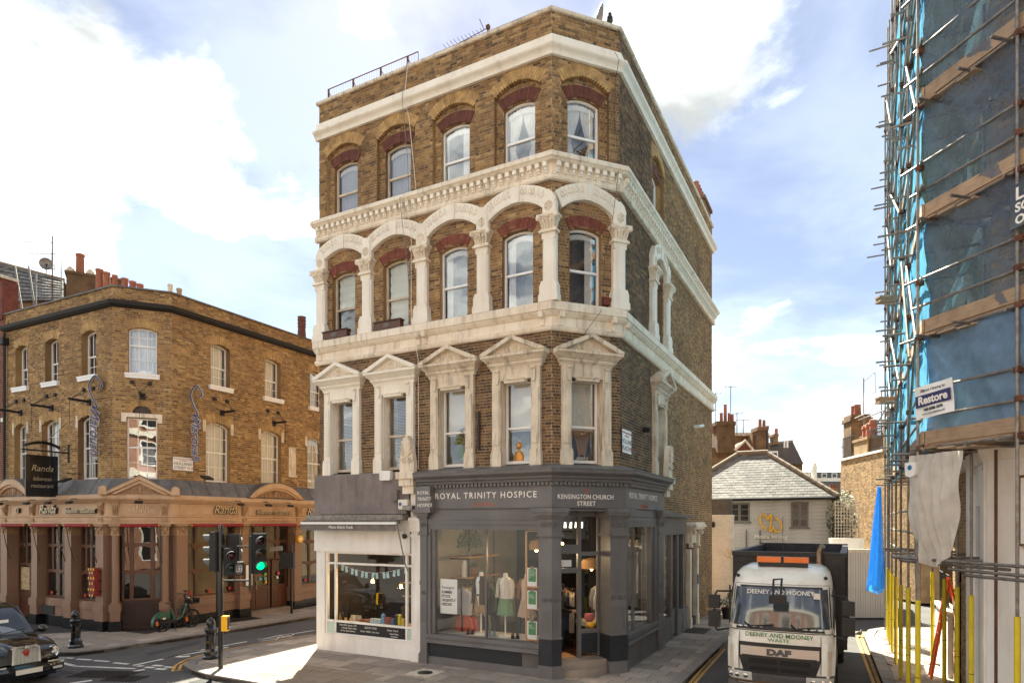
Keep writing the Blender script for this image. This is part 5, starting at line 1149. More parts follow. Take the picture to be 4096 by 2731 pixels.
for k in range(4): thing('glass_jar', MB().lathe([(.05, 0), (.05, .12), (.045, .13), (.045, .17), (.001, .17)], 12, WL.M @ T(1.12+k*.09, .18, zc)), mat('jar_%d' % k, (C(196,180,150), C(214,206,190), C(190,140,60), C(160,170,170))[k], rough=.3), '%s jar in the row beside the dark bottles' % ('beige', 'whitish', 'honey coloured', 'grey')[k], 'jar', smooth=True)
bt = root('bunting', 'string of small blue paper flags across the delicatessen window', 'bunting', M=WL.M @ T(.7, .1, 2.4)); pts = [(a*2.5, 0, .1-.22*math.sin(PI*a)) for a in [i/20 for i in range(21)]]
part('string', MB().tube(pts, .003, 4), WP, bt); fbm = mat('flag_blue', C(120,180,200), C(200,220,224), ns=14, rough=.8)
for k in range(13): x, _, z = pts[1+int(k*1.5)]; part('flag', MB().box(-.045, .045, -.001, .001, -.17, 0, T(x, 0, z) @ RY(rnd.uniform(-.2, .2))), fbm, bt)
# window dressing of the first floor
bd = root('buddha_statue', 'golden head-and-shoulders statue standing in a first-floor window', 'statue', M=WL.M @ T(6.5, .24, 5.215)); part('bust', MB().loft([(0, 0, 0, .15, .09), (0, 0, .12, .16, .1), (0, 0, .22, .12, .09), (0, 0, .26, .05, .05), (0, 0, .3, .05, .05)]).ball((0, 0, .38), .095, 12, 8, (.9, 1, 1.15)).ball((0, 0, .49), .035, 8, 5), mat('gold', C(196,140,70), rough=.35, metal=.5), bd, smooth=True)
plant('spider_plant', 'spiky plant in a pale green pot behind a first-floor window', WL.M @ T(4.82, .28, 5.36), mat('pot_celadon', C(120,150,140), rough=.3), 240, .22, .5, .07, leaf2, .14, .3)
rd = root('dried_reeds', 'tall dried reeds fanned out in the chamfered first-floor window', 'dried reeds', M=WK.M @ T(.95, .3, 5.2)); b = MB()
for k in range(16): a = (k-7.5)/7.5; b.tube([(a*.06, 0, 0), (a*.14, .02*rnd.random(), .4), (a*.26, 0, .8+.08*rnd.random())], .007, 4)
part('stalks', b, MT['pine'], rd); part('vase', MB().lathe([(.06, 0), (.08, .06), (.06, .14), (.04, .16)], 12), MT['wood_dark'], rd, smooth=True)
# shopper inside the doorway
def person(label, M, joints, edges, radii, mats, hair=True):
    pass
def shopper():
    M = WK.M @ T(.80, 1.3, .325) @ RZ(.9); r = root('person', 'dark-haired person in black coat and jeans browsing clothes inside the shop doorway', 'person', M=M)
    J = [(0,0,.95),(0,0,1.12),(0,-.01,1.32),(0,-.02,1.44),(0,-.03,1.52),(0,-.05,1.6),(0,-.05,1.7), (.16,0,1.40),(.24,-.08,1.16),(.22,-.34,1.1),(.21,-.42,1.12), (-.16,0,1.40),(-.23,-.06,1.16),(-.18,-.3,1.06),(-.17,-.38,1.08), (.09,0,.88),(.1,-.05,.5),(.1,.02,.08),(.1,-.12,.03), (-.09,0,.88),(-.1,-.02,.5),(-.1,.1,.08),(-.1,-.04,.03)]
    E = [(0,1),(1,2),(2,3),(3,4),(4,5),(5,6),(2,7),(7,8),(8,9),(9,10),(2,11),(11,12),(12,13),(13,14),(0,15),(15,16),(16,17),(17,18),(0,19),(19,20),(20,21),(21,22)]
    Rr = [.15,.14,.16,.08,.055,.085,.09, .075,.055,.045,.04, .075,.055,.045,.04, .1,.075,.05,.045, .1,.075,.05,.045]
    me = bpy.data.meshes.new('body'); me.from_pydata(J, E, []); o = bpy.data.objects.new('body', me); col.objects.link(o); me.materials.append(cloth('coat', C(26,25,27)))
    md = o.modifiers.new('skin', 'SKIN'); lay = me.skin_vertices[0].data if me.skin_vertices else None
    if lay is None:
        me.attributes.new; 
    if lay:
        for k, rr in enumerate(Rr): lay[k].radius = (rr, rr*.8)
        lay[0].use_root = True
    o.modifiers.new('sub', 'SUBSURF').levels = 2; o.modifiers['sub'].render_levels = 2
    _place(o, r, M)
    part('hair', MB().ball((0, -.02, 1.66), .118, 12, 8, (.95, 1.05, 1.1)).loft([(0, .05, 1.38, .1, .05), (0, .05, 1.55, .11, .08), (0, .03, 1.68, .1, .09)]), cloth('hair', C(20,17,16)), r, smooth=True)
    sk = cloth('skin', C(196,152,128)); part('face', MB().ball((0, -.085, 1.63), .075, 12, 8, (.9, .8, 1.25)).ball((0, -.155, 1.62), .016, 6, 4, (1, 1.2, 1.6)), sk, r, smooth=True)
    for s in (-1, 1):
        hb = MB(); x, y, z = (.21, -.44, 1.12) if s > 0 else (-.17, -.4, 1.08); hb.ball((x, y, z), .04, 8, 5, (.6, 1.1, .9))
        for f in range(4): hb.tube([(x, y-.03, z+.025-.016*f), (x-s*.005, y-.075+.006*abs(f-1), z+.022-.016*f), (x-s*.02, y-.1+.01*abs(f-1), z+.01-.016*f)], .008, 6)
        hb.tube([(x-s*.02, y-.0, z+.03), (x-s*.045, y-.04, z+.035), (x-s*.045, y-.07, z+.02)], .009, 6); part('hand', hb, sk, r, smooth=True)
    part('jeans', MB().loft([(.1, 0, .1, .075, .075), (.1, -.02, .5, .095, .095), (.08, 0, .86, .12, .12)]).loft([(-.1, .08, .1, .075, .075), (-.1, 0, .5, .095, .095), (-.08, 0, .86, .12, .12)]), cn, r, smooth=True)
shopper()
# ------------------------------------------------------------------ the restaurant building on the left
RE, RF, RG = (-13.66, 21.90), (-12.0, 22.57), (-19.74, 24.93)
_dl = (Vector(RE)-Vector(RG)).normalized(); _dr = Vector((.4614, .8872))
RG2 = tuple(Vector(RG)-_dl*.0); RH2 = tuple(Vector(RF)+_dr*9.5)
VL, VK, VR = Wall(RG2, RE), Wall(RE, RF), Wall(RF, RH2)
RB = root('restaurant_building', 'three-storey yellow brick restaurant on the left corner with pink granite columns and white sash windows', 'building', (RE[0], RE[1], 0))
W2 = [(VL, 1.16, .42), (VL, 3.16, .42), (VL, 5.43, .43), (VK, .9, .435), (VR, 1.99, .42), (VR, 4.5, .42), (VR, 7.0, .42)]
W1 = [(VL, 1.09, .42), (VL, 3.08, .56), (VL, 5.37, .57), (VK, .88, .46), (VR, 1.9, .54), (VR, 4.42, .53), (VR, 6.95, .53)]
rsets = []
for W in (VL, VK, VR):
    cl = []; op = [(c, h, 8.82, 10.33, .1) for w, c, h in W2 if w is W] + [(c, h, 5.2, 7.29 if W is not VK else 7.3, .16 if W is not VK else 0.001) for w, c, h in W1 if w is W] + ([(.88, .3, 7.42, 7.46, .28)] if W is VK else [])
    b, m = brickwork(RB, W, 0, W.L, 4.6, 11.12, op, None, None, collect=cl); rsets.append((b, m, W.M, cl, MT['brick_randa'], MT['mortar']))
    b, m = brickwork(RB, W, 0, W.L, 11.26, 11.76, [], None, None, collect=None, y=.02); rsets.append((b, m, W.M, [], MT['brick_randa'], MT['mortar']))
finish_bricks(RB, rsets, MT['brick_randa'], 300)
RPATH = [RG2, RE, RF, RH2]
part('gutter', MB().sweep(RPATH, [(0, 11.06), (.1, 11.08), (.2, 11.14), (.24, 11.24), (.2, 11.26), (.04, 11.32), (0, 11.33)]), MT['black_matt'], RB, I4)
part('coping', MB().sweep(RPATH, [(-.3, 11.75), (.04, 11.75), (.05, 11.8), (-.3, 11.82)]), MT['lead'], RB, I4)
for W, c, h in W2:
    o = (c, h, 8.82, 10.33, .1); reveal(W, o, 0, .3, MT['brick_randa'], RB); voussoirs(W, o, .3, -.006, .1, MT['brick_gauged'], RB, stepped=False, gap=.01)
    k = W is VK; sash(W, o, .22 if W is not VK else .12, MT['upvc'], RB, bars=(3, 2, 3, 1) if not k else (3, 2, 3, 2), split=.46 if not k else .62, gm='glass', cur='full' if W is not VL else None)
    backroom(W, o, RB, y=.45); part('sill', MB().box(c-h-.09, c+h+.09, -.1, .22, 8.66, 8.82).box(c-h-.1, c+h+.1, -.12, .0, 8.76, 8.83), MT['upvc'], RB, W.M)
for W, c, h in W1:
    if W is VK:
        o = (c, h, 5.2, 7.3, 0); reveal(W, o, 0, .2, MT['brick_gauged'], RB)
        part('lintel', MB().box(c-.62, c+.62, -.03, .1, 7.32, 7.46).box(c-.62, c-.47, -.028, .1, 7.15, 7.321).box(c+.47, c+.62, -.028, .1, 7.15, 7.321), MT['stone'], RB, W.M)
        voussoirs(W, (c, .3, 0, 7.46, .28), .22, -.006, .1, MT['brick_gauged'], RB, stepped=False, n=19, gap=.01); part('lunette', MB().prism(arch(c, .3, 7.46, 7.47, .27), .08, .1), MT['wood_dark'], RB, W.M)
        sash(W, o, .12, MT['upvc'], RB, bars=(3, 2, 3, 2), split=.52, gm='glass', cur='half')
    else:
        o = (c, h, 5.2, 7.29, .16); reveal(W, o, 0, .3, MT['brick_randa'], RB); voussoirs(W, o, .34, -.008, .1, MT['brick_gauged'], RB, stepped=False, gap=.01)
        part('springer', MB().box(c-h-.13, c-h-.005, -.02, .05, 7.05, 7.48).box(c+h+.005, c+h+.13, -.02, .05, 7.05, 7.48), MT['stone_soot'], RB, W.M)
        sash(W, o, .2, MT['upvc'], RB, bars=(4, 2, 4, 2) if h > .5 else (3, 2, 3, 2), split=.5, gm='glass', cur=('full' if W is VR else 'left'))
    backroom(W, (c, h, 5.2, 7.3, 0), RB, y=.45)
pn = part('blind_panel', MB().box(5.35, 5.75, -.02, .02, 5.72, 6.9).box(5.32, 5.78, -.05, .02, 5.62, 5.72), MT['stone_soot'], RB, VR.M)
# ground floor: entablature, lead roof, pediments, columns
SP, SRL, GRN = MT['sand_paint'], MT['sand_relief'], MT['granite_pink']
part('lead_roof', MB().sweep(RPATH, [(0, 5.2), (.05, 5.18), (.38, 4.66), (.42, 4.63), (.3, 4.6), (0, 4.6)]), MT['lead'], RB, I4)
for W in (VL, VK, VR):
    b = MB(); n = int(W.L/.62)
    for i in range(1, n): u = i*W.L/n; b.prism([(u-.012, 0), (u+.012, 0), (u+.012, 1), (u-.012, 1)], 0, 1) if False else b.add([(u-.012, -.06, 5.2), (u+.012, -.06, 5.2), (u+.012, -.4, 4.675), (u-.012, -.4, 4.675), (u, -.075, 5.21), (u, -.415, 4.69)], [(0, 3, 5, 4), (4, 5, 2, 1)])
    part('lead_rolls', b, MT['lead'], RB, W.M)
ent = part('entablature', MB().sweep(RPATH, [(0, 3.64), (.27, 3.64), (.27, 3.74), (.29, 3.75), (.29, 3.86), (.33, 3.88), (.33, 3.92), (.24, 3.925), (.24, 4.34), (.3, 4.36), (.36, 4.42), (.42, 4.45), (.46, 4.5), (.46, 4.6), (.42, 4.64), (0, 4.64)]), SP, RB, I4)
def frieze_panel(W, a, c): part('frieze_panel', MB().ring([(a, 3.95), (c, 3.95), (c, 4.32), (a, 4.32)], [(a+.03, 3.98), (c-.03, 3.98), (c-.03, 4.29), (a+.03, 4.29)], -.262, -.23, True), SP, ent, W.M)
for W, a, c in ((VL, .9, 2.2), (VL, 2.75, 6.5), (VK, .34, 1.38), (VR, .15, 2.6), (VR, 3.05, 5.35), (VR, 5.85, 8.2)): frieze_panel(W, a, c)
def console_r(W, u):
    k = MB(); k.box(u-.12, u+.12, -.34, -.2, 4.28, 4.36)
    for i in range(9): t = i/8; k.box(u-.09, u+.09, -(.36-.1*t+.02*math.sin(6*t)), -.2, 4.26-.34*t, 4.3-.34*t)
    for dx in (-.06, 0, .06): k.tube([(u+dx, -.37, 4.25), (u+dx, -.33, 4.1), (u+dx*.4, -.29, 3.95)], .022, 6)
    k.box(u-.1, u+.1, -.33, -.2, 3.72, 3.84); part('console', k, SRL, ent, W.M)
for W, us in ((VL, (.62, 2.5, 6.62)), (VK, (.12, 1.6)), (VR, (2.84, 5.6))): [console_r(W, u) for u in us]
def relief(W, uc, z, w, h, parent, n=26, y=-.4):
    b = MB()
    for s in (-1, 1):
        for k in range(5):
            x0 = uc+s*w*(.12+.17*k); q = max(.25, 1-k/5.5)*h
            b.tube([(x0+s*(.05*math.cos(t*.9)*(1-t/9)), y, z+q*.45+.28*q*math.sin(t*.9)*(1-t/10)) for t in range(9)], .014, 5)
            b.tube([(x0, y, z+.02), (x0+s*.04, y-.005, z+q*.7)], [.02, .01], 5)
    b.ball((uc, y, z+h*.55), h*.24, 10, 6, (.8, .4, 1.1)); b.ball((uc, y, z+h*.2), h*.16, 8, 5, (1.4, .4, 1))
    part('relief', b, SRL, parent, W.M, smooth=True)
def seg_pediment(W, uc, hs, apex):
    rise = apex-4.66; b = MB(); b.ring(arch(uc, hs, 0, 4.66, rise, 16, False), arch(uc, hs-.24, 0, 4.66, rise-.2, 16, False), -.52, -.05); b.ring(arch(uc, hs-.2, 0, 4.655, rise-.17, 16, False), arch(uc, hs-.34, 0, 4.655, rise-.29, 16, False), -.46, -.05)
    p = part('segmental_pediment', b, SP, RB, W.M); part('tympanum', MB().prism(arch(uc, hs-.3, 4.65, 4.651, rise-.24), -.36, -.05), SRL, p, W.M); relief(W, uc, 4.67, hs*.8, rise*.6, p)
    part('lead_cover', MB().ring(arch(uc, hs+.02, 0, 4.67, rise+.02, 16, False), arch(uc, hs, 0, 4.66, rise, 16, False), -.54, .3), MT['lead'], p, W.M)
seg_pediment(VL, 1.42, 1.28, 5.3); seg_pediment(VR, 4.3, 1.42, 5.28)
p = part('triangular_pediment', MB().prism([(-.25, 4.645), (-.05, 4.645), (.88, 5.14), (1.81, 4.645), (2.01, 4.645), (.88, 5.28)], -.56, -.1).prism([(0, 4.645), (.16, 4.645), (.88, 5.02), (1.6, 4.645), (1.76, 4.645), (.88, 5.13)], -.5, -.1), SP, RB, VK.M)
part('tympanum', MB().prism([(.1, 4.645), (1.66, 4.645), (.88, 5.06)], -.4, -.1), SRL, p, VK.M); relief(VK, .88, 4.66, .7, .3, p, y=-.42)
part('lead_cover', MB().prism([(-.28, 4.66), (-.25, 4.64), (.88, 5.28), (2.01, 4.64), (2.04, 4.66), (.88, 5.31)], -.58, .25), MT['lead'], p, VK.M)
for x in (-.2, 1.96): part('acroterion', MB().prism([(x-.13, 4.62), (x+.13, 4.62), (x+.12, 4.85), (x+.04, 4.92), (x-.1, 4.88)], -.6, -.3), SP, p, VK.M)
def colm(W, u, w, square=True, plinth=True):
    c = part('granite_column', MB().box(u-w/2, u+w/2, -.3, .1, .95, 3.26) if square else MB().lathe([(w/2, .95), (w/2*.96, 3.26)], 18, T(u, -.18, 0)), GRN, RB, W.M, smooth=not square)
    part('pedestal', MB().box(u-w/2-.03, u+w/2+.03, -.33, .1, .34, .92).box(u-w/2-.06, u+w/2+.06, -.36, .1, .66, .92).box(u-w/2-.02, u+w/2+.02, -.32, .1, .92, .97), GRN, c, W.M)
    part('black_plinth', MB().box(u-w/2-.07, u+w/2+.07, -.37, .1, -.05, .34), MT['granite_black'], c, W.M)
    k = MB(); k.box(u-w/2-.01, u+w/2+.01, -.31, .1, 3.24, 3.29); k.box(u-w/2, u+w/2, -.3, .1, 3.29, 3.56); k.box(u-w/2-.07, u+w/2+.07, -.38, .1, 3.56, 3.64)
    for s in (-1, 1): k.tube([(u+s*(w*.3+.06*math.cos(t*.8)*(1-t/9)), -.34, 3.47+.07*math.sin(t*.8)*(1-t/9)) for t in range(9)], .024, 6); k.ball((u+s*w*.2, -.31, 3.35), .05, 8, 5, (1, .6, 1.2))
    k.ball((u, -.33, 3.45), .06, 8, 6, (1, .6, 1.3)); part('capital', k, SRL, c, W.M, smooth=False)
for u, w in ((.55, .42), (2.6, .38), (4.72, .38), (6.55, .42)): colm(VL, u, w)
colm(VK, .12, .24, False); colm(VK, 1.62, .24, False)
for u, w in ((.2, .42), (2.84, .4), (5.6, .4), (8.3, .4)): colm(VR, u, w)
# joinery ------------------------------------------------------------------
WB = MT['wood_brown']
def lights(W, u0, u1, cols_, rows, y, fm, parent, gm='glass_flat', fr=.05, bow=0):
    "timber frame with arched lights: cols_ = relative widths, rows = list of (z0, z1, arch rise)"
    tot = sum(cols_); x = u0; b = MB(); ps = []
    xs = [u0]
    for c in cols_: x += (u1-u0)*c/tot; xs.append(x)
    for z0, z1, rise in rows:
        for a, c in zip(xs, xs[1:]):
            uc = (a+c)/2; hw = (c-a)/2; zs = z1-fr-rise
            outer = [(a, z0), (a, z1)] + [(a+(c-a)*i/10, z1) for i in range(1, 10)] + [(c, z1), (c, z0)]
            inn = arch(uc, hw-fr, z0+fr, zs, rise, 10) if rise else [(uc-hw+fr, z0+fr)]+[(uc-hw+fr+(2*hw-2*fr)*i/10, zs) for i in range(11)]+[(uc+hw-fr, z0+fr)]
            b.ring(outer, inn, y, y+.07, True); ps.append(inn)
    f = part('timber_frame', b, fm, parent, W.M)
    for q in ps: part('pane', MB().add([(a, y+.045, c) for a, c in q], [tuple(range(len(q)-1, -1, -1))]), MT[gm], f, W.M)
    return f
ROWS = [(.98, 1.93, .1), (1.93, 2.86, .1), (2.86, 3.62, .1)]
def bay(W, u0, u1, cols_, rows=ROWS, sill=True, y=.06):
    f = lights(W, u0, u1, cols_, rows, y, WB, RB)
    if sill:
        part('granite_sill', MB().box(u0, u1, -.16, .1, .66, .9).box(u0, u1, -.1, .1, .34, .66).prism([(u0, .9), (u1, .9), (u1, .98), (u0, .98)], -.05, .1), GRN, f, W.M); part('black_plinth', MB().box(u0, u1, -.14, .1, -.05, .34), MT['granite_black'], f, W.M)
    return f
def bow_bay(W, u0, u1):
    n = 8; uc = (u0+u1)/2; h = (u1-u0)/2; arc = lambda d, k=0: [(u0-k+(u1-u0+2*k)*i/n, -.02-d*math.sin(PI*i/n)**.8) for i in range(n+1)]
    f = lights(W, u0+.1, u1-.1, (1, 1, 1, 1), [(1.93, 2.86, .09), (2.86, 3.62, .09)], -.02, WB, RB); g = lights(W, u0+.1, u1-.1, (1, 1), [(.98, 1.93, .08)], -.02, WB, RB)
    part('granite_sill', MB().plan(arc(.26)+[(u1, .1), (u0, .1)], .7, .9).plan(arc(.2)+[(u1, .1), (u0, .1)], .9, .96), GRN, f, W.M, smooth=False); part('stall_riser', MB().plan(arc(.2)+[(u1, .1), (u0, .1)], .34, .7), GRN, f, W.M); part('black_plinth', MB().plan(arc(.24)+[(u1, .1), (u0, .1)], -.05, .34), MT['granite_black'], f, W.M)
    return f
bow_bay(VL, 2.79, 4.53); bow_bay(VL, 4.91, 6.34)
part('cellar_grille', MB().box(3.0, 3.75, -.25, -.18, .36, .7), MT['black_matt'], RB, VL.M)
f0 = lights(VL, .78, 2.4, (1, 1, 1), [(2.1, 2.86, .08), (2.86, 3.62, .08)], .1, WB, RB)
for a, c in ((.8, 1.55), (1.6, 2.38)):
    d = lights(VL, a, c, (1,), [(1.05, 2.1, .08)], .12, WB, RB); part('door_panel', MB().box(a, c, .11, .18, .1, 1.05).ring([(a+.1, .2), (c-.1, .2), (c-.1, .95), (a+.1, .95)], [(a+.13, .23), (c-.13, .23), (c-.13, .92), (a+.13, .92)], .1, .12, True), WB, d, VL.M)
part('food_poster', MB().box(.88, 1.46, .12, .14, 1.12, 1.98), mat('food_photo', C(214,190,150), C(150,120,84), ns=9, rough=.5), f0, VL.M)
part('plate_poster', MB().box(1.7, 2.3, .12, .14, 1.12, 1.98), mat('food_photo_b', C(220,216,208), C(170,180,140), ns=5, rough=.5), f0, VL.M)
fk = lights(VK, .28, 1.48, (.28, .62, .28), [(1.0, 1.98, .06), (1.98, 2.92, .06), (2.92, 3.62, 0)], .0, WB, RB, fr=.06)
part('lower_panels', MB().box(.28, 1.48, .0, .08, -.05, 1.0).ring([(.34, .22), (.56, .22), (.56, .86), (.34, .86)], [(.37, .25), (.53, .25), (.53, .83), (.37, .83)], -.02, .01, True).ring([(.64, .22), (1.12, .22), (1.12, .86), (.64, .86)], [(.67, .25), (1.09, .25), (1.09, .83), (.67, .83)], -.02, .01, True).ring([(1.2, .22), (1.42, .22), (1.42, .86), (1.2, .86)], [(1.23, .25), (1.39, .25), (1.39, .83), (1.23, .83)], -.02, .01, True).box(.26, 1.5, -.04, .02, .0, .12), MT['wood_dark'], fk, VK.M)
bay(VR, .4, 2.64, (.7, 1.25, .8), y=.02)
bay(VR, 5.8, 8.1, (1, 1, 1), y=.02)
fd = lights(VR, 3.04, 5.38, (1, 1, 1, 1), [(2.16, 2.9, .08), (2.9, 3.62, .08)], .1, WB, RB)
for k, (a, c) in enumerate(((3.06, 3.62), (3.66, 4.5), (4.56, 5.36))):
    d = lights(VR, a, c, (1,), [(1.0, 2.12, .07)], .12+.05*(k == 1), WB, RB, fr=.09); yy = .12+.05*(k == 1)
    part('door_panel', MB().box(a, c, yy-.005, yy+.07, .16, 1.0).ring([(a+.1, .26), (c-.1, .26), (c-.1, .9), (a+.1, .9)], [(a+.13, .29), (c-.13, .29), (c-.13, .87), (a+.13, .87)], yy-.02, yy, True), WB, d, VR.M)
part('pull_handle', MB().tube([(3.74, .12, .95), (3.74, .07, .98), (3.74, .07, 1.5), (3.74, .12, 1.53)], .014, 8), MT['letter_steel'], fd, VR.M)
part('door_step', MB().box(3.0, 5.42, -.28, .15, -.05, .14), MT['paving'], RB, VR.M)
stc = [C(90,190,180), C(232,230,226), C(140,190,70), C(110,190,200), C(232,190,60), C(60,120,70), C(214,60,70), C(206,70,130), C(240,240,238), C(120,180,160)]
for k, (u, z, w, h) in enumerate(((3.34, 1.8, .16, .3), (4.08, 1.82, .2, .32), (4.26, 1.55, .14, .1), (4.0, 1.38, .16, .1), (4.28, 1.24, .1, .14), (3.86, 1.2, .1, .12), (3.4, 1.45, .14, .14), (4.9, 1.55, .14, .12), (4.84, 1.38, .1, .1), (4.26, 1.38, .15, .1))):
    part('sticker', MB().box(u-w/2, u+w/2, .1, .108, z-h/2, z+h/2) if k not in (1, 2, 3, 4, 5, 9) else MB().box(u-w/2, u+w/2, .15, .158, z-h/2, z+h/2), mat('sticker_%d' % k, stc[k], rough=.5), fd, VR.M)
hrt = [(0, -.08), (.07, 0), (.075, .04), (.045, .07), (.0, .045), (-.045, .07), (-.075, .04), (-.07, 0)]
for W, u, z in ((VL, 3.25, 1.12), (VL, 5.3, 1.12), (VR, .72, 1.13), (VR, 1.5, 1.12), (VR, 2.4, 1.15), (VR, 6.3, 1.15)): part('red_heart', MB().prism([(u+a, z+c) for a, c in hrt], -.02 if W is VL else .02, -.015 if W is VL else .03), MT['letter_red'], RB, W.M @ T(0, -.03, 0))
# dark dining room behind the glass
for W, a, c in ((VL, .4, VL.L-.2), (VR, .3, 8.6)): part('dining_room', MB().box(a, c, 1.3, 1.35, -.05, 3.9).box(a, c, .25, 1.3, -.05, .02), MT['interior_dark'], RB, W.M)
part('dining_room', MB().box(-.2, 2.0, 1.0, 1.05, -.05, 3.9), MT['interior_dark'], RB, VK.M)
part('ceiling', MB().plan([RG2, RE, RF, RH2, tuple(Vector(RH2)-_dl*10), tuple(Vector(RG2)+_dr*9)], 3.9, 3.95), MT['interior_dark'], RB, I4)
part('rear_wall', MB().sweep([RH2, tuple(Vector(RH2)-_dl*10), tuple(Vector(RG2)+_dr*9), RG2], [(-.02, 0), (-.02, 11.5), (-.2, 11.5)]), MT['brick_randa'], RB, I4); part('roof', MB().plan([RG2, RE, RF, RH2, tuple(Vector(RH2)-_dl*10), tuple(Vector(RG2)+_dr*9)], 11.2, 11.25), MT['lead'], RB, I4)
part('rain_pipe', MB().tube([(.16, -.1, 11.0), (.16, -.1, 5.1)], .05, 8).box(.02, .3, -.22, 0, 10.55, 10.8), MT['black_matt'], RB, VL.M)
# lettering on the frieze: raised steel letters, offset black copy behind drawn as their shadow
LS, LK = MT['letter_steel'], MT['black_iron']
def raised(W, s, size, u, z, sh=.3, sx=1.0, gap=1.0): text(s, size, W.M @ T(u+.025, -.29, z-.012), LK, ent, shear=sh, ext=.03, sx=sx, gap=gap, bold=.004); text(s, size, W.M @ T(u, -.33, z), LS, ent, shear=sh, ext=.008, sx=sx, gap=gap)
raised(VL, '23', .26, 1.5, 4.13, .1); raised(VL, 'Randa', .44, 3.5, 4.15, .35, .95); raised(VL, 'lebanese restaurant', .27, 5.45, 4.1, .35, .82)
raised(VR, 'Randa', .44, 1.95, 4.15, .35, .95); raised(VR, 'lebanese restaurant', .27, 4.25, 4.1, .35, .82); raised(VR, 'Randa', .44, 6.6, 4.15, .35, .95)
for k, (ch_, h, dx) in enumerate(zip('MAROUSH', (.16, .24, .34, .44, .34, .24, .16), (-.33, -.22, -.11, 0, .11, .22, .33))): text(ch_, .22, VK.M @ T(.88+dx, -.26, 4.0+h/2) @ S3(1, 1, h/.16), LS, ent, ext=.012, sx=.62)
# rolled awnings --------------------------------------------------------------
def roll(W, a, c, label, mat_='red_awning'):
    r = root('rolled_awning', label, 'awning', M=W.M @ T((a+c)/2, -.5, 3.58), group='rolled red awnings of the restaurant')
    B = W.M; part('roll', MB().tube([(a, -.5, 3.58), (c, -.5, 3.58)], .055, 10).box(a, c, -.52, -.3, 3.6, 3.64), MT['red_awning'], r, B, smooth=True)
    for x in (a-.03, c+.03): part('end_cap', MB().ball((x, -.5, 3.58), .05, 10, 6), MT['brass'], r, B, smooth=True)
    for x in (a+.02, c-.02): part('arm', MB().tube([(x, -.49, 3.53), (x+.03, -.4, 2.9), (x+.12, -.3, 2.3)], .014, 6), MT['black_iron'], r, B)
roll(VL, .85, 2.3, 'rolled red awning over the panelled door on the far left'); roll(VL, 2.85, 4.45, 'rolled red awning over the left bow window'); roll(VL, 4.95, 6.3, 'rolled red awning over the right bow window'); roll(VK, .32, 1.42, 'rolled red awning over the chamfered middle bay'); roll(VR, .45, 2.6, 'rolled red awning over the wide window right of the bicycle'); roll(VR, 3.1, 5.3, 'rolled red awning over the restaurant entrance doors'); roll(VR, 5.9, 8.0, 'rolled red awning over the last bay, half hidden by the delicatessen')
# spot lamps over the frieze, lamp arms above the windows
def spot(W, u, label):
    r = root('sign_spotlight', label, 'lamp', M=W.M @ T(u, -.5, 4.48), group='spotlights along the restaurant cornice'); part('arm', MB().tube([(0, .05, .02), (0, -.1, .02), (.03, -.24, -.02)], .014, 6), MT['black_iron'], r); part('head', MB().box(-.11, .13, -.34, -.2, -.07, .0, RX(.3)), MT['black_matt'], r)
for W, u, l in ((VL, 1.2, 'black spotlight above the number 23'), (VL, 3.0, 'first black spotlight left of the bow windows'), (VL, 4.35, 'black spotlight above the word lebanese'), (VL, 5.6, 'black spotlight nearest the pediment on the left face'), (VK, .88, 'black spotlight under the triangular pediment'), (VR, 2.3, 'black spotlight above the name right of the pediment'), (VR, 3.6, 'left spotlight under the round pediment'), (VR, 4.75, 'right spotlight under the round pediment')): spot(W, u, l)
def lamp_arm(W, u, z, label):
    r = root('lamp_bracket', label, 'lamp bracket', M=W.M @ T(u, 0, z), group='lamp brackets above the restaurant windows')
    part('arm', MB().box(-.03, .03, -.72, -.04, -.03, .05), MT['black_matt'], r); part('wall_plate', MB().box(-.08, .08, -.06, 0, -.12, .1), MT['black_matt'], r)
    for dx in (-.32, .22): part('stay', MB().tube([(dx, -.02, .45), (0, -.6, .05)], .01, 5), MT['black_iron'], r); part('stay_fixing', MB().box(dx-.06, dx+.06, -.06, 0, .4, .52), MT['black_matt'], r)
    part('drop_cable', MB().tube([(0, -.68, -.02), (0, -.68, -.85)], .008, 5), MT['black_iron'], r)
for W, u, z, l in ((VL, 1.15, 7.86, 'lamp bracket above the left first-floor window'), (VL, 3.2, 7.88, 'lamp bracket above the second first-floor window from the left'), (VL, 5.5, 7.9, 'lamp bracket left of the neon sign'), (VK, .9, 8.06, 'lamp bracket above the round-headed chamfer window'), (VR, 2.05, 7.86, 'lamp bracket above the first window right of the corner'), (VR, 4.55, 7.8, 'lamp bracket above the second window right of the corner')): lamp_arm(W, u, z, l)
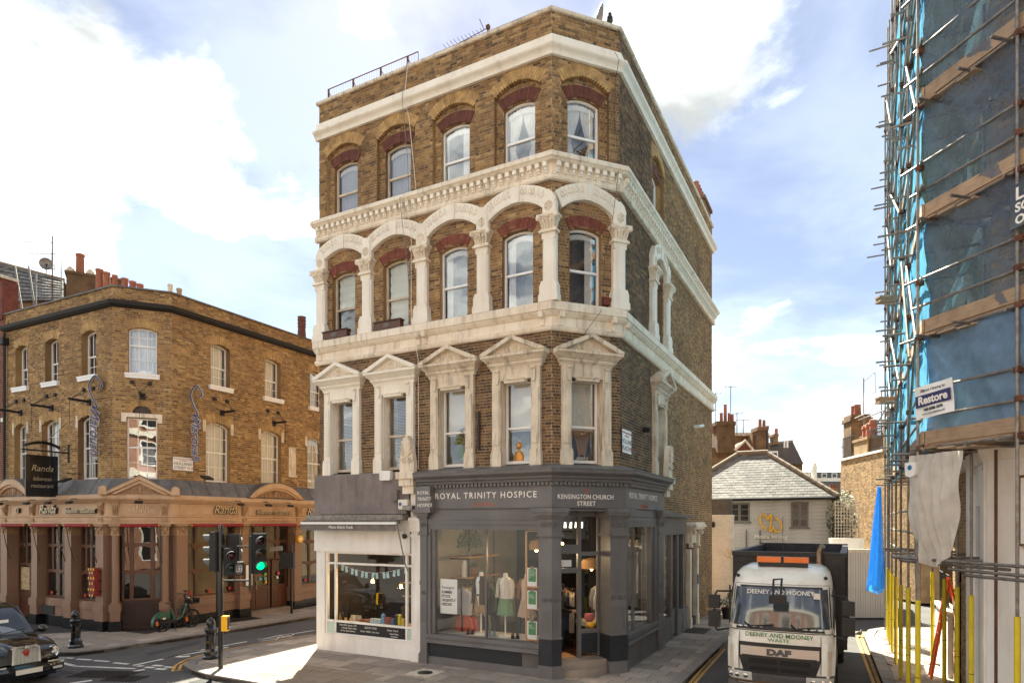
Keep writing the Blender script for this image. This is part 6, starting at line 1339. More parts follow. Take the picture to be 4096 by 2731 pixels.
# neon script signs reading downwards
def neon(M, label):
    r = root('neon_sign', label, 'neon sign', M=M, group='vertical neon signs')
    bl = MT.get('neon_blue') or mat('neon_blue', C(36,42,104), rough=.3); wh = MT.get('neon_white') or mat('neon_white', C(190,186,180), rough=.3)
    pts = [(.38, 0, 1.02), (.36, 0, .86), (.28, 0, .84), (.40, 0, .95), (.34, 0, 1.14), (.16, 0, 1.32), (-.02, 0, 1.1), (-.06, 0, .85), (.06, 0, .5), (.18, 0, .28), (.22, 0, .12), (.06, 0, .16), (.2, 0, .0), (.28, 0, -.14), (.05, 0, -.05)]
    pts = smooth_pts(pts[2:], 5); part('tray', MB().tube([(x, .07, z) for x, _, z in pts], .06, 6), MT['galv'], r); part('hook', MB().tube([(x, -.0, z) for x, _, z in pts], .045, 6), wh, r); part('hook_line', MB().tube([(x, -.045, z) for x, _, z in pts], .024, 6), bl, r)
    Mt = M @ T(.12, 0, -.78) @ FACE @ RZ(-PI/2)
    text('Maroush', .5, Mt @ T(0, 0, -.1), MT['galv'], r, 'tray', shear=.35, ext=.04, face=False, bold=.02); text('Maroush', .5, Mt @ T(0, 0, -.02), wh, r, shear=.35, ext=.02, face=False, bold=.018); text('Maroush', .5, Mt @ T(0, 0, .012), bl, r, shear=.35, ext=.006, face=False)
neon(VL.M @ T(6.15, -.35, 7.5) @ RZ(.85) @ S3(.8,1,.9), 'vertical neon script sign on the left face near the chamfer'); neon(VR.M @ T(.6, -.3, 7.4) @ RZ(-.9) @ S3(.8,1,.9), 'vertical neon script sign right of the chamfered windows')
# hanging board on its iron bracket
def hanging():
    u, z = VL.uz(276, 1812, 0); r = root('hanging_sign', 'black hanging restaurant board on a scrolled iron bracket', 'sign', M=VL.M @ T(u, 0, z))
    B = VL.M @ T(u, 0, z); part('bracket', MB().tube([(0, 0, 0), (0, -1.5, .0)], .03, 8).box(-.03, .03, -.04, 0, -.35, .3), MT['black_iron'], r, B)
    part('scroll', MB().tube([(0, -.12+.12*math.cos(t*.7)*(1-t/12)-.06, .12+.12*math.sin(t*.7)*(1-t/12)) for t in range(11)], .014, 5).tube([(0, -.8+.2*math.cos(t*.6)*(1-t/16), .22+.14*math.sin(t*.6)*(1-t/16)) for t in range(14)], .012, 5), MT['black_iron'], r, B)
    part('arched_plate', MB().add([(dx, -.3-1.1*i/10, .1+.14*math.sin(PI*i/10)+h) for dx in (-.02, .02) for i in range(11) for h in (0, .1)], [(2*i, 2*i+2, 2*i+3, 2*i+1) for i in range(10)]+[(22+2*i, 22+2*i+1, 22+2*i+3, 22+2*i+2) for i in range(10)]+[(2*i+1, 2*i+3, 22+2*i+3, 22+2*i+1) for i in range(10)]), MT['black_gloss'], r, B)
    part('board', MB().box(-.025, .025, -1.4, -.38, -1.6, -.16), MT['black_gloss'], r, B)
    Bt = B @ T(.03, -.89, 0) @ RZ(PI/2)
    text('Randa', .3, Bt @ T(0, 0, -.62), LS, r, shear=.3, ext=.003, sx=.95); text('lebanese', .2, Bt @ T(0, 0, -.98), LS, r, shear=.3, ext=.003, sx=.85); text('restaurant', .2, Bt @ T(0, 0, -1.22), LS, r, shear=.3, ext=.003, sx=.85)
    part('stay', MB().tube([(0, -.05, 1.1), (0, -1.0, .05)], .008, 5), MT['black_iron'], r, B)
hanging()
street_plate(VR, .42, 5.78, .82, .5, 'HOLLAND', ('STREET', 'W.8'), 'white street name plate reading HOLLAND STREET on the restaurant', '')
for W, u, z, l in ((VR, 1.0, 5.55, 'black floodlight on an arm beside the HOLLAND STREET plate'), (VL, 5.0, 5.4, 'black floodlight on an arm above the lead roof left of the neon sign')):
    r = root('floodlight', l, 'lamp', M=W.M @ T(u, 0, z)); part('arm', MB().tube([(0, 0, 0), (.0, -.5, .0)], .016, 6), MT['black_iron'], r); part('head', MB().box(-.18, .18, -.75, -.45, -.05, .02, RX(.4)), MT['black_matt'], r)
hx_ = root('hexagon_alarm', 'yellow six-sided alarm box on the last granite column', 'alarm box', M=VR.M @ T(5.62, -.31, 2.98)); part('box', MB().prism([(.17*math.cos(PI*i/3), .17*math.sin(PI*i/3)) for i in range(6)], -.12, 0), MT['yellow_box'], hx_); part('badge', MB().box(-.07, .07, -.125, -.119, -.05, .06), MT['upvc'], hx_)
mb_ = root('menu_case', 'white framed menu hung on the column left of the restaurant doors', 'menu board', M=VR.M @ T(2.96, -.38, 1.2)); part('frame', MB().box(-.17, .17, -.03, 0, 0, .86), MT['wood_brown'], mb_); part('menu', MB().box(-.15, .15, -.036, -.03, .03, .83), MT['upvc'], mb_)
hz = root('hazard_padding', 'red crate wrapped in yellow and black tape strapped to the corner column', 'padding', M=VL.M @ T(6.5, -.34, 1.2)); part('crate', MB().box(-.16, .16, -.2, 0, 0, .95), mat('crate_red', C(130,40,36), rough=.6), hz)
for k in range(6):
    for j in range(5): part('tape', MB().box(-.17+.068*j, -.17+.068*j+.066, -.212, -.2, (0, .2, .4, .58, .76, .88)[k], (0, .2, .4, .58, .76, .88)[k]+.07), MT['yellow_box' if (j+k) % 2 else 'black_matt'], hz)
for z in (.15, .5, .82): part('strap', MB().box(-.16, .26, -.06, -.03, z, z+.04), MT['black_matt'], hz)
# ------------------------------------------------------------------ roofscape of the left block
def pot(M, h=.5, r=.13, m='terracotta', label='', cowl=False, group='chimney pots behind the restaurant parapet'):
    b = MB().lathe([(r*1.1, 0), (r, .08), (r*.92, h-.1), (r*1.08, h-.08), (r*1.08, h), (r*.8, h), (r*.8, h-.1)], 14)
    return b
stk = root('chimney_stack', 'brown brick chimney stack with one louvred pot behind the restaurant parapet', 'chimney', M=T(-14.4, 25.2, 11.3))
def px3(x, y, d): return ((x-CX)/FPX*d, d, CAMH-(y-HY)/FPX*d)
x0, _, z1 = px3(245, 1090, 26.0)
part('stack', MB().box(-.0, 2.0, -.35, .35, -.4, 1.25).box(-.06, 2.06, -.41, .41, 1.25, 1.35), MT['brick_back'], stk, T(x0+.1, 26.2, z1-1.3) @ RZ(.52))
part('pot', pot(None, .9, .16), MT['terracotta'], stk, T(x0+.5, 26.4, z1), smooth=True)
for k in range(2): part('ridge_cap', MB().ball((0, 0, .12), .18, 10, 6, (1, 1, 1.4)), MT['stone_soot'], stk, T(x0+.18+k*.62, 26.3+k*.3, z1))
for k, (x, yt, yb, w) in enumerate(((398, 1078, 1135, 28), (427, 1090, 1140, 25), (459, 1102, 1140, 20), (499, 1115, 1145, 26), (531, 1127, 1148, 25), (560, 1138, 1152, 25), (681, 1138, 1170, 19), (717, 1155, 1178, 20))):
    d = 24.6; X, Y, Z = px3(x, yt, d); h = .85
    thing('chimney_pot', pot(None, h, w/2561*d/2), MT['terracotta' if k < 6 else ('stone_soot' if k == 6 else 'terracotta_buff')], ('tallest, leftmost orange chimney pot in the row', 'second orange chimney pot in the row, wide and tall', 'slim third orange chimney pot in the row', 'fourth orange chimney pot in the row, above the chamfer', 'fifth orange chimney pot, showing only its top', 'sixth and lowest orange chimney pot in the row', 'grey chimney pot standing alone above the parapet', 'buff chimney pot right of the grey one')[k], 'chimney pot', T(X, Y, Z-h), 'chimney pots behind the restaurant parapet', smooth=True)
X, Y, Z = px3(1207, 1268, 30); thing('chimney_pot', MB().lathe([(.22, -1.6), (.2, -.9), (.17, -.5), (.2, -.46), (.17, -.42), (.2, -.3), (.17, -.26), (.2, -.14), (.17, -.1), (.2, 0)], 14), MT['brick_red'], 'tall ribbed red chimney pot beside the corner building', 'chimney pot', T(X, Y, Z), smooth=True)
X, Y, Z = px3(770, 1205, 26.0); dish('roof_dish', 'white dish edge rising over the right part of the restaurant parapet', T(X, Y, Z-.62) @ RZ(.3), .24, 'white_paint')
X, Y, Z = px3(185, 1058, 25.5); dish('roof_dish', 'grey satellite dish by the aerial mast on the left roof', T(X, Y, Z-.42) @ RZ(.6), .23, 'galv')
X, Y, Z = px3(209, 1175, 25.6); am = root('aerial_mast', 'tall mast carrying three yagi aerials on the left roof', 'aerial', M=T(X, Y, Z-.5)); part('mast', MB().tube([(0, 0, 0), (0, 0, 2.8)], .025, 6), MT['rusty'], am)
for k, (z, l) in enumerate(((2.55, 1.1), (2.1, 1.0), (1.5, .8))):
    part('boom', MB().tube([(.1, 0, z), (-l, 0, z+.02)], .012, 5), MT['rusty'], am)
    for j in range(9): part('element', MB().tube([(-.1-l*.1*j, -.1, z), (-.1-l*.1*j, .1, z)], .008, 4), MT['rusty'], am)
    part('reflector', MB().tube([(.08, 0, z-.18), (.08, 0, z+.18)], .012, 4), MT['rusty'], am)
part('lattice', MB().tube([(.3, .1, 0), (.28, .1, 1.9)], .018, 5), MT['galv'], am)
# red brick neighbour cut by the frame's left edge, its slate mansard with guard rails
NB = root('red_brick_neighbour', 'orange red brick building cut off by the left edge of the picture', 'building', M=T(RG[0], RG[1], 0)); WN = Wall(tuple(Vector(RG)-_dl*7), tuple(Vector(RG)-_dl*.04))
cl = []; b, m = brickwork(NB, WN, 3.0, WN.L, 0, 11.7, [], None, None, bl=.23, collect=cl); finish_bricks(NB, [(b, m, WN.M, cl, MT['brick_orange'], MT['mortar_dark'])], MT['brick_orange'], 60)
part('body', MB().box(0, WN.L, .03, 6, 0, 11.6), MT['brick_orange'], NB, WN.M); part('stone_band', MB().box(2.5, WN.L, -.05, .0, 7.6, 7.75), MT['stone_clean'], NB, WN.M); part('stone_band', MB().box(2.5, WN.L, -.05, .0, 5.2, 5.3), MT['stone_clean'], NB, WN.M)
pc = part('pier', MB().box(WN.L-1.2, WN.L-.05, -.06, .5, 11.6, 13.1).box(WN.L-.9, WN.L-.15, -.1, .5, 13.1, 13.22), MT['brick_orange'], NB, WN.M); part('pier_cap', MB().box(WN.L-.95, WN.L-.1, -.14, .55, 13.22, 13.34), MT['stone_soot'], pc, WN.M)
mr = root('slate_mansard', 'pale slate mansard roof with guard rails behind the left parapet', 'roof', M=T(-17, 29, 12))
a, b_, c_, d_ = px3(-120, 1020, 30.0), px3(255, 1120, 30.0), px3(255, 1200, 28.2), px3(-120, 1215, 28.2)
part('slope', MB().add([a, b_, c_, d_], [(3, 2, 1, 0)]), MT['slate_dark'], mr, I4)
A_, B_, C_, D_ = Vector(a), Vector(b_), Vector(c_), Vector(d_)
nrm = (B_-A_).cross(D_-A_).normalized(); nrm = nrm if nrm.y < 0 else -nrm
for r_ in range(9):
    for k in range(15):
        q = lambda s, t: (A_+(B_-A_)*s)*(1-t)+(D_+(C_-D_)*s)*t
        off = .5/15 if r_ % 2 else 0; s0, s1 = max(0, k/15+off), min(1, (k+.96)/15+off); t0, t1 = r_/9, (r_+1.05)/9
        if s1 > s0: part('slate', MB().add([q(s0, t0)+nrm*.01, q(s1, t0)+nrm*.01, q(s1, min(1, t1))+nrm*.05, q(s0, min(1, t1))+nrm*.05], [(3, 2, 1, 0)]), MT['slate'], mr, I4)
part('ridge', MB().tube([A_, B_], .09, 8), MT['tile_ridge'], mr, I4); part('back_slope', MB().add([a, b_, (b_[0], b_[1]+3, b_[2]-2.5), (a[0], a[1]+3, a[2]-2.5)], [(0, 1, 2, 3)]), MT['slate_dark'], mr, I4)
part('base_wall', MB().box(D_.x, C_.x+.8, 28.3, 31, 9, C_.z+.05), MT['brick_back'], mr, I4)
gr_ = root('guard_rail', 'galvanised guard rail frame on the left roof', 'railing', M=T(-17.5, 27.4, 11.8))
for x0, x1 in ((60, 88), (115, 140), (145, 143)): part('post', MB().tube([px3(x0, 1065 if x0 < 140 else 1095, 27.2), px3(x1, 1235, 26.6)], .035, 6), MT['galv'], gr_, I4)
part('rail', MB().tube([px3(-30, 1085, 27.2), px3(60, 1065, 27.2)], .03, 6), MT['galv'], gr_, I4); part('rail', MB().tube([px3(145, 1118, 27.2), px3(255, 1160, 27.2)], .03, 6), MT['galv'], gr_, I4)
# ------------------------------------------------------------------ the end of the lane: weatherboarded house, walls, gate, buildings behind
MWH = root('weatherboarded_house', 'grey weatherboarded mews house with pale slate roof behind the truck', 'house', M=T(11.9, 29, 0))
WMW = Wall((9.99, 30.0), (13.90, 27.93)); BMW = WMW.M
part('wall_core', MB().box(-2.8, WMW.L, .02, 5.4, -.12, 4.8), MT['mortar_dark'], MWH, BMW)
bm_ = mat('weatherboard', C(198,194,190), C(184,180,175), ns=2, rough=.65, vary=.05, dirt=(C(110,103,96), 2, .4, (.4,1,3)))
plank = _mesh('plank', MB().add([(0,-.03,0),(WMW.L,-.03,0),(WMW.L,-.008,.172),(0,-.008,.172),(0,.02,0),(WMW.L,.02,0),(WMW.L,.02,.172),(0,.02,.172)], [(0,1,2,3),(0,4,5,1),(1,5,6,2),(3,2,6,7),(0,3,7,4)]), bm_, False)
for k in range(29): part('plank', plank, None, MWH, BMW @ T(0, rnd.uniform(-.002,.002), -.1+k*.166))
part('corner_board', MB().box(WMW.L-.02, WMW.L+.06, -.045, .1, -.1, 4.75).box(-.05, .03, -.045, .1, -.1, 4.75), bm_, MWH, BMW)
gw = mat('mw_frame', C(112,106,102), rough=.5)
for (xa, xb, ya, yb) in ((2919, 2999, 2012, 2087), (3165, 3234, 2008, 2108)):
    u0, z1 = WMW.uz(xa, ya); u1, _ = WMW.uz(xb, ya); _, z0 = WMW.uz((xa+xb)/2, yb)
    b = MB().ring([(u0, z0), (u1, z0), (u1, z1), (u0, z1)], [(u0+.07, z0+.07), (u1-.07, z0+.07), (u1-.07, z1-.07), (u0+.07, z1-.07)], -.07, .0, True).box((u0+u1)/2-.05, (u0+u1)/2+.05, -.065, 0, z0, z1).box(u0-.08, u1+.08, -.1, 0, z0-.07, z0)
    for k in (1, 2): zz = z0+(z1-z0)*k/3; b.box(u0, u1, -.055, -.01, zz-.015, zz+.015)
    w = part('window', b, gw, MWH, BMW); part('pane', MB().box(u0+.05, u1-.05, -.04, -.035, z0+.05, z1-.05), MT['black_gloss'], w, BMW)
part('service_pipe', MB().tube([(.95, -.06, 3.35), (.95, -.06, .5)], .03).tube([(1.55, -.06, 3.35), (1.55, -.06, .5)], .03), gw, MWH, BMW)
lg = root('wall_logo', 'yellow looping heart logo with white name lettering on the grey boards', 'sign', M=BMW @ T(1.9, -.06, 3.2))
def lp(x, y): u, z = WMW.uz(2800+x/1.919, 1900+y/1.919, .08); return (u, -.09, z)
part('heart_loop', MB().tube(smooth_pts([lp(515,415), lp(480,390), lp(460,345), lp(470,308), lp(500,305), lp(520,335), lp(540,305), lp(549,320), lp(538,395), lp(538,428), lp(552,425), lp(562,398), lp(575,425), lp(605,433), lp(626,400), lp(618,360), lp(596,338), lp(572,322)]), .038, 8), MT['yellow_sign'], lg, BMW, smooth=True)
u, z = WMW.uz(2800+542/1.919, 1900+472/1.919, .08); text('Moira Wong', .26, BMW @ T(u, -.075, z), MT['letter_white'], lg, ext=.02, bold=.006, gap=1.05)
# hipped slate roof, every slate of the front slope laid singly
def roofing():
    e = -.32; uL, uR, yR, zR, zE = .18, 1.53, 2.6, 7.08, 4.80; a0, a1 = uL-3.0, WMW.L+.3
    part('slope', MB().add([(a0, e, zE), (a1, e, zE), (uR, yR, zR), (uL, yR, zR), (a1, 5.5, zE), (a0, 5.5, zE)], [(0,1,2,3), (1,4,2), (4,5,3,2), (5,0,3)]), MT['slate_dark'], MWH, BMW)
    L_ = math.hypot(yR-e, zR-zE); rows = 18; sw = .26; th = math.atan2(zR-zE, yR-e)
    me = _mesh('slate', MB().add([(0,0,.008),(sw-.008,0,.008),(sw-.008,L_/rows*1.25,.001),(0,L_/rows*1.25,.001),(0,0,.022),(sw-.008,0,.022),(sw-.008,L_/rows*1.25,.012),(0,L_/rows*1.25,.012)], [(0,1,5,4),(4,5,6,7),(1,2,6,5),(3,0,4,7)]), MT['slate'], False)
    for r in range(rows):
        t = (r+.0)/rows; ua = a0+(uL-a0)*t; ub = a1+(uR-a1)*t; y = e+(yR-e)*t; z = zE+(zR-zE)*t; u = max(ua, -1.3)+(sw/2 if r % 2 else 0)
        while u < ub-sw*.7:
            part('slate', me, None, MWH, BMW @ T(u, y, z+rnd.uniform(0,.006)) @ RX(th)); u += sw
    def hip(p, q, n, r):
        P, Q = Vector(p), Vector(q)
        for k in range(n): part('hip_tile', MB().tube([P+(Q-P)*(k/n), P+(Q-P)*((k+1.08)/n)], [r*1.08, r], 8), MT['tile_ridge'], MWH, BMW)
    hip((a1, e, zE+.02), (uR, yR, zR+.04), 11, .12); hip((uL, yR, zR+.04), (a0, e, zE+.02), 11, .12); hip((uL-.05, yR, zR+.05), (uR+.05, yR, zR+.05), 4, .13)
    part('gutter', MB().tube([(a0, e-.06, zE-.06), (a1+.05, e-.06, zE-.06)], .06, 8).box(a0, a1, e, .0, zE-.12, zE-.02), MT['black_matt'], MWH, BMW)
roofing()
# painted brick wall and its clutter
WWB = Wall((8.0, 28.75), (9.62, 27.90)); wbk = root('white_brick_wall', 'white painted brick wall between the corner building and the mews house', 'wall', M=WWB.M)
cl = []; b, m = brickwork(wbk, WWB, 0, WWB.L, -.12, 3.95, [], None, None, collect=cl); finish_bricks(wbk, [(b, m, WWB.M, cl, MT['brick_white'], MT['brick_white'])], MT['brick_white'], 150)
part('core', MB().box(0, WWB.L, .02, .35, -.12, 3.94).box(-.02, WWB.L+.02, -.03, .38, 3.94, 4.02), MT['brick_white'], wbk, WWB.M); part('upper_brick', MB().box(.0, 1.75, .1, .5, 3.95, 4.72), MT['slate_dark'], wbk, WWB.M)
r = root('wall_floodlight', 'black floodlight high on the white painted brick wall', 'lamp', M=WWB.M @ T(.95, 0, 3.65)); part('head', MB().box(-.15, .15, -.3, -.12, -.1, .1, RX(.3)), MT['black_matt'], r); part('arm', MB().tube([(0, 0, .1), (0, -.2, .02)], .02), MT['black_iron'], r)
thing('wall_notice', MB().box(.3, .45, -.03, -.016, 1.2, 1.6), MT['letter_red'], 'small red notice on the white painted brick wall', 'sign', WWB.M)
thing('meter_box', MB().box(WWB.L-.25, WWB.L-.02, -.1, -.016, 2.2, 2.55), MT['stone_soot'], 'grey meter box on the right edge of the white brick wall', 'box', WWB.M)
for k in range(1): pass
# flower pot and planter by the wall
fp = plant('flower_pot', 'black planter of small white flowers by the stone doorway', T(*ground_at(2810, 2488), 0) if False else T(8.25, 24.6, 0), MT['black_matt'], 260, .36, .42, .06, leafm, .2, .42)
b = MB(); [b.ball((rnd.uniform(-.32,.32), rnd.uniform(-.3,.1), rnd.uniform(.5,.8)), .022, 6, 4) for _ in range(60)]; part('flowers', b, MT['letter_white'], fp, kind='stuff')
plant('yellow_planter', 'orange yellow planter with dry brown grass left of the truck', T(9.2, 26.6, -.1), mat('planter_yellow', C(226,150,30), rough=.5), 160, .24, .42, .09, leaf2, .24, .62)
# corrugated gate
gx0, gx1, gy_ = 11.3, 14.7, 25.1
gt = root('board_gate', 'tall off-white vertical board gate closing the end of the lane', 'gate', M=T(13, gy_, -.12)); gm_ = mat('gate_paint', C(206,198,188), C(194,186,174), ns=2, rough=.6, vary=.03)
gb = _mesh('board', MB().plan([(0, 0), (.012, -.02), (.083, -.02), (.095, 0)], 0, 2.62), gm_, False)
for k in range(int((gx1-gx0)/.098)): part('board', gb, None, gt, T(gx0+k*.098, gy_, -.1))
part('frame', MB().box(gx0, gx1, gy_, gy_+.08, -.12, 2.5), gm_, gt, I4); part('coping', MB().box(gx0-.2, gx1+.3, gy_-.05, gy_+.15, 2.52, 2.64), MT['stone_soot'], gt, I4); part('foot', MB().box(gx0, gx1, gy_-.04, gy_, -.12, -.04), MT['black_matt'], gt, I4)
thing('low_wall', MB().box(13.0, 14.3, 26.0, 26.3, 0, 3.05), MT['white_paint'], 'short white rendered wall above the gate', 'wall')
tr = root('trellis', 'pale square trellis panel beside the mews house', 'trellis', M=T(14.2, 27.2, 2.6))
for k in range(9): part('slat', MB().box(13.72+k*.125, 13.75+k*.125, 27.2, 27.22, 2.95, 4.6), MT['stone_soot'], tr, I4)
for k in range(12): part('slat', MB().box(13.7, 14.78, 27.23, 27.245, 3.0+k*.14, 3.03+k*.14), MT['stone_soot'], tr, I4)
sh_ = root('climbing_shrub', 'bushy climbing shrub with pale blossom between house and yellow brick wall', 'shrub', M=T(14.4, 27.8, 0)); lvs = MB(); blo = MB()
for k in range(2600):
    a, e_ = rnd.uniform(0, 2*PI), rnd.random(); h = rnd.random(); rr = (.75-.25*abs(h-.5))*math.sqrt(rnd.random()); c = Vector((14.35+rr*math.cos(a)*.9, 27.9+rr*math.sin(a)*.6, 2.9+h*2.0+.2*math.sin(3*a))); q = Vector((rnd.uniform(-1,1), rnd.uniform(-1,1), rnd.uniform(-1,1))).normalized()*.06; s = q.orthogonal().normalized()*.03
    (blo if h > .62 and rnd.random() < .6 else lvs).add([c-q, c+s, c+q, c-s], [(0,1,2,3)])
part('crown', lvs, leafm, sh_, I4); part('blossom', blo, mat('blossom', C(214,208,190), C(170,168,140), ns=5, rough=.8, vary=.15), sh_, I4, kind='stuff'); part('trunk', MB().tube([(14.4, 28, 0), (14.35, 27.95, 2.2), (14.4, 27.9, 3.6)], [.08, .06, .03], 7), MT['wood_dark'], sh_, I4)
# tall yellow brick building turning its lit flank to the lane
YB = root('yellow_brick_building', 'sunlit yellow brick building with roof terrace railings behind the scaffold', 'building', M=T(19.3, 35, 0)); WY = Wall((19.5, 38.0), (18.6, 29.2))
cl = []; b, m = brickwork(YB, WY, 0, WY.L, 0, 7.3, [], None, None, bl=.24, ch=.085, collect=cl); finish_bricks(YB, [(b, m, WY.M, cl, MT['brick_yellow'], MT['mortar'])], MT['brick_yellow'], 300)
part('core', MB().box(0, WY.L, .03, 6, 0, 7.28).box(0, 2.4, .03, 6, 7.28, 7.3), MT['brick_yellow'], YB, WY.M)
part('parapet_pier', MB().box(1.9, 3.6, -.02, 1.2, 7.3, 8.15).box(1.8, 3.7, -.08, 1.3, 8.15, 8.3), MT['brick_yellow'], YB, WY.M); part('parapet_pier', MB().box(5.4, 8.6, -.02, 1.2, 7.3, 8.7).box(5.3, 8.7, -.08, 1.3, 8.7, 8.85), MT['brick_yellow'], YB, WY.M); part('coping', MB().box(-.05, 5.4, -.08, .3, 7.3, 7.42), MT['stone_clean'], YB, WY.M)
for k, (u, h) in enumerate(((2.2, .75), (2.65, .8), (3.1, .95))): part('chimney_pot', MB().lathe([(.2, 8.3), (.18, 8.3+h*.7), (.24, 8.3+h*.75), (.2, 8.3+h), (.1, 8.35+h)], 12, T(u, .5, 0)), MT['terracotta'], YB, WY.M, smooth=True)
part('chimney_stack', MB().box(-.6, .5, .4, 1.5, 7.0, 10.0).box(-.68, .58, .32, 1.58, 9.6, 9.8), MT['brick_back'], YB, WY.M)
for u in (-.3, .15): part('chimney_pot', MB().lathe([(.2, 10.0), (.17, 10.55), (.2, 10.6)], 10, T(u, .9, 0)), MT['terracotta'], YB, WY.M, smooth=True)
def railing(label, u0, u1, z, h=1.15):
    r = root('iron_railing', label, 'railing', M=WY.M @ T((u0+u1)/2, .1, z)); part('rail', MB().box(u0, u1, .05, .1, z+h, z+h+.05).box(u0, u1, .05, .1, z+.1, z+.14), MT['black_iron'], r, WY.M)
    n = int((u1-u0)/.13)
    for k in range(n): part('bar', MB().box(u0+k*.13, u0+k*.13+.025, .06, .085, z, z+h+(.12 if k % 2 else 0)), MT['black_iron'], r, WY.M)
railing('black iron terrace railing left of the chimney pots', .1, 1.9, 7.42); railing('black iron terrace railing right of the chimney pots', 3.6, 5.4, 7.42)
sr = root('roof_scaffold', 'light tube scaffold standing on the yellow brick roof terrace', 'scaffold', M=WY.M @ T(3.5, 1, 9))
for (p, q) in (((1.0,.6,10.9),(6.5,.6,11.0)), ((1.0,.6,9.9),(6.5,.6,9.9)), ((3.8,.6,7.4),(3.8,.6,12.0)), ((4.9,.6,7.4),(4.9,.6,11.8)), ((2.0,.6,9.5),(4.9,.6,11.4)), ((-1.2,.5,11.0),(2.0,.5,11.1)), ((-1.2,.5,9.6),(1.5,.5,9.7)), ((3.8,.6,9.5),(4.9,.6,11.0)), ((1.2,.8,9.4),(1.2,.8,13.3))): part('tube', MB().tube([p, q], .035, 6), MT['galv'], sr, WY.M @ T(0, 0, -1.35))
part('aerial_loop', MB().tube([(1.2,.8,13.1),(2.6,.8,13.3),(2.7,.8,12.2),(1.3,.8,12.1)], .02, 5), MT['galv'], sr, WY.M @ T(0, 0, -1.35))
# houses with chimneys far behind
def pbox(b, xa, xb, ya, yb, d, dep):
    X0, _, Z1 = px3(xa, ya, d); X1, _, Z0 = px3(xb, yb, d); return b.box(X0, X1, d, d+dep, Z0, Z1)
def backhouse(name, label, spec, M0): r = root(name, label, 'house', M=T(*M0)); return r
BB_ = MT['brick_back']
h1 = root('back_house', 'brown brick house with a big four-pot chimney behind the mews house', 'house', M=T(15, 44, 0)); part('wall', pbox(MB(), 2846, 2945, 1790, 2150, 43, 4), BB_, h1, I4); part('wall', pbox(MB(), 2925, 3075, 1738, 2150, 46, 4), BB_, h1, I4); part('parapet', pbox(MB(), 2935, 3078, 1730, 1742, 45.8, 4.4), MT['stone_soot'], h1, I4)
cs = part('chimney_stack', pbox(pbox(MB(), 2870, 2940, 1690, 1810, 42.5, 1.2), 2866, 2944, 1684, 1700, 42.4, 1.4), BB_, h1, I4)
for x, yt in ((2885, 1652), (2901, 1618), (2917, 1652), (2929, 1658)): X, Y, Z = px3(x, yt, 43); X2, _, Z0 = px3(x, 1688, 43); part('chimney_pot', MB().lathe([(.12, Z0), (.1, Z-.1), (.12, Z)], 10, T(X, 43, 0)), MT['terracotta'], cs, I4, smooth=True)
X, Y, Z = px3(2852, 1703, 43); part('chimney_pot', MB().lathe([(.1, Z-.5), (.09, Z)], 10, T(X, 43, 0)), MT['terracotta'], h1, I4)
X0, _, Z0 = px3(2938, 1800, 42.4); X1, _, _ = px3(3012, 1800, 42.4); Xm, _, Zm = px3(2980, 1762, 42.4); gg = part('gable', MB().prism([(X0, Z0), (X1, Z0), (Xm, Zm)], 42.4, 44), MT['brick_red'], h1, I4); part('verge', MB().tube([(X0, 42.35, Z0), (Xm, 42.35, Zm), (X1, 42.35, Z0)], .09, 6), MT['stone_soot'], gg, I4)
h2 = root('back_house', 'brick house with a tall grey-capped chimney and black pipe in the middle distance', 'house', M=T(18, 45, 0)); part('wall', pbox(MB(), 3010, 3075, 1740, 2120, 45, 4), BB_, h2, I4); cs = part('chimney_stack', pbox(pbox(MB(), 3032, 3072, 1712, 1810, 44.5, 1), 3029, 3075, 1707, 1722, 44.4, 1.2), BB_, h2, I4)
for x, yt, m in ((3040, 1677, 'terracotta'), (3056, 1680, 'terracotta'), (3056, 1692, 'stone_soot'), (3070, 1703, 'terracotta')): X, Y, Z = px3(x, yt, 45); _, _, Zb = px3(x, 1712, 45); part('chimney_pot', MB().lathe([(.12, Zb), (.1, Z)], 10, T(X, 45+.05*(m == 'stone_soot'), 0)), MT[m], cs, I4)
part('pipe', MB().tube([px3(3069, 1720, 44.3), px3(3069, 1810, 44.3)], .06, 6), MT['black_iron'], h2, I4)
h3 = root('back_house', 'house with dark tiled mansard roof and small white dormer', 'house', M=T(20, 48, 0)); pr = [px3(3072, 1777, 48), px3(3170, 1765, 48), px3(3215, 1855, 46.5), px3(3075, 1855, 46.5)]
part('roof', MB().add(pr+[(p[0], 52, p[2]) for p in pr], [(3,2,1,0), (0,1,5,4), (1,2,6,5), (2,3,7,6), (3,0,4,7)]), MT['brick_back'] if False else mat('dark_tile', C(92,80,72), C(70,60,54), ns=9, rough=.85, stretch=(1,1,3)), h3, I4); part('ridge', MB().tube([pr[0], pr[1]], .12, 6), MT['tile_ridge'], h3, I4); part('wall', pbox(MB(), 3150, 3210, 1855, 2100, 46.8, 4), BB_, h3, I4)
dm = part('dormer', pbox(MB(), 3078, 3112, 1803, 1835, 46.4, 1.5), MT['upvc'], h3, I4); part('pane', pbox(pbox(MB(), 3082, 3093, 1810, 1832, 46.38, .02), 3096, 3108, 1810, 1832, 46.38, .02), MT['black_gloss'], dm, I4)
cs = part('chimney_stack', pbox(pbox(MB(), 3097, 3113, 1740, 1775, 47.5, .8), 3095, 3115, 1735, 1745, 47.4, 1), MT['brick_back'], h3, I4); X, Y, Z = px3(3105, 1714, 47.8); part('chimney_pot', MB().lathe([(.13, Z-.45), (.11, Z)], 10, T(X, 47.8, 0)), MT['terracotta'], cs, I4)
for x in (3138, 3150): part('vent_pipe', MB().tube([px3(x, 1763, 47), px3(x, 1790, 47)], .06, 6), MT['white_paint'], h3, I4)
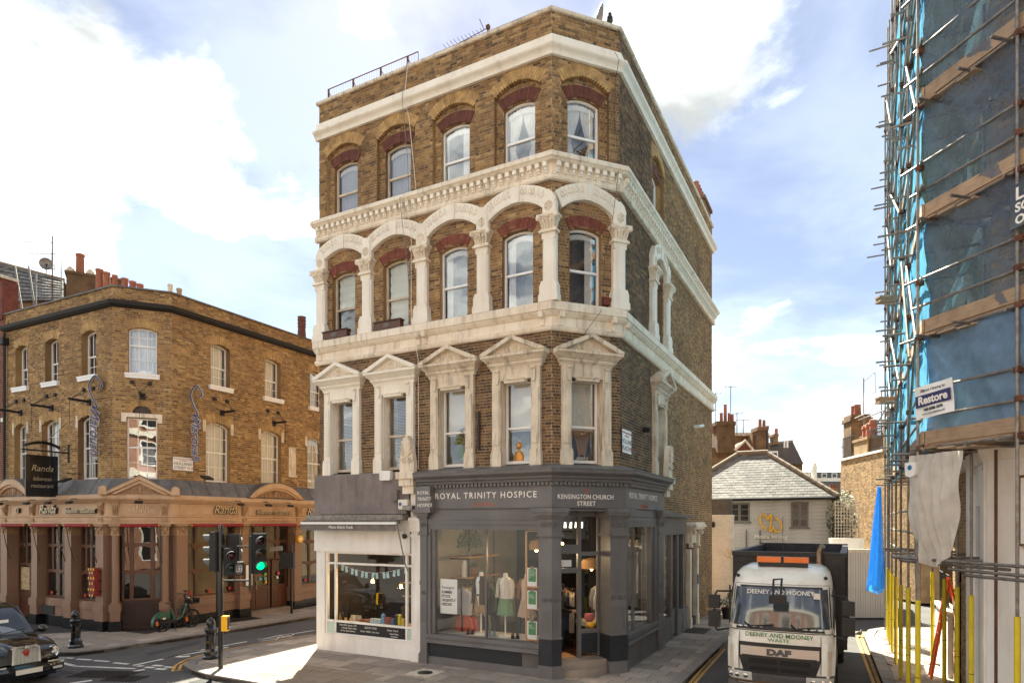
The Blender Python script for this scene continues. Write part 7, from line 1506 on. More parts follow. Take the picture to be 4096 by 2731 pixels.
wt = root('white_terrace', 'distant white stucco terrace with slate mansard and dormers', 'building', M=T(47, 95, 0)); part('wall', pbox(MB(), 3190, 3420, 1915, 2090, 95, 6), MT['white_paint'], wt, I4); part('mansard', pbox(MB(), 3222, 3420, 1887, 1912, 95.5, 5), MT['slate_dark'], wt, I4); part('cornice', pbox(MB(), 3190, 3420, 1911, 1917, 94.8, 6), MT['stone_clean'], wt, I4)
for x in (3228, 3298, 3339): dm = part('dormer', pbox(MB(), x-10, x+10, 1892, 1910, 95.2, 1), MT['upvc'], wt, I4); part('pane', pbox(MB(), x-7, x+7, 1895, 1907, 95.1, .05), MT['black_gloss'], dm, I4)
cs = part('chimney_stack', pbox(pbox(MB(), 3256, 3268, 1868, 1912, 94, 1), 3250, 3270, 1862, 1878, 93.9, 1.2), MT['stone_clean'], wt, I4)
for x in (3256, 3263): part('chimney_pot', pbox(MB(), x-2, x+3, 1852, 1863, 94.2, .3), MT['stone_soot'], cs, I4)
lc = root('low_chimney', 'small brown chimney with three pots beyond the slate roof', 'chimney', M=T(19, 40, 0)); part('stack', pbox(MB(), 3318, 3352, 1950, 1985, 40, .8), BB_, lc, I4)
for x in (3325, 3336, 3346): part('pot', pbox(MB(), x-4, x+4, 1936, 1951, 40.2, .12), MT['brick_red'], lc, I4)
for k, (x, y0, y1, l) in enumerate(((2863, 1568, 1730, 'tall thin aerial with crossbar nearest the corner building'), (2923, 1543, 1650, 'tallest thin aerial mast beside the big chimney'), (2948, 1650, 1740, 'short aerial mast right of the big chimney'), (2973, 1678, 1735, 'lowest aerial mast over the brick parapet'))):
    d = 42; r = root('house_aerial', l, 'aerial', M=T(*px3(x, y1, d))); h = (y1-y0)/FPX*d; part('mast', MB().tube([(0, 0, 0), (0, 0, h)], .025, 5), MT['black_iron'], r); part('boom', MB().tube([(-.45, 0, h*.95), (.4, 0, h*.97)], .018, 5), MT['black_iron'], r)
    for j in range(5): part('element', MB().tube([(-.4+.2*j, -.1, h*.95), (-.4+.2*j, .1, h*.98)], .012, 4), MT['black_iron'], r)
# dense far backdrop of roofs so that no bare horizon shows between the houses
for k, (xa, xb, yt, d, lb) in enumerate(((-900, 60, 1500, 70, 'brick block far behind the restaurant on the left'), (640, 1260, 1640, 62, 'brick terrace far up Holland Street behind the restaurant'), (3180, 3700, 1990, 70, 'pale terrace far behind the gate'))):
    r = root('far_block', lb, 'building', M=T(*px3((xa+xb)/2, HY+10, d))); part('wall', pbox(MB(), xa, xb, yt, HY+160, d, 8), MT['brick_back'], r, I4); X0, _, Z = px3(xa, yt, d); X1, _, _ = px3(xb, yt, d); part('roof', MB().prism([(X0, Z), (X1, Z), (X1-2, Z+1.8), (X0+2, Z+1.8)], d, d+8), MT['slate_dark'], r, I4)
# ------------------------------------------------------------------ scaffolded building on the right
SC = Vector((7.1, 11.2)); DF = Vector((.225, -.974)).normalized()            # corner standard; direction of the chamfer towards the viewer
WCN = (8.26, 11.05); SBK = tuple(Vector(WCN)+DR*7.2)
WS, WF = Wall(SBK, WCN), Wall(WCN, tuple(Vector(WCN)+DF*5.5))
SB = root('scaffolded_building', 'white and brick corner building on the right, wrapped in scaffold and blue netting', 'building', M=T(WCN[0], WCN[1], 0))
# upper floors
s_op = [(1.8, .55, 6.0, 8.2, .12), (4.6, .55, 6.0, 8.2, .12), (1.8, .55, 9.8, 12.0, .12), (4.6, .55, 9.8, 12.0, .12), (1.8, .5, 13.4, 15.2, .1), (4.6, .5, 13.4, 15.2, .1)]; f_op = [(1.6, .6, 6.0, 8.2, .12), (1.6, .6, 9.8, 12.0, .12), (1.6, .55, 13.4, 15.2, .1), (4.2, .6, 6.0, 8.2, .12), (4.2, .6, 9.8, 12.0, .12)]
ss = []
for W, op in ((WS, s_op), (WF, f_op)):
    b, m = brickwork(SB, W, 0, W.L, 4.95, 17.2, op, None, None, collect=None); ss.append((b, m, W.M, [], MT['brick_yellow'], MT['mortar']))
    for o in op:
        reveal(W, o, 0, .2, MT['brick_yellow'], SB); w = sash(W, o, .12, MT['upvc'], SB, gm='glass'); backroom(W, o, SB, 1.2, 'interior_dark', .3); uc, h, z0, zs, ri = o
        part('stone_frame', MB().box(uc-h-.16, uc-h, -.06, .1, z0-.1, zs).box(uc+h, uc+h+.16, -.06, .1, z0-.1, zs).box(uc-h-.25, uc+h+.25, -.14, .05, z0-.22, z0-.1).box(uc-h-.25, uc+h+.25, -.16, .05, zs+.22, zs+.4), MT['stone'], SB, W.M)
finish_bricks(SB, ss, MT['brick_yellow'], 0)
part('string_course', MB().sweep([SBK, WCN, tuple(WF.Q)], [(0, 4.75), (.12, 4.75), (.16, 4.85), (.2, 4.95), (0, 5.0)]), MT['stone_clean'], SB, I4)
for z in (8.9, 12.7, 16.6): part('string_course', MB().sweep([SBK, WCN, tuple(WF.Q)], [(0, z), (.1, z), (.16, z+.15), (0, z+.2)]), MT['stone'], SB, I4)
part('rear_wall', MB().sweep([tuple(WF.Q), tuple(WF.Q+Vector((7, 1))), tuple(Vector(SBK)+Vector((7, -3))), SBK], [(-.02, 0), (-.02, 17.2), (-.3, 17.2)]), MT['brick_back'], SB, I4); part('roof', MB().plan([SBK, WCN, tuple(WF.Q), tuple(WF.Q+Vector((7, 1))), tuple(Vector(SBK)+Vector((7, -3)))], 16.9, 17.0), MT['lead'], SB, I4)
# ground floor: white shopfront on the chamfer, glazed strip, brick flank
uz = lambda W, x, y, o=0: W.uz(x, y, o)
part('shop_wall', MB().box(0, .75, -.08, .1, -.02, 4.75).box(.75, 5.5, -.05, .1, 3.0, 4.75).box(.72, .8, -.1, .1, .0, 4.6), MT['white_paint'], SB, WF.M)
sg = part('sign_panel', MB().box(.62, 4.5, -.13, -.05, 3.35, 4.42), MT['upvc'], SB, WF.M); part('sign_frame', MB().ring([(.58, 3.31), (4.5, 3.31), (4.5, 4.46), (.58, 4.46)], [(.62, 3.35), (4.46, 3.35), (4.46, 4.42), (.62, 4.42)], -.15, -.05, True), MT['stone_brown'], sg, WF.M)
text('EENM', .26, WF.M @ T(.86, -.133, 3.86), MT['wood_brown'], sg, align='LEFT', gap=1.5, ext=.004, bold=.004); text('INTELLIGENCE', .09, WF.M @ T(.86, -.133, 3.66), MT['wood_brown'], sg, align='LEFT', gap=1.2, ext=.003)
gl = part('glass_door_frame', MB().box(.8, .92, -.09, .05, 0, 3.0).box(.92, 4, -.09, .05, 2.9, 3.0), MT['stone_brown'], SB, WF.M); part('glass_door', MB().box(.92, 4, .0, .02, 0, 2.9), mat('door_green', C(120,132,122), rough=.2), gl, WF.M); part('notice', MB().box(.98, 1.25, -.012, -.005, 1.7, 2.2), MT['upvc'], gl, WF.M)
L_ = WS.L
part('glazed_strip', MB().box(L_-1.35, L_-.1, -.02, .05, 4.0, 4.75).box(L_-1.4, L_-1.28, -.1, .08, 0, 4.6).box(L_-.32, L_-.2, -.1, .08, 0, 4.6).box(L_-.2, L_+.02, -.1, .1, -.02, 4.75), MT['white_paint'], SB, WS.M); part('pane', MB().add([(L_-1.28, .0, .6), (L_-.32, .0, .6), (L_-.32, .0, 4.0), (L_-1.28, .0, 4.0)], [(0,1,2,3)]), MT['glass_flat'], SB, WS.M)
part('pane_frame', MB().box(L_-1.28, L_-1.2, -.04, .05, .6, 4.0).box(L_-.85, L_-.8, -.03, .05, .6, 4.0).box(L_-1.3, L_-.3, -.12, .05, -.02, .6), MT['black_matt'] if False else MT['white_paint'], SB, WS.M); part('backing', MB().box(L_-1.3, L_-.3, .6, .62, 0, 4.2), MT['interior_room'], SB, WS.M)
part('white_pier', MB().box(L_-1.75, L_-1.4, -.12, .08, -.02, 4.75), MT['white_paint'], SB, WS.M)
cl = []; b, m = brickwork(SB, WS, L_-4.6, L_-1.75, -.02, 4.75, [(L_-3.5, .16, 0, 2.9, 0)], None, None, collect=cl); finish_bricks(SB, [(b, m, WS.M, cl, MT['brick_yellow'], MT['mortar'])], MT['brick_yellow'], 200); part('flank_core', MB().box(L_-4.6, L_-1.75, .05, .4, -.02, 4.75), MT['interior_dark'], SB, WS.M); part('end_return', MB().box(L_-4.62, L_-4.55, .0, 3, -.02, 4.95), MT['brick_yellow'], SB, WS.M)
part('overhang', MB().box(0, L_-4.6, .0, 3, 4.7, 4.95), MT['white_paint'], SB, WS.M); part('rear_yard_wall', MB().box(0, L_-4.6, 2.6, 2.8, -.02, 4.7), MT['white_paint'], SB, WS.M)
part('low_wall', MB().box(.2, L_-4.65, -.1, .12, -.02, 1.5).box(.15, L_-4.6, -.14, .16, 1.5, 1.58), MT['white_paint'], SB, WS.M)
for k in range(8): part('stair_tread', MB().box(.6+k*.18, L_-4.65, .2, 1.6, .0+k*.25, .25+k*.25), MT['stone_soot'], SB, WS.M)
br = MB(); [br.tube([(.3+k*.16, -.02, 1.58), (.3+k*.16, -.02, 2.4)], .012, 5) for k in range(12)]; br.tube([(.3, -.02, 2.4), (2.2, -.02, 2.4)], .02, 6); part('stair_railing', br, MT['black_iron'], SB, WS.M)
# scaffold -------------------------------------------------------------------
SFD = root('tube_scaffold', 'galvanised tube scaffold with timber boards wrapped round the right-hand building', 'scaffold', M=T(SC.x, SC.y, 0))
N_S = Vector((DR.y, -DR.x)); N_F = Vector((-DF.y, DF.x))             # both point from the scaffold's face into the building
def sp_(t, off, z): p = SC+DR*t+N_S*off; return (p.x, p.y, z)
def fp_(s, off, z): p = SC+DF*s+N_F*off; return (p.x, p.y, z)
LIFTS = [4.98, 6.92, 8.92, 10.95, 12.98, 15.0, 17.0]; GV = MT['galv']; cp = MB().box(-.05, .05, -.05, .05, -.045, .045); cpl = _mesh('coupler', cp, MT['rusty'], False)
def tube(p, q, name='tube', r=.0242, m=GV): return part(name, MB().tube([p, q], r, 8), m, SFD, I4, smooth=True)
def coupler(p): part('coupler', cpl, None, SFD, T(*p) @ RZ(rnd.uniform(0, 1.5)))
ST = [0, 2.1, 4.3, 6.1, 7.9, 9.3, 10.2, 12.0]; TOP = [21, 20.5, 19.2, 18.6, 19.4, 18.9, 19.3, 18.2]
for k, t in enumerate(ST):
    tube(sp_(t, 0, .03), sp_(t+rnd.uniform(-.03,.03), 0, TOP[k]), 'standard')
    for z in LIFTS: coupler(sp_(t, .03, z)); coupler(sp_(t, .03, z+.95))
for s in (1.75, 3.6): tube(fp_(s, 0, .03), fp_(s, 0, 20.5), 'standard'); [coupler(fp_(s, .03, z+dz)) for z in LIFTS for dz in (0, .55, .98)]
for s in (.3, 1.75, 3.6): tube(fp_(s, 1.08, 4.6), fp_(s, 1.08, 18), 'standard')
tube(fp_(.75, .8, .03), fp_(.75, .8, 4.9), 'standard', .024, MT['rusty'])
for z in LIFTS:
    for dz, o in ((0, .04), (.5, .04), (.98, .04)):
        e = rnd.uniform(.2, .6); tube(sp_(-.25, o, z+dz+rnd.uniform(-.04,.04)), sp_(12.2+e, o, z+dz+rnd.uniform(-.06,.06)), 'ledger')
        tube(fp_(-.35*rnd.random()-.1, o, z+dz+(.05 if dz else 0)), fp_(4.6, o, z+dz), 'ledger')
    tube(sp_(-.1, 1.1, z), sp_(12.2, 1.1, z), 'ledger'); tube(fp_(0, 1.06, z), fp_(4.6, 1.06, z), 'ledger')
    for t in [x*1.6+rnd.uniform(-.4,.4) for x in range(0, 8)]: tube(sp_(t, -rnd.uniform(.08,.45), z-.05), sp_(t, 1.3, z-.05), 'transom')
    for t in [x*3.1+rnd.uniform(-.5,.5) for x in range(1, 4)]: tube(sp_(t, -rnd.uniform(.2,.6), z+.95), sp_(t, .5, z+.95), 'transom')
    for s in (.25, 1.0, 1.65, 2.6): tube(fp_(s, -rnd.uniform(.08,.4), z-.05), fp_(s, 1.25, z-.05), 'transom')
for k in range(6):
    z = LIFTS[k]; a, c = ((0, 2.1) if k % 2 else (2.1, 0)); tube(sp_(a, -.03, z), sp_(c, -.03, LIFTS[k+1]), 'brace'); tube(sp_(4.3 if k % 2 else 7.9, -.03, z), sp_(7.9 if k % 2 else 4.3, -.03, LIFTS[k+1]), 'brace'); tube(sp_(7.9 if k % 2 else 10.2, -.03, z), sp_(10.2 if k % 2 else 7.9, -.03, LIFTS[k+1]), 'brace')
tube(sp_(3.2, -.05, 9.4), sp_(1.4, -.03, 6.9), 'brace', .028); tube(sp_(1.0, .1, .4), sp_(2.2, .1, 4.9), 'brace')
for k, (z, o, a, c) in enumerate(((3.06, -.02, -.5, 3.0), (3.0, .05, -.4, 1.6), (2.93, -.1, .7, 3.2), (2.85, -.05, .95, 3.2))): tube(fp_(a, o, z), fp_(c, o, z-.02), 'ledger', .026)
for z in (3.05, 3.5, 3.95): tube(sp_(-.2, .03, z-.02), sp_(9.5, .03, z), 'ledger')
for t in (.5, 1.6, 3.0, 4.5, 5.6): tube(sp_(t, -rnd.uniform(.2,.6), 3.02), sp_(t, 1.2, 3.02), 'transom')
TB = MT['timber']
def board(P, Q, N, w, th, z, name='board'):
    P, Q = Vector(P), Vector(Q); d = (Q-P).normalized(); L0 = (Q-P).length; M = Matrix(((d.x, N.x, 0, P.x), (d.y, N.y, 0, P.y), (0, 0, 1, z), (0, 0, 0, 1))); part(name, MB().box(0, L0, 0, w, 0, th), TB, SFD, M)
for z in LIFTS:
    for k in range(4):
        for a, c in ((-.05, 3.9), (3.92, 7.8), (7.82, 12.1)): e = rnd.uniform(-.03,.03); board((SC+DR*(a+e)+N_S*(.1+.235*k)), (SC+DR*(c+e)+N_S*(.1+.235*k)), N_S, .225, .038, z+.03+rnd.uniform(0,.012))
        board(SC+DF*(.0-.1*k+.0)+N_F*(.08+.235*k), SC+DF*4.4+N_F*(.08+.235*k), N_F, .225, .038, z+.03+rnd.uniform(0,.012))
    board(SC+DR*(-.05)+N_S*.05, SC+DR*12+N_S*.05, N_S, .038, .225, z+.07, 'toe_board'); board(SC+DF*(.02)+N_F*.05, SC+DF*4.4+N_F*.05, N_F, .038, .225, z+.07, 'toe_board')
    for k in range(3): board(SC+DF*(.05+.36*k)+N_F*(-.02), SC+DF*(.36+.36*k)+N_F*(-.02), N_F, .5, .03, z-.02-.03*k)
ys = MT['yellow_sleeve']
def sleeve(x, y, z1=2.35): part('sleeve', MB().lathe([(.043, .06), (.043, z1), (.04, z1)], 12, T(x, y, 0)), ys, SFD, I4, smooth=True); part('band', MB().lathe([(.045, z1*.42), (.045, z1*.42+.012)], 12, T(x, y, 0), cap=False), MT['black_matt'], SFD, I4); part('base_plate', MB().box(x-.16, x+.16, y-.1, y+.1, 0, .025), TB, SFD, I4)
for t in ST[:-1]: p = sp_(t, 0, 0); sleeve(p[0], p[1], 2.3+rnd.uniform(-.1,.1))
for t in (.62, 2.3, 4.3, 6.7): p = sp_(t, .85, 0); tube(sp_(t, .85, .03), sp_(t, .85, 5), 'standard'); sleeve(p[0], p[1], 2.4)
p = fp_(1.75, 0, 0); sleeve(p[0], p[1], 2.3)
# netting and sheets
def net(name, fn, z0, z1, a0, a1, off, m, label, n=26, k=10, ph=0.0, amp=.05):
    b = MB(); b.sheet(lambda a, t: fn(a0+(a1-a0)*a, off+amp*math.sin(a*9+ph+t*2)*(.4+.6*math.sin(PI*t))+.03*math.sin(a*31+t*5+ph)+.014*math.sin(a*83+t*17+ph*2)+.02*math.sin(t*21+a*13), z0+(z1-z0)*t-.1*math.sin(PI*a)*(1-t)*0), n, k); return thing(name, b, MT[m], label, 'netting', I4, 'debris netting on the scaffold', smooth=True)
nl = ('lowest', 'second', 'third', 'fourth', 'fifth', 'topmost')
for k in range(6):
    net('debris_netting', sp_, LIFTS[k]-.1, LIFTS[k+1]+.05, -.02, 12.1, .1, 'net_blue', '%s strip of bright blue netting along the lane side of the scaffold' % nl[k], 60, 8, k*1.3, .07)
    net('debris_netting', fp_, LIFTS[k]+(.1 if k else .22), LIFTS[k+1]+.02, .02, 4.4, .12, 'net_dark' if k else 'net_blue2', '%s strip of grey-blue netting on the front of the scaffold' % nl[k], 70, 14, k*.9, .09)
bn = MB(); bn.sheet(lambda a, t: sp_(9.7+1.3*(a-.3)*(.12+.88*(1-t)**.7), -.25+.16*math.sin(a*22+t*2)*(1-.7*t)-.25*(1-t)*a, 1.6+3.2*t+.12*math.sin(a*31)*(1-t)), 48, 20); thing('loose_netting', bn, MT['net_loose'], 'loose bright blue net hanging like a curtain at the far end of the scaffold', 'netting', smooth=True)
pb = MB(); pb.sheet(lambda a, t: fp_(-.12+.08*t*t+(1.0-.22*t*t)*a, -.06-.2*math.sin(PI*a)*math.sin(PI*min(1, t*1.1))-.05*math.sin(a*15+t*4)*t-.025*math.sin(a*37-t*9)-.03*math.sin((a+t)*11), 4.86-1.62*t-.3*t*t*math.sin(PI*a)), 56, 48); thing('polythene_sheet', pb, MT['poly'], 'dusty translucent polythene sheet slung under the first scaffold lift', 'sheeting', smooth=True)
bnr = root('banner', 'white banner reading Restore with a dark blue name panel', 'banner', M=Matrix.Translation(fp_(.4, -.08, 5.48))); BF = FM((SC.x, SC.y), tuple(SC+DF))
Bb = BF @ T(.06, -.1, 5.46) @ RY(-.06); part('sheet', MB().sheet(lambda a, t: (.74*a, .012*math.sin(a*7+t*3), .56*t), 14, 8), MT['upvc'], bnr, Bb, smooth=True); part('name_panel', MB().box(.03, .71, -.022, -.018, .2, .40), mat('navy', C(44,46,96), rough=.5), bnr, Bb)
text('Restore', .19, Bb @ T(.37, -.026, .3), MT['letter_white'], bnr, ext=.002, bold=.006, sx=.93); text('Brick Cleaning by', .06, Bb @ T(.4, -.022, .47), MT['letter_black'], bnr, shear=.2, ext=.002); text('020 8286 3579', .06, Bb @ T(.37, -.022, .14), MT['letter_black'], bnr, ext=.002, bold=.002); text('www.restorebrick.co.uk', .045, Bb @ T(.37, -.022, .07), MT['letter_black'], bnr, ext=.002)
sgn = root('company_sign', 'black company sign with white letters cut by the right edge of the picture', 'sign', M=Matrix.Translation(fp_(1.82, -.08, 8.1))); part('plate', MB().box(1.72, 2.6, -.1, -.08, 8.02, 8.66), MT['black_gloss'], sgn, BF); text('LO', .26, BF @ T(1.8, -.104, 8.5), MT['letter_white'], sgn, align='LEFT', ext=.002, bold=.006); text('SO', .18, BF @ T(1.8, -.104, 8.3), MT['letter_white'], sgn, align='LEFT', ext=.002, bold=.006); text('OL', .18, BF @ T(1.8, -.104, 8.12), MT['letter_white'], sgn, align='LEFT', ext=.002, bold=.006)
ab = root('scaffold_alarm', 'white scaffold alarm unit clamped to the corner standard', 'alarm box', M=Matrix.Translation(fp_(-.06, -.06, 4.5))); part('housing', MB().prism([(-.1, -.1), (0, -.14), (.1, -.1), (.11, .12), (-.11, .12)], -.1, 0), MT['upvc'], ab, BF @ T(-.02, -.05, 4.62)); part('badge', MB().lathe([(.045, 0), (.045, .004), (.001, .004)], 12, BF @ T(-.02, -.152, 4.65) @ RX(PI/2)), MT['sign_blue'], ab, I4)
for p in (sp_(6.2, -.35, 9.5), sp_(6.6, -.35, 6.9)): thing('board_stack', MB().box(0, .5, 0, .25, 0, .05).box(.02, .5, 0, .25, .06, .11).box(.0, .48, .01, .25, .12, .17), TB, 'stack of short boards sticking out %s of the scaffold' % ('high on the far side' if p[2] > 8 else 'lower on the far side'), 'boards', T(*p))
ld = root('orange_ladder', 'orange fibreglass stepladder leaning by the stairs behind the yellow poles', 'ladder', M=WS.M @ T(L_-4.8, -.45, 0))
for dx in (0, .42): part('stile', MB().tube([(dx, .0, 0), (dx+.1, .35, 2.4)], .03, 6), mat('ladder_orange', C(226,96,40), rough=.5) if 'ladder_orange' not in MT else MT['ladder_orange'], ld)
for k in range(8): part('rung', MB().tube([(.01*k+.02, .04*k+.03, .25+.27*k), (.44+.01*k, .04*k+.03, .25+.27*k)], .016, 6), MT['galv'], ld)
for dx in (0, .42): part('prop', MB().tube([(dx, .9, 0), (dx+.08, .35, 2.35)], .022, 6), MT['ladder_orange'], ld)
# ------------------------------------------------------------------ vehicles
mat('truck_white', C(242,238,226), C(234,229,216), ns=2, rough=.3, coat=.4, dirt=(C(190,178,156), 2, .35, (1,1,1)))
mat('truck_black', C(30,29,29), C(40,38,36), ns=4, rough=.5, dirt=(C(70,64,58), 3, .5, (1,1,1)))
mat('plastic_grey', C(92,90,90), C(80,78,78), ns=5, rough=.55, dirt=(C(120,110,98), 3, .4, (1,1,1)))
mat('plastic_black', C(36,35,35), rough=.5); mat('mesh_black', C(16,16,16), rough=.7)
mat('silver', C(190,186,180), rough=.3, metal=.7); mat('chrome', C(214,212,208), rough=.12, metal=1.0)
mat('lamp_orange', C(226,112,36), rough=.25, coat=.5); mat('lamp_clear', C(206,204,196), rough=.12, coat=.8)
mat('tyre', C(30,29,29), C(24,23,23), ns=20, rough=.85); mat('letter_green', C(72,128,44), rough=.5)
mat('tarp_blue', C(36,110,200), C(26,86,170), ns=6, rough=.6); mat('cab_paint', C(16,15,16), rough=.12, coat=.8)
mat('screen_dark', C(70,74,76), rough=.06, spec=1.0, coat=.6); mat('exhaust', C(176,150,128), rough=.35, metal=.7)
def wheel(parent, M, r, w, rim='silver'):
    wl_ = part('wheel', MB().lathe([(r*.62, -w/2), (r*.93, -w/2), (r, -w*.35), (r, w*.35), (r*.93, w/2), (r*.62, w/2)], 28, RY(PI/2), cap=False), MT['tyre'], parent, M, smooth=True)
    part('rim', MB().lathe([(r*.63, -w*.42), (r*.5, -w*.3), (r*.2, -w*.42), (.001, -w*.42)], 20, RY(PI/2), cap=False).lathe([(r*.63, w*.42), (r*.5, w*.3), (r*.2, w*.42), (.001, w*.42)], 20, RY(PI/2), cap=False), MT[rim], wl_, M, smooth=True)
def truck():
    cx_, cy_ = 5.52, 13.25; M = Matrix(((DL.x, DR.x, 0, cx_), (DL.y, DR.y, 0, cy_), (0, 0, 1, -.12), (0, 0, 0, 1)))
    r = root('waste_truck', 'cream waste collection truck with black tipper body facing the viewer', 'truck', M=M); TW, PK, PG = MT['truck_white'], MT['plastic_black'], MT['plastic_grey']
    tab = [(.42, 1.0, .02), (.62, 1.03, -.03), (.9, 1.04, -.03), (1.3, 1.04, .0), (1.62, 1.03, .05), (1.68, 1.02, .07), (2.0, 1.0, .16), (2.45, .97, .3), (2.58, .955, .36), (2.72, .92, .5), (2.82, .84, .72), (2.88, .72, 1.1)]
    def hy(z):
        for (z0, h0, y0), (z1, h1, y1) in zip(tab, tab[1:]):
            if z <= z1: t = max(0, (z-z0)/(z1-z0)); return h0+(h1-h0)*t, y0+(y1-y0)*t
        return tab[-1][1:]
    def surf(f, z, off=0):
        h, y = hy(z); a = abs(f); x = f*h; yy = y+.16*a**3.2+(.10*max(0, a-.88)/.12 if a > .88 else 0); n = Vector((f*.45*a, -1, 0)).normalized(); return (x+n.x*off, yy+n.y*off, z)
    b = MB(); nf = 25; rings = []
    for z, h, y in tab:
        row = [surf(-1+2*i/(nf-1), z) for i in range(nf)] + [(h*.99, 1.72, z), (-h*.99, 1.72, z)]; rings.append(row)
    n = nf+2; b.add([p for q in rings for p in q], [(j*n+i, j*n+(i+1) % n, (j+1)*n+(i+1) % n, (j+1)*n+i) for j in range(len(rings)-1) for i in range(n)] + [tuple(range(n-1, -1, -1)), tuple(range((len(rings)-1)*n, len(rings)*n))])
    cab = part('cab', b, TW, r, smooth=True)
    def patch(name, f0, f1, z0, z1, m, off=.012, parent=cab, nu=14, nv=6, fz=None, smooth=True):
        q = MB(); q.sheet(lambda a, t: surf((f0+(f1-f0)*a) if fz is None else fz(a, z0+(z1-z0)*t), z0+(z1-z0)*t, off), nu, nv); return part(name, q, m, parent, smooth=smooth)
    wsn = patch('windscreen_surround', -.96, .96, 1.56, 2.47, PK, .006); patch('windscreen', -.92, .92, 1.64, 2.43, MT['screen_dark'], .012, nu=20)
    # grille in three steps, silver bar, bumper
    patch('grille_surround', 0, 0, .52, 1.30, PK, .016, fz=lambda a, z: (-1+2*a)*(.62+.22*min(1, (z-.52)/.78)))
    for z0, z1, w in ((.88, .97, .56), (.72, .80, .54), (.57, .64, .5)):
        patch('grille_mesh', -w, -.03, z0, z1, MT['mesh_black'], .022); patch('grille_mesh', .03, w, z0, z1, MT['mesh_black'], .022)
    for z in (.99, .83, .67): patch('grille_slat', -.68, .68, z, z+.05, PK, .045)
    bar = patch('badge_bar', -.72, .72, 1.02, 1.22, MT['silver'], .035); text('DAF', .17, M @ T(0, -.045, 1.115), MT['plastic_grey'], bar, ext=.012, bold=.012, sx=1.45)
    text('DEENEY AND MOONEY', .125, M @ T(0, -.032, 1.47), MT['letter_green'], cab, ext=.003, sx=.98, bold=.001); text('WASTE', .1, M @ T(0, -.034, 1.37), MT['letter_green'], cab, ext=.003, sx=1.3)
    t = text('DEENEY AND MOONEY', .13, M @ T(0, .235, 2.34) @ RX(-.28), MT['letter_white'], cab, ext=.002, sx=.94, bold=.002)
    for s in (-1, 1):
        patch('corner_panel', s*.99, s*.76, .56, 1.36, TW, .03); patch('air_slot', s*.93, s*.86, .72, 1.22, MT['stone_soot'], .04)
        hl = patch('headlamp', s*.97, s*.5, .5, .68, MT['lamp_clear'], .05); [part('lamp_reflector', MB().ball(surf(s*f, .59, .05), .055, 10, 6, (1, .25, .9)), MT['chrome'], hl, smooth=True) for f in (.62, .78, .9)]
    for f in (-.755, .755): patch('panel_gap', f-.005, f+.005, .74, 1.5, PK, .018, nu=1, nv=8)
    patch('panel_gap', -.97, .97, 1.535, 1.552, PK, .02, nu=24, nv=1); patch('panel_gap', -.96, .96, 2.5, 2.508, PK, .014, nu=24, nv=1); patch('road_grime', -.99, .99, .46, .5, MT['stone_brown'], .037, nu=24, nv=1)
    patch('bumper', -1, 1, .44, .72, PG, .035, nu=24); q = MB(); q.box(-1.02, 1.02, .1, .5, .28, .46); part('bumper_skirt', q, PG, r)
    pl_ = part('number_plate', MB().box(-.27, .27, -.1, -.08, .3, .42), MT['blind_cream'], r); text('AV14 DFE', .1, M @ T(0, -.102, .36), MT['letter_black'], pl_, ext=.002, bold=.003)
    # roof furniture
    part('beacon_bar', MB().box(-.52, .52, .78, 1.02, 2.94, 3.06), MT['lamp_orange'], r); part('beacon_base', MB().box(-.5, .5, .8, 1.0, 2.86, 2.94), PK, r); part('beacon_divider', MB().box(-.03, .03, .775, 1.025, 2.935, 3.07), PK, r)
    part('aerial', MB().tube([(-.0, .9, 3.0), (-.0, .9, 3.95)], .005, 5), PK, r)
    km = part('front_mirror', MB().box(-.16, .16, -.3, -.12, 2.16, 2.33), PK, r); part('mirror_arm', MB().tube([(-.09, -.2, 2.32), (-.11, .1, 2.62), (.05, .12, 2.64), (.05, -.2, 2.32)], .022, 6), PK, km)
    for k, x in enumerate((-.55, .35)): part('wiper', MB().tube([(x, -.02, 1.64), (x+.45, -.03, 1.70)], .014, 5).tube([(x+.0, -.03, 1.60), (x-.12, -.03, 1.72)], .02, 5), PK, r)
    part('tax_disc', MB().box(.64, .76, .2, .21, 2.24, 2.36), MT['stone_clean'], r)
    for s in (-1, 1):
        x = s*1.28; m = part('mirror', MB().box(x-.11, x+.11, -.14, .02, 1.98, 2.26), PK, r); part('lower_mirror', MB().box(x-.115, x+.115, -.12, .04, 1.58, 1.92), PK, m); part('mirror_arm', MB().tube([(s*.98, .3, 2.32), (x-s*.05, -.02, 2.34), (x, -.03, 2.24)], .022, 6).tube([(s*1.02, .2, 1.52), (x-s*.05, -.02, 1.5), (x, -.02, 1.6)], .02, 6).tube([(x, -.03, 1.9), (x, -.03, 2.0)], .02, 6), PK, m)
        part('side_window', MB().box(s*.985, s*1.005, .5, 1.4, 1.65, 2.4), MT['screen_dark'], r); part('door_line', MB().box(s*1.0, s*1.035, .3, .32, .7, 2.45), PK, r); part('step', MB().box(s*.8, s*1.02, .4, 1.3, .35, .55), PG, r); part('wheel_arch', MB().box(s*.7, s*1.05, .95, 1.9, .75, 1.05), PG, r)
        wheel(r, M @ T(s*.92, 1.35, .46), .46, .28); wheel(r, M @ T(s*.9, 5.3, .46), .46, .5)
        part('marker_light', MB().ball((s*.86, .42, 2.66), .04, 8, 5), PK, r)
    part('chassis', MB().box(-.45, .45, 1.6, 7.2, .55, .85), MT['truck_black'], r)
    part('exhaust_stack', MB().tube([(.68, 1.9, 2.5), (.68, 1.9, 3.08), (.7, 1.88, 3.2), (.76, 1.8, 3.28)], .065, 10), MT['exhaust'], r, smooth=True)
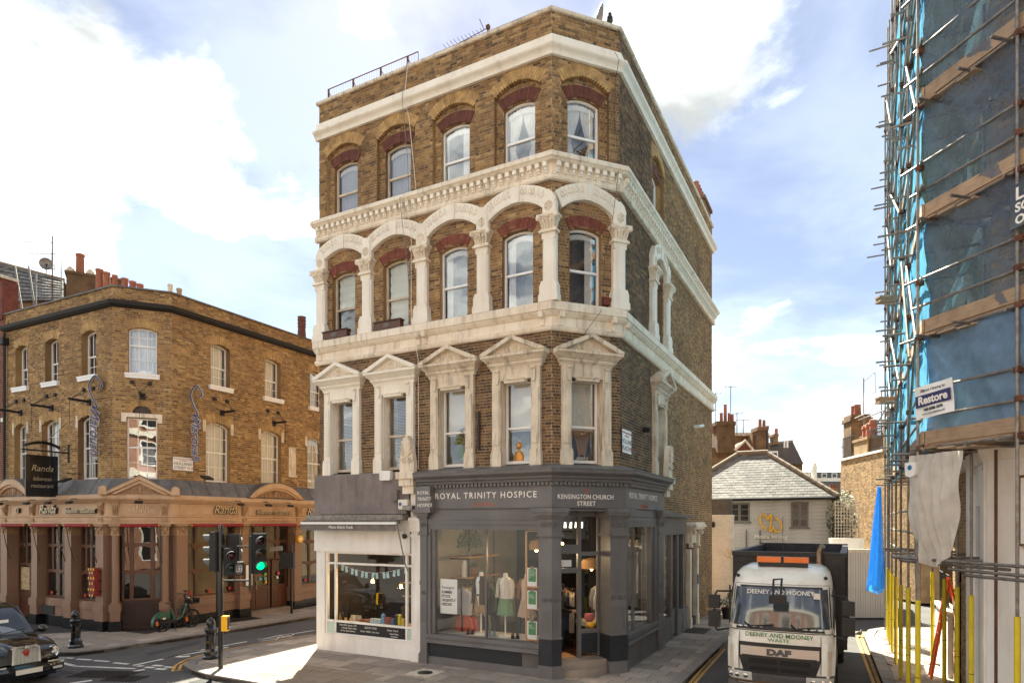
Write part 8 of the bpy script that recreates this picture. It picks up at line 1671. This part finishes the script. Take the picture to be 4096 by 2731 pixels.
    TK = MT['truck_black']; body = part('tipper_body', MB().box(-1.18, 1.18, 2.05, 2.12, .9, 3.06).box(-1.18, -1.12, 2.12, 7.6, .9, 3.06).box(1.12, 1.18, 2.12, 7.6, .9, 3.06).box(-1.18, 1.18, 7.6, 7.66, .9, 3.06).box(-1.18, 1.18, 2.05, 7.66, .85, .95), TK, r)
    part('rim', MB().box(-1.24, 1.24, 1.98, 2.14, 3.02, 3.12).box(-1.24, -1.1, 2.14, 7.7, 3.02, 3.12).box(1.1, 1.24, 2.14, 7.7, 3.02, 3.12).box(-1.24, 1.24, 7.58, 7.74, 3.02, 3.16), TK, body)
    part('front_board', MB().box(-1.2, 1.12, 1.93, 2.04, 2.6, 2.86), TK, body); part('cab_side_panel', MB().box(.8, 1.2, 1.95, 2.045, 1.0, 3.02), TK, body)
    for k in range(6): part('rib', MB().box(1.18, 1.25, 2.2+k*1.02, 2.3+k*1.02, .9, 3.06), TK, body); part('rib', MB().box(-1.25, -1.18, 2.2+k*1.02, 2.3+k*1.02, .9, 3.06), TK, body)
    for z in (1.5, 2.3): part('rail', MB().box(1.18, 1.22, 2.1, 7.6, z, z+.08), TK, body)
    lb = MB(); lb.sheet(lambda a, t: (-1.08+2.16*a, 2.2+5.3*t, 2.74+.16*math.sin(a*5+t*9)*math.sin(a*PI)+.08*math.sin(a*13+t*4)), 24, 24); part('rubbish_sheet', lb, MT['tarp_blue'], body, smooth=True)
    for s in (-1, 1): part('dashboard', MB().box(-.85, .85, .35, .6, 1.4, 1.6), PK, r) if s > 0 else None
truck()
def taxi():
    cx_, cy_ = -11.15, 14.72; X = Vector((DR.x, DR.y)); Y = -DL
    M = Matrix(((X.x, Y.x, 0, cx_), (X.y, Y.y, 0, cy_), (0, 0, 1, -.12), (0, 0, 0, 1)))
    r = root('black_taxi', 'black London taxi with chrome grille and red poppy at the lower left corner', 'taxi', M=M); BP, CH, PK = MT['cab_paint'], MT['chrome'], MT['plastic_black']
    def sect(y, hw, zb, zt, rr, n=8):      # rounded-top section
        q = [(-hw, zb), (-hw*1.01, (zb+zt)*.5)]
        for i in range(n+1): a = PI-PI/2*i/n; q.append((-hw+rr+rr*math.cos(a), zt-rr*.75+rr*.75*math.sin(a)))
        q += [(-x, z) for x, z in reversed(q)]; return [(x, y, z) for x, z in q]
    def loft(name, ss, m, cap=True):
        b = MB(); n = len(ss[0]); b.add([p for q in ss for p in q], [(j*n+i, j*n+(i+1) % n, (j+1)*n+(i+1) % n, (j+1)*n+i) for j in range(len(ss)-1) for i in range(n)] + ([tuple(range(n-1, -1, -1)), tuple(range((len(ss)-1)*n, len(ss)*n))] if cap else [])); return part(name, b, m, r, smooth=True)
    body = loft('body', [sect(.12, .62, .42, .82, .12), sect(.2, .76, .36, .9, .16), sect(.45, .83, .32, .97, .2), sect(.9, .85, .3, 1.02, .2), sect(1.35, .87, .3, 1.06, .18), sect(2.5, .88, .3, 1.06, .1), sect(3.9, .87, .3, 1.05, .14), sect(4.4, .8, .35, .98, .2), sect(4.55, .7, .4, .85, .2)], BP)
    loft('bonnet', [sect(.13, .34, .5, .96, .14), sect(.3, .42, .5, 1.04, .16), sect(.8, .5, .6, 1.09, .18), sect(1.3, .58, .7, 1.12, .16)], BP)
    loft('cabin', [sect(1.25, .74, 1.0, 1.1, .05), sect(1.55, .74, 1.0, 1.42, .16), sect(1.8, .72, 1.0, 1.68, .2), sect(2.05, .7, 1.0, 1.79, .22), sect(2.8, .71, 1.0, 1.83, .24), sect(3.6, .7, 1.0, 1.76, .24), sect(4.0, .68, 1.0, 1.5, .2), sect(4.25, .66, 1.0, 1.08, .1)], BP)
    gz = MB(); gz.sheet(lambda a, t: ((-1+2*a)*(.66-.06*t), 1.235+.60*t+.06*(2*a-1)**2, 1.12+.54*t), 14, 6); ws_ = part('windscreen', gz, mat('taxi_glass', C(120,126,130), rough=.06, spec=.9), r, smooth=True)
    part('permit', MB().box(.1, .3, 1.5, 1.505, 1.36, 1.44), MT['upvc'], ws_); part('wiper', MB().tube([(.0, 1.2, 1.14), (.55, 1.27, 1.2)], .012, 5).tube([(-.5, 1.2, 1.14), (.05, 1.27, 1.18)], .012, 5), PK, ws_); part('screen_pillar', MB().tube([(.7, 1.26, 1.08), (.63, 1.85, 1.68)], .035, 6).tube([(-.7, 1.26, 1.08), (-.63, 1.85, 1.68)], .035, 6), BP, ws_)
    for s in (-1, 1):
        part('wing', MB().ball((s*.68, .75, .66), .42, 16, 10, (.5, 1.35, .92)), BP, r, smooth=True)
        hl = part('headlight', MB().lathe([(.001, .03), (.09, .025), (.125, 0)], 20, T(s*.6, .16, .72) @ RX(PI/2), cap=False), MT['lamp_clear'], r, smooth=True); part('bezel', MB().tube([(s*.6+.135*math.cos(2*PI*i/20), .165, .72+.135*math.sin(2*PI*i/20)) for i in range(20)], .018, 6, closed=True), CH, hl, smooth=True); part('bulb', MB().ball((s*.6, .12, .72), .045, 10, 6), CH, hl, smooth=True)
        mi = part('mirror', MB().ball((s*.98, 1.35, 1.14), .12, 12, 8, (1, .7, .85)), BP, r, smooth=True); part('mirror_stalk', MB().tube([(s*.8, 1.45, 1.06), (s*.92, 1.4, 1.12)], .03, 6), PK, mi)
        part('side_window', MB().box(s*.70, s*.735, 1.9, 3.7, 1.16, 1.58), MT['screen_dark'], r); wheel(r, M @ T(s*.72, .9, .32), .32, .2, 'chrome'); wheel(r, M @ T(s*.72, 3.75, .32), .32, .2, 'chrome')
        part('fog_light', MB().lathe([(.001, .02), (.05, .015), (.06, 0)], 12, T(s*.6, .02, .46) @ RX(PI/2), cap=False), MT['lamp_orange'], r); part('bumper_chrome', MB().box(s*.42, s*.82, -.04, .0, .535, .565), CH, r)
    gr = part('grille', MB().box(-.27, .27, .06, .12, .5, .93), MT['silver'], r); part('grille_frame', MB().ring([(-.3, .46), (.3, .46), (.28, .93), (.2, .98), (-.2, .98), (-.28, .93)], [(-.255, .5), (.255, .5), (.24, .91), (.18, .945), (-.18, .945), (-.24, .91)], .02, .12, True), CH, gr)
    gb_ = MB(); [gb_.box(-.245+i*.027, -.245+i*.027+.012, .035, .07, .5, .93) for i in range(19)]; part('grille_bars', gb_, CH, gr)
    pp = part('poppy', MB().lathe([(.001, .03), (.045, .02), (.06, .0)], 10, T(.0, .02, .82) @ RX(PI/2), cap=False).ball((.03, .01, .86), .035, 8, 5, (1, .4, 1)).ball((-.04, .01, .84), .035, 8, 5, (1, .4, 1)).ball((.01, .01, .77), .035, 8, 5, (1, .4, 1)), MT['letter_red'], gr, smooth=True); part('poppy_centre', MB().ball((0, -.015, .82), .016, 6, 4), MT['black_matt'], pp)
    part('badge', MB().lathe([(.001, .02), (.045, .01), (.05, 0)], 12, T(0, .0, .94) @ RX(PI/2), cap=False), MT['silver'], gr)
    bp = part('bumper', MB().sheet(lambda a, t: ((-1+2*a)*.84, -.06+.2*abs(-1+2*a)**3-.04*math.sin(PI*t), .3+.26*t), 20, 6).box(-.6, .6, -.02, .2, .24, .36), BP, r, smooth=True); part('number_plate', MB().box(-.27, .27, -.115, -.1, .36, .47), MT['blind_cream'], bp); part('marker', MB().box(.52, .72, -.06, -.0, .36, .41), MT['lamp_clear'], bp)
    part('taxi_sign', MB().box(-.3, .3, 1.98, 2.1, 1.8, 1.93), MT['yellow_box'], r)
taxi()
def bicycle():
    p, q = Vector((-11.80, 21.62)), Vector((-11.30, 22.62)); d = (q-p).normalized(); M = Matrix(((d.x, -d.y, 0, p.x), (d.y, d.x, 0, p.y), (0, 0, 1, 0), (0, 0, 0, 1)))
    r = root('hire_bicycle', 'dark green electric hire bicycle parked outside the restaurant', 'bicycle', M=M); gn = mat('bike_green', C(44,92,72), rough=.3, coat=.4); PK = MT['plastic_black']; R_ = .31
    for k, x in enumerate((0, 1.1)):
        w = part('wheel', MB().tube([(x+R_*math.cos(2*PI*i/28), 0, R_+R_*math.sin(2*PI*i/28)) for i in range(28)], .026, 8, closed=True), MT['tyre'], r, smooth=True); sp = MB(); [sp.tube([(x, 0, R_), (x+R_*.93*math.cos(2*PI*i/6+.3), 0, R_+R_*.93*math.sin(2*PI*i/6+.3))], .016, 5) for i in range(6)]; sp.tube([(x+R_*.9*math.cos(2*PI*i/28), 0, R_+R_*.9*math.sin(2*PI*i/28)) for i in range(28)], .014, 6, closed=True); part('spokes', sp, PK, w); part('hub', MB().lathe([(.05, -.05), (.05, .05)], 12, T(x, 0, R_) @ RX(PI/2)), PK, w); part('reflector', MB().box(x-.23, x-.17, -.03, .03, R_-.08, R_+.06), MT['lamp_orange'], w)
    part('frame', MB().tube(smooth_pts([(.0, 0, R_), (.3, 0, .33), (.52, 0, .36), (.68, 0, .42), (.84, 0, .72), (.9, 0, .86)]), .045, 8).tube([(.42, 0, .36), (.34, 0, .62), (.32, 0, .74)], .04, 8), gn, r, smooth=True)
    mg = MB(); mg.sheet(lambda a, t: (.0+(R_+.06)*math.cos(PI*(1.1-.95*a)), -.07+.14*t, R_+(R_+.06)*math.sin(PI*(1.1-.95*a))), 18, 2); mg.prism([((R_+.05)*math.cos(PI*(.86-.6*i/8)), R_+(R_+.05)*math.sin(PI*(.86-.6*i/8))) for i in range(9)]+[(.2, .42), (-.05, .5)], -.075, .075); part('rear_guard', mg, gn, r, smooth=False)
    part('fork', MB().tube([(1.1, -.06, R_), (1.02, -.05, .62), (.92, -.03, .84)], .022, 6).tube([(1.1, .06, R_), (1.02, .05, .62), (.92, .03, .84)], .022, 6), PK, r, smooth=True); part('stem', MB().tube([(.92, 0, .8), (.84, 0, 1.08), (.8, 0, 1.16)], .032, 8), PK, r, smooth=True)
    part('handlebar', MB().tube(smooth_pts([(.72, -.3, 1.2), (.82, -.16, 1.2), (.84, 0, 1.16), (.82, .16, 1.2), (.72, .3, 1.2)]), .016, 6).tube([(.84, 0, 1.16), (.86, 0, 1.3)], .02, 6).box(.8, .9, -.05, .05, 1.28, 1.32), PK, r, smooth=True)
    part('seat_post', MB().tube([(.32, 0, .7), (.26, 0, .92)], .022, 6), MT['galv'], r); part('saddle', MB().loft([(.24, 0, .92, .1, .05), (.24, 0, .95, .14, .07), (.25, 0, .975, .12, .05)], 14), MT['wood_brown'], r, smooth=True)
    bk = MB(); bk.ring([(.95, .82), (1.28, .86), (1.3, 1.02), (.94, 1.0)], [(.97, .84), (1.26, .88), (1.28, 1.0), (.96, .98)], -.17, -.15, True).ring([(.95, .82), (1.28, .86), (1.3, 1.02), (.94, 1.0)], [(.97, .84), (1.26, .88), (1.28, 1.0), (.96, .98)], .15, .17, True).box(.96, 1.27, -.16, .16, .83, .85).box(1.26, 1.29, -.17, .17, .86, 1.02).box(.94, .97, -.17, .17, .84, 1.0); part('basket', bk, PK, r)
    part('battery', MB().box(.56, .68, -.05, .05, .44, .82, T(.02, 0, .02) @ RY(.35) @ T(.0, 0, 0)), PK, r) if False else part('battery', MB().tube([(.62, 0, .5), (.74, 0, .84)], .06, 8), PK, r)
    part('crank', MB().lathe([(.09, -.03), (.09, .03)], 16, T(.46, 0, .33) @ RX(PI/2)).tube([(.46, -.05, .33), (.52, -.06, .17)], .014, 5).box(.47, .57, -.15, -.05, .155, .18).tube([(.46, .05, .33), (.4, .06, .49)], .014, 5), PK, r); part('chain_cover', MB().box(.0, .46, -.05, -.03, .27, .37), PK, r); part('kickstand', MB().tube([(.42, 0, .3), (.4, -.14, .01), (.34, -.15, .01)], .013, 5).tube([(.42, 0, .3), (.5, .14, .01)], .013, 5), PK, r); part('lamp', MB().ball((.98, 0, 1.05), .035, 8, 5), MT['lamp_clear'], r)
    part('logo', MB().box(-.04, .06, -.081, -.077, .42, .48), MT['letter_white'], r)
bicycle()
# ------------------------------------------------------------------ street furniture
BG = MT['black_gloss']
def bollard(x, y, label):
    r = root('cast_iron_bollard', label, 'bollard', (x, y, 0), group='cast-iron bollards')
    part('base', MB().lathe([(.2, 0), (.2, .06), (.17, .1), (.165, .2), (.145, .25), (.14, .28)], 8, RZ(PI/8)), BG, r); part('shaft', MB().lathe([(.125, .26), (.115, .62), (.14, .64), (.14, .67), (.115, .69), (.13, .72), (.155, .76), (.155, .8), (.12, .84), (.085, .86), (.085, .9)], 20), BG, r, smooth=True); part('finial', MB().lathe([(.085, .9), (.11, .92), (.115, .97), (.105, 1.03), (.07, 1.08), (.025, 1.1), (.02, 1.13), (.001, 1.14)], 20), BG, r, smooth=True)
    for k in range(8): a = 2*PI*k/8; part('boss', MB().ball((.145*math.cos(a), .145*math.sin(a), .78), .03, 6, 4), BG, r, smooth=True)
    text('RBKC', .07, WM[r.name] @ T(0, -.128, .46), MT['brass'], r, ext=.003, sx=.7)
bollard(*ground_at(303, 2588), 'black cast-iron bollard on the restaurant pavement near the taxi'); bollard(*ground_at(843, 2632), 'black cast-iron bollard at the kerb beside the traffic light')
BM_ = MT['black_matt']
def signal(parent, M, n, lit=None, w=.3, h=.31, name='signal_head', cols_=('#r', '#a', '#g')):
    H_ = n*h+.06; hd = part(name, MB().box(-w/2, w/2, -.1, .12, 0, H_), BM_, parent, M); part('backing', MB().box(-w/2-.02, w/2+.02, .06, .09, -.02, H_+.02), BM_, hd, M)
    for k in range(n):
        z = .03+h*(n-1-k)+h/2; on = lit == k
        key = 'lens_%d%s' % (k, 'on' if on else ''); c = ((60,16,14), (70,44,12), (14,44,26))[k if n == 3 else (0 if k == 0 else 2)]
        m = MT.get(key+str(n)) or mat(key+str(n), C(*c), rough=.15, emit=(.02, 1, .25, 1) if on else None, es=.35 if on else 0)
        part('lens', MB().lathe([(.001, .115), (.06, .112), (.1, .1)], 18, RX(PI/2) @ T(0, z, 0) if False else T(0, 0, z) @ RX(PI/2), cap=False), m, hd, M, smooth=True)
        v = MB(); v.sheet(lambda a, t, z=z: (.118*math.cos(PI*(-.15+1.3*a)), -.1-(.26*t)*(.35+.65*math.sin(PI*a)), z+.118*math.sin(PI*(-.15+1.3*a))), 18, 3); part('visor', v, MT['plastic_grey'] if True else BM_, hd, M, smooth=True)
    return hd
def traffic_light():
    x, y = ground_at(883, 2671); M = T(x, y, 0); r = root('traffic_light', 'black traffic light at the kerb showing green, with yellow push-button box', 'traffic light', M=M)
    part('pole', MB().lathe([(.058, 0), (.058, 3.63), (.001, 3.64)], 16), BG, r, smooth=True)
    part('bracket', MB().box(.05, .76, -.03, .03, 3.06, 3.1).box(.05, .76, -.03, .03, 2.2, 2.24).box(.72, .77, -.035, .035, 2.0, 3.35).tube([(.75, 0, 2.85), (.9, -.02, 2.87), (1.0, 0, 2.95)], .02, 6), BM_, r)
    yaw = math.atan2(-x, 14)      # heads look towards the junction
    signal(r, M @ T(1.0, -.06, 2.42) @ RZ(.62), 3, 2); signal(r, M @ T(.28, -.06, 2.36) @ RZ(.5), 2, None, .29, .31, 'pedestrian_head')
    cd = part('countdown_unit', MB().box(-.11, .11, -.06, .1, 0, .34), BM_, r, M @ T(.5, -.08, 2.36) @ RZ(.4)); Mc = WM[cd.name]; part('dial', MB().lathe([(.001, .012), (.095, .012), (.1, 0)], 20, T(0, -.06, .17) @ RX(PI/2) @ S3(1, 1.5, 1), cap=False), MT['plastic_grey'], cd, Mc); dg = MB()
    for sx in (-.035, .035):
        for (a, c) in ((0, .07), (.0, 0), (0, -.07)): dg.box(sx-.022, sx+.022, -.076, -.073, .17+c-.005, .17+c+.005)
        for dx in (-.026, .026): dg.box(sx+dx-.004, sx+dx+.004, -.076, -.073, .1, .24)
    part('digits', dg, MT['letter_white'], cd, Mc)
    signal(r, M @ T(-.16, .12, 2.46) @ RZ(-1.75), 3, None); signal(r, M @ T(.2, .3, 2.7) @ RZ(PI), 2, None)
    pb_ = part('push_button_unit', MB().box(.05, .2, -.09, .07, .95, 1.33), MT['yellow_box'], r); part('panel', MB().box(.2, .212, -.07, .05, .98, 1.3), BM_, pb_); part('button', MB().ball((.215, -.0, 1.04), .02, 8, 5), MT['silver'], pb_)
traffic_light()
def far_pole(x, y, h, label, box=True):
    r = root('signal_pole', label, 'traffic light', (x, y, 0)); part('pole', MB().lathe([(.05, 0), (.05, h), (.001, h+.01)], 14), BG, r, smooth=True)
    if box: part('signal_back', MB().box(-.42, .12, -.16, .06, h-.95, h-.3), BM_, r); part('detector', MB().box(-.6, -.12, -.1, .06, h-.2, h-.02, RY(-.1)), MT['galv'], r)
far_pole(-8.95, 26.0, 2.78, 'slim pole with the back of a signal and a grey detector outside the restaurant doors'); far_pole(-10.35, 22.5, 2.62, 'slim black signal pole behind the main traffic light', False)
# small life of the street
bd_ = root('pigeon', 'dark pigeon standing in the lane near the double yellow lines', 'bird', M=T(*ground_at(3436, 2546, -.12), -.12) @ RZ(.4)); part('body', MB().loft([(-.16, 0, .14, .015, .01), (-.08, 0, .13, .05, .04), (0, 0, .14, .065, .055), (.07, 0, .17, .05, .045)], 10) if False else MB().ball((0, 0, .13), .075, 12, 8, (1.6, .9, .9)).ball((.12, 0, .2), .035, 8, 6).tube([(.07, 0, .15), (.12, 0, .2)], [.05, .03], 8).tube([(-.08, 0, .13), (-.22, 0, .11)], [.045, .02], 8), MT['slate_dark'], bd_, smooth=True); part('beak', MB().tube([(.15, 0, .2), (.185, 0, .19)], [.012, .003], 6), MT['stone_brown'], bd_)
for s in (-.025, .025): part('leg', MB().tube([(0, s, .08), (.0, s, 0), (.04, s, 0)], .006, 5), MT['terracotta'], bd_)
thing('litter_cup', MB().lathe([(.06, 0), (.08, .2), (.07, .2), (.055, .02)], 12, T(*ground_at(3435, 2468, -.12), -.12) @ RY(1.4)), MT['yellow_box'], 'orange plastic pot lying at the foot of the gate', 'pot', smooth=True)
b = MB()
for k in range(700):
    while True:
        x, y = rnd.uniform(-9, 12), rnd.uniform(9.5, 24)
        if abs((y-15.3)) < 9: break
    s = rnd.uniform(.006, .028); a = rnd.uniform(0, 3); b.add([(x+s*math.cos(a+k2), y+s*math.sin(a+k2), .006) for k2 in (0, 1.3, 3.0, 4.4)], [(0, 1, 2, 3)])
litter = b
nl_ = thing('litter', litter, MT['paving_joint'], 'specks of litter and chewing gum scattered over the paving', 'litter'); nl_['kind'] = 'stuff'
# ------------------------------------------------------------------ the terrace across the street, behind the viewer (it shows in the window panes)
def opposite():
    c0 = Vector((-6, -8.5)); P = c0-DL*16; Q = c0+DL*16; W = Wall((Q.x, Q.y), (P.x, P.y))
    r = root('opposite_terrace', 'red brick terrace with white stone bands across the street, seen mirrored in the window panes', 'building', M=W.M)
    part('wall', MB().box(0, 32, 0, 6, 0, 13.5), MT['brick_opposite'], r)
    for z in (4.0, 7.2, 10.4, 13.5): part('stone_band', MB().box(-.05, 32.05, -.15, 0, z, z+.55), MT['stone_clean'], r)
    for f, (z0, z1) in enumerate(((.6, 3.4), (4.9, 6.9), (8.1, 10.1), (11.2, 13.0))):
        for k in range(10):
            u = 1.6+k*3.2; w = part('window', MB().ring([(u-.75, z0), (u+.75, z0), (u+.75, z1), (u-.75, z1)], [(u-.63, z0+.12), (u+.63, z0+.12), (u+.63, z1-.12), (u-.63, z1-.12)], -.05, .0, True).box(u-.63, u+.63, -.04, -.005, (z0+z1)/2-.03, (z0+z1)/2+.03), MT['white_paint'], r)
            part('pane', MB().box(u-.63, u+.63, -.03, -.004, z0+.12, z1-.12), MT['black_gloss'], w, W.M)
opposite()
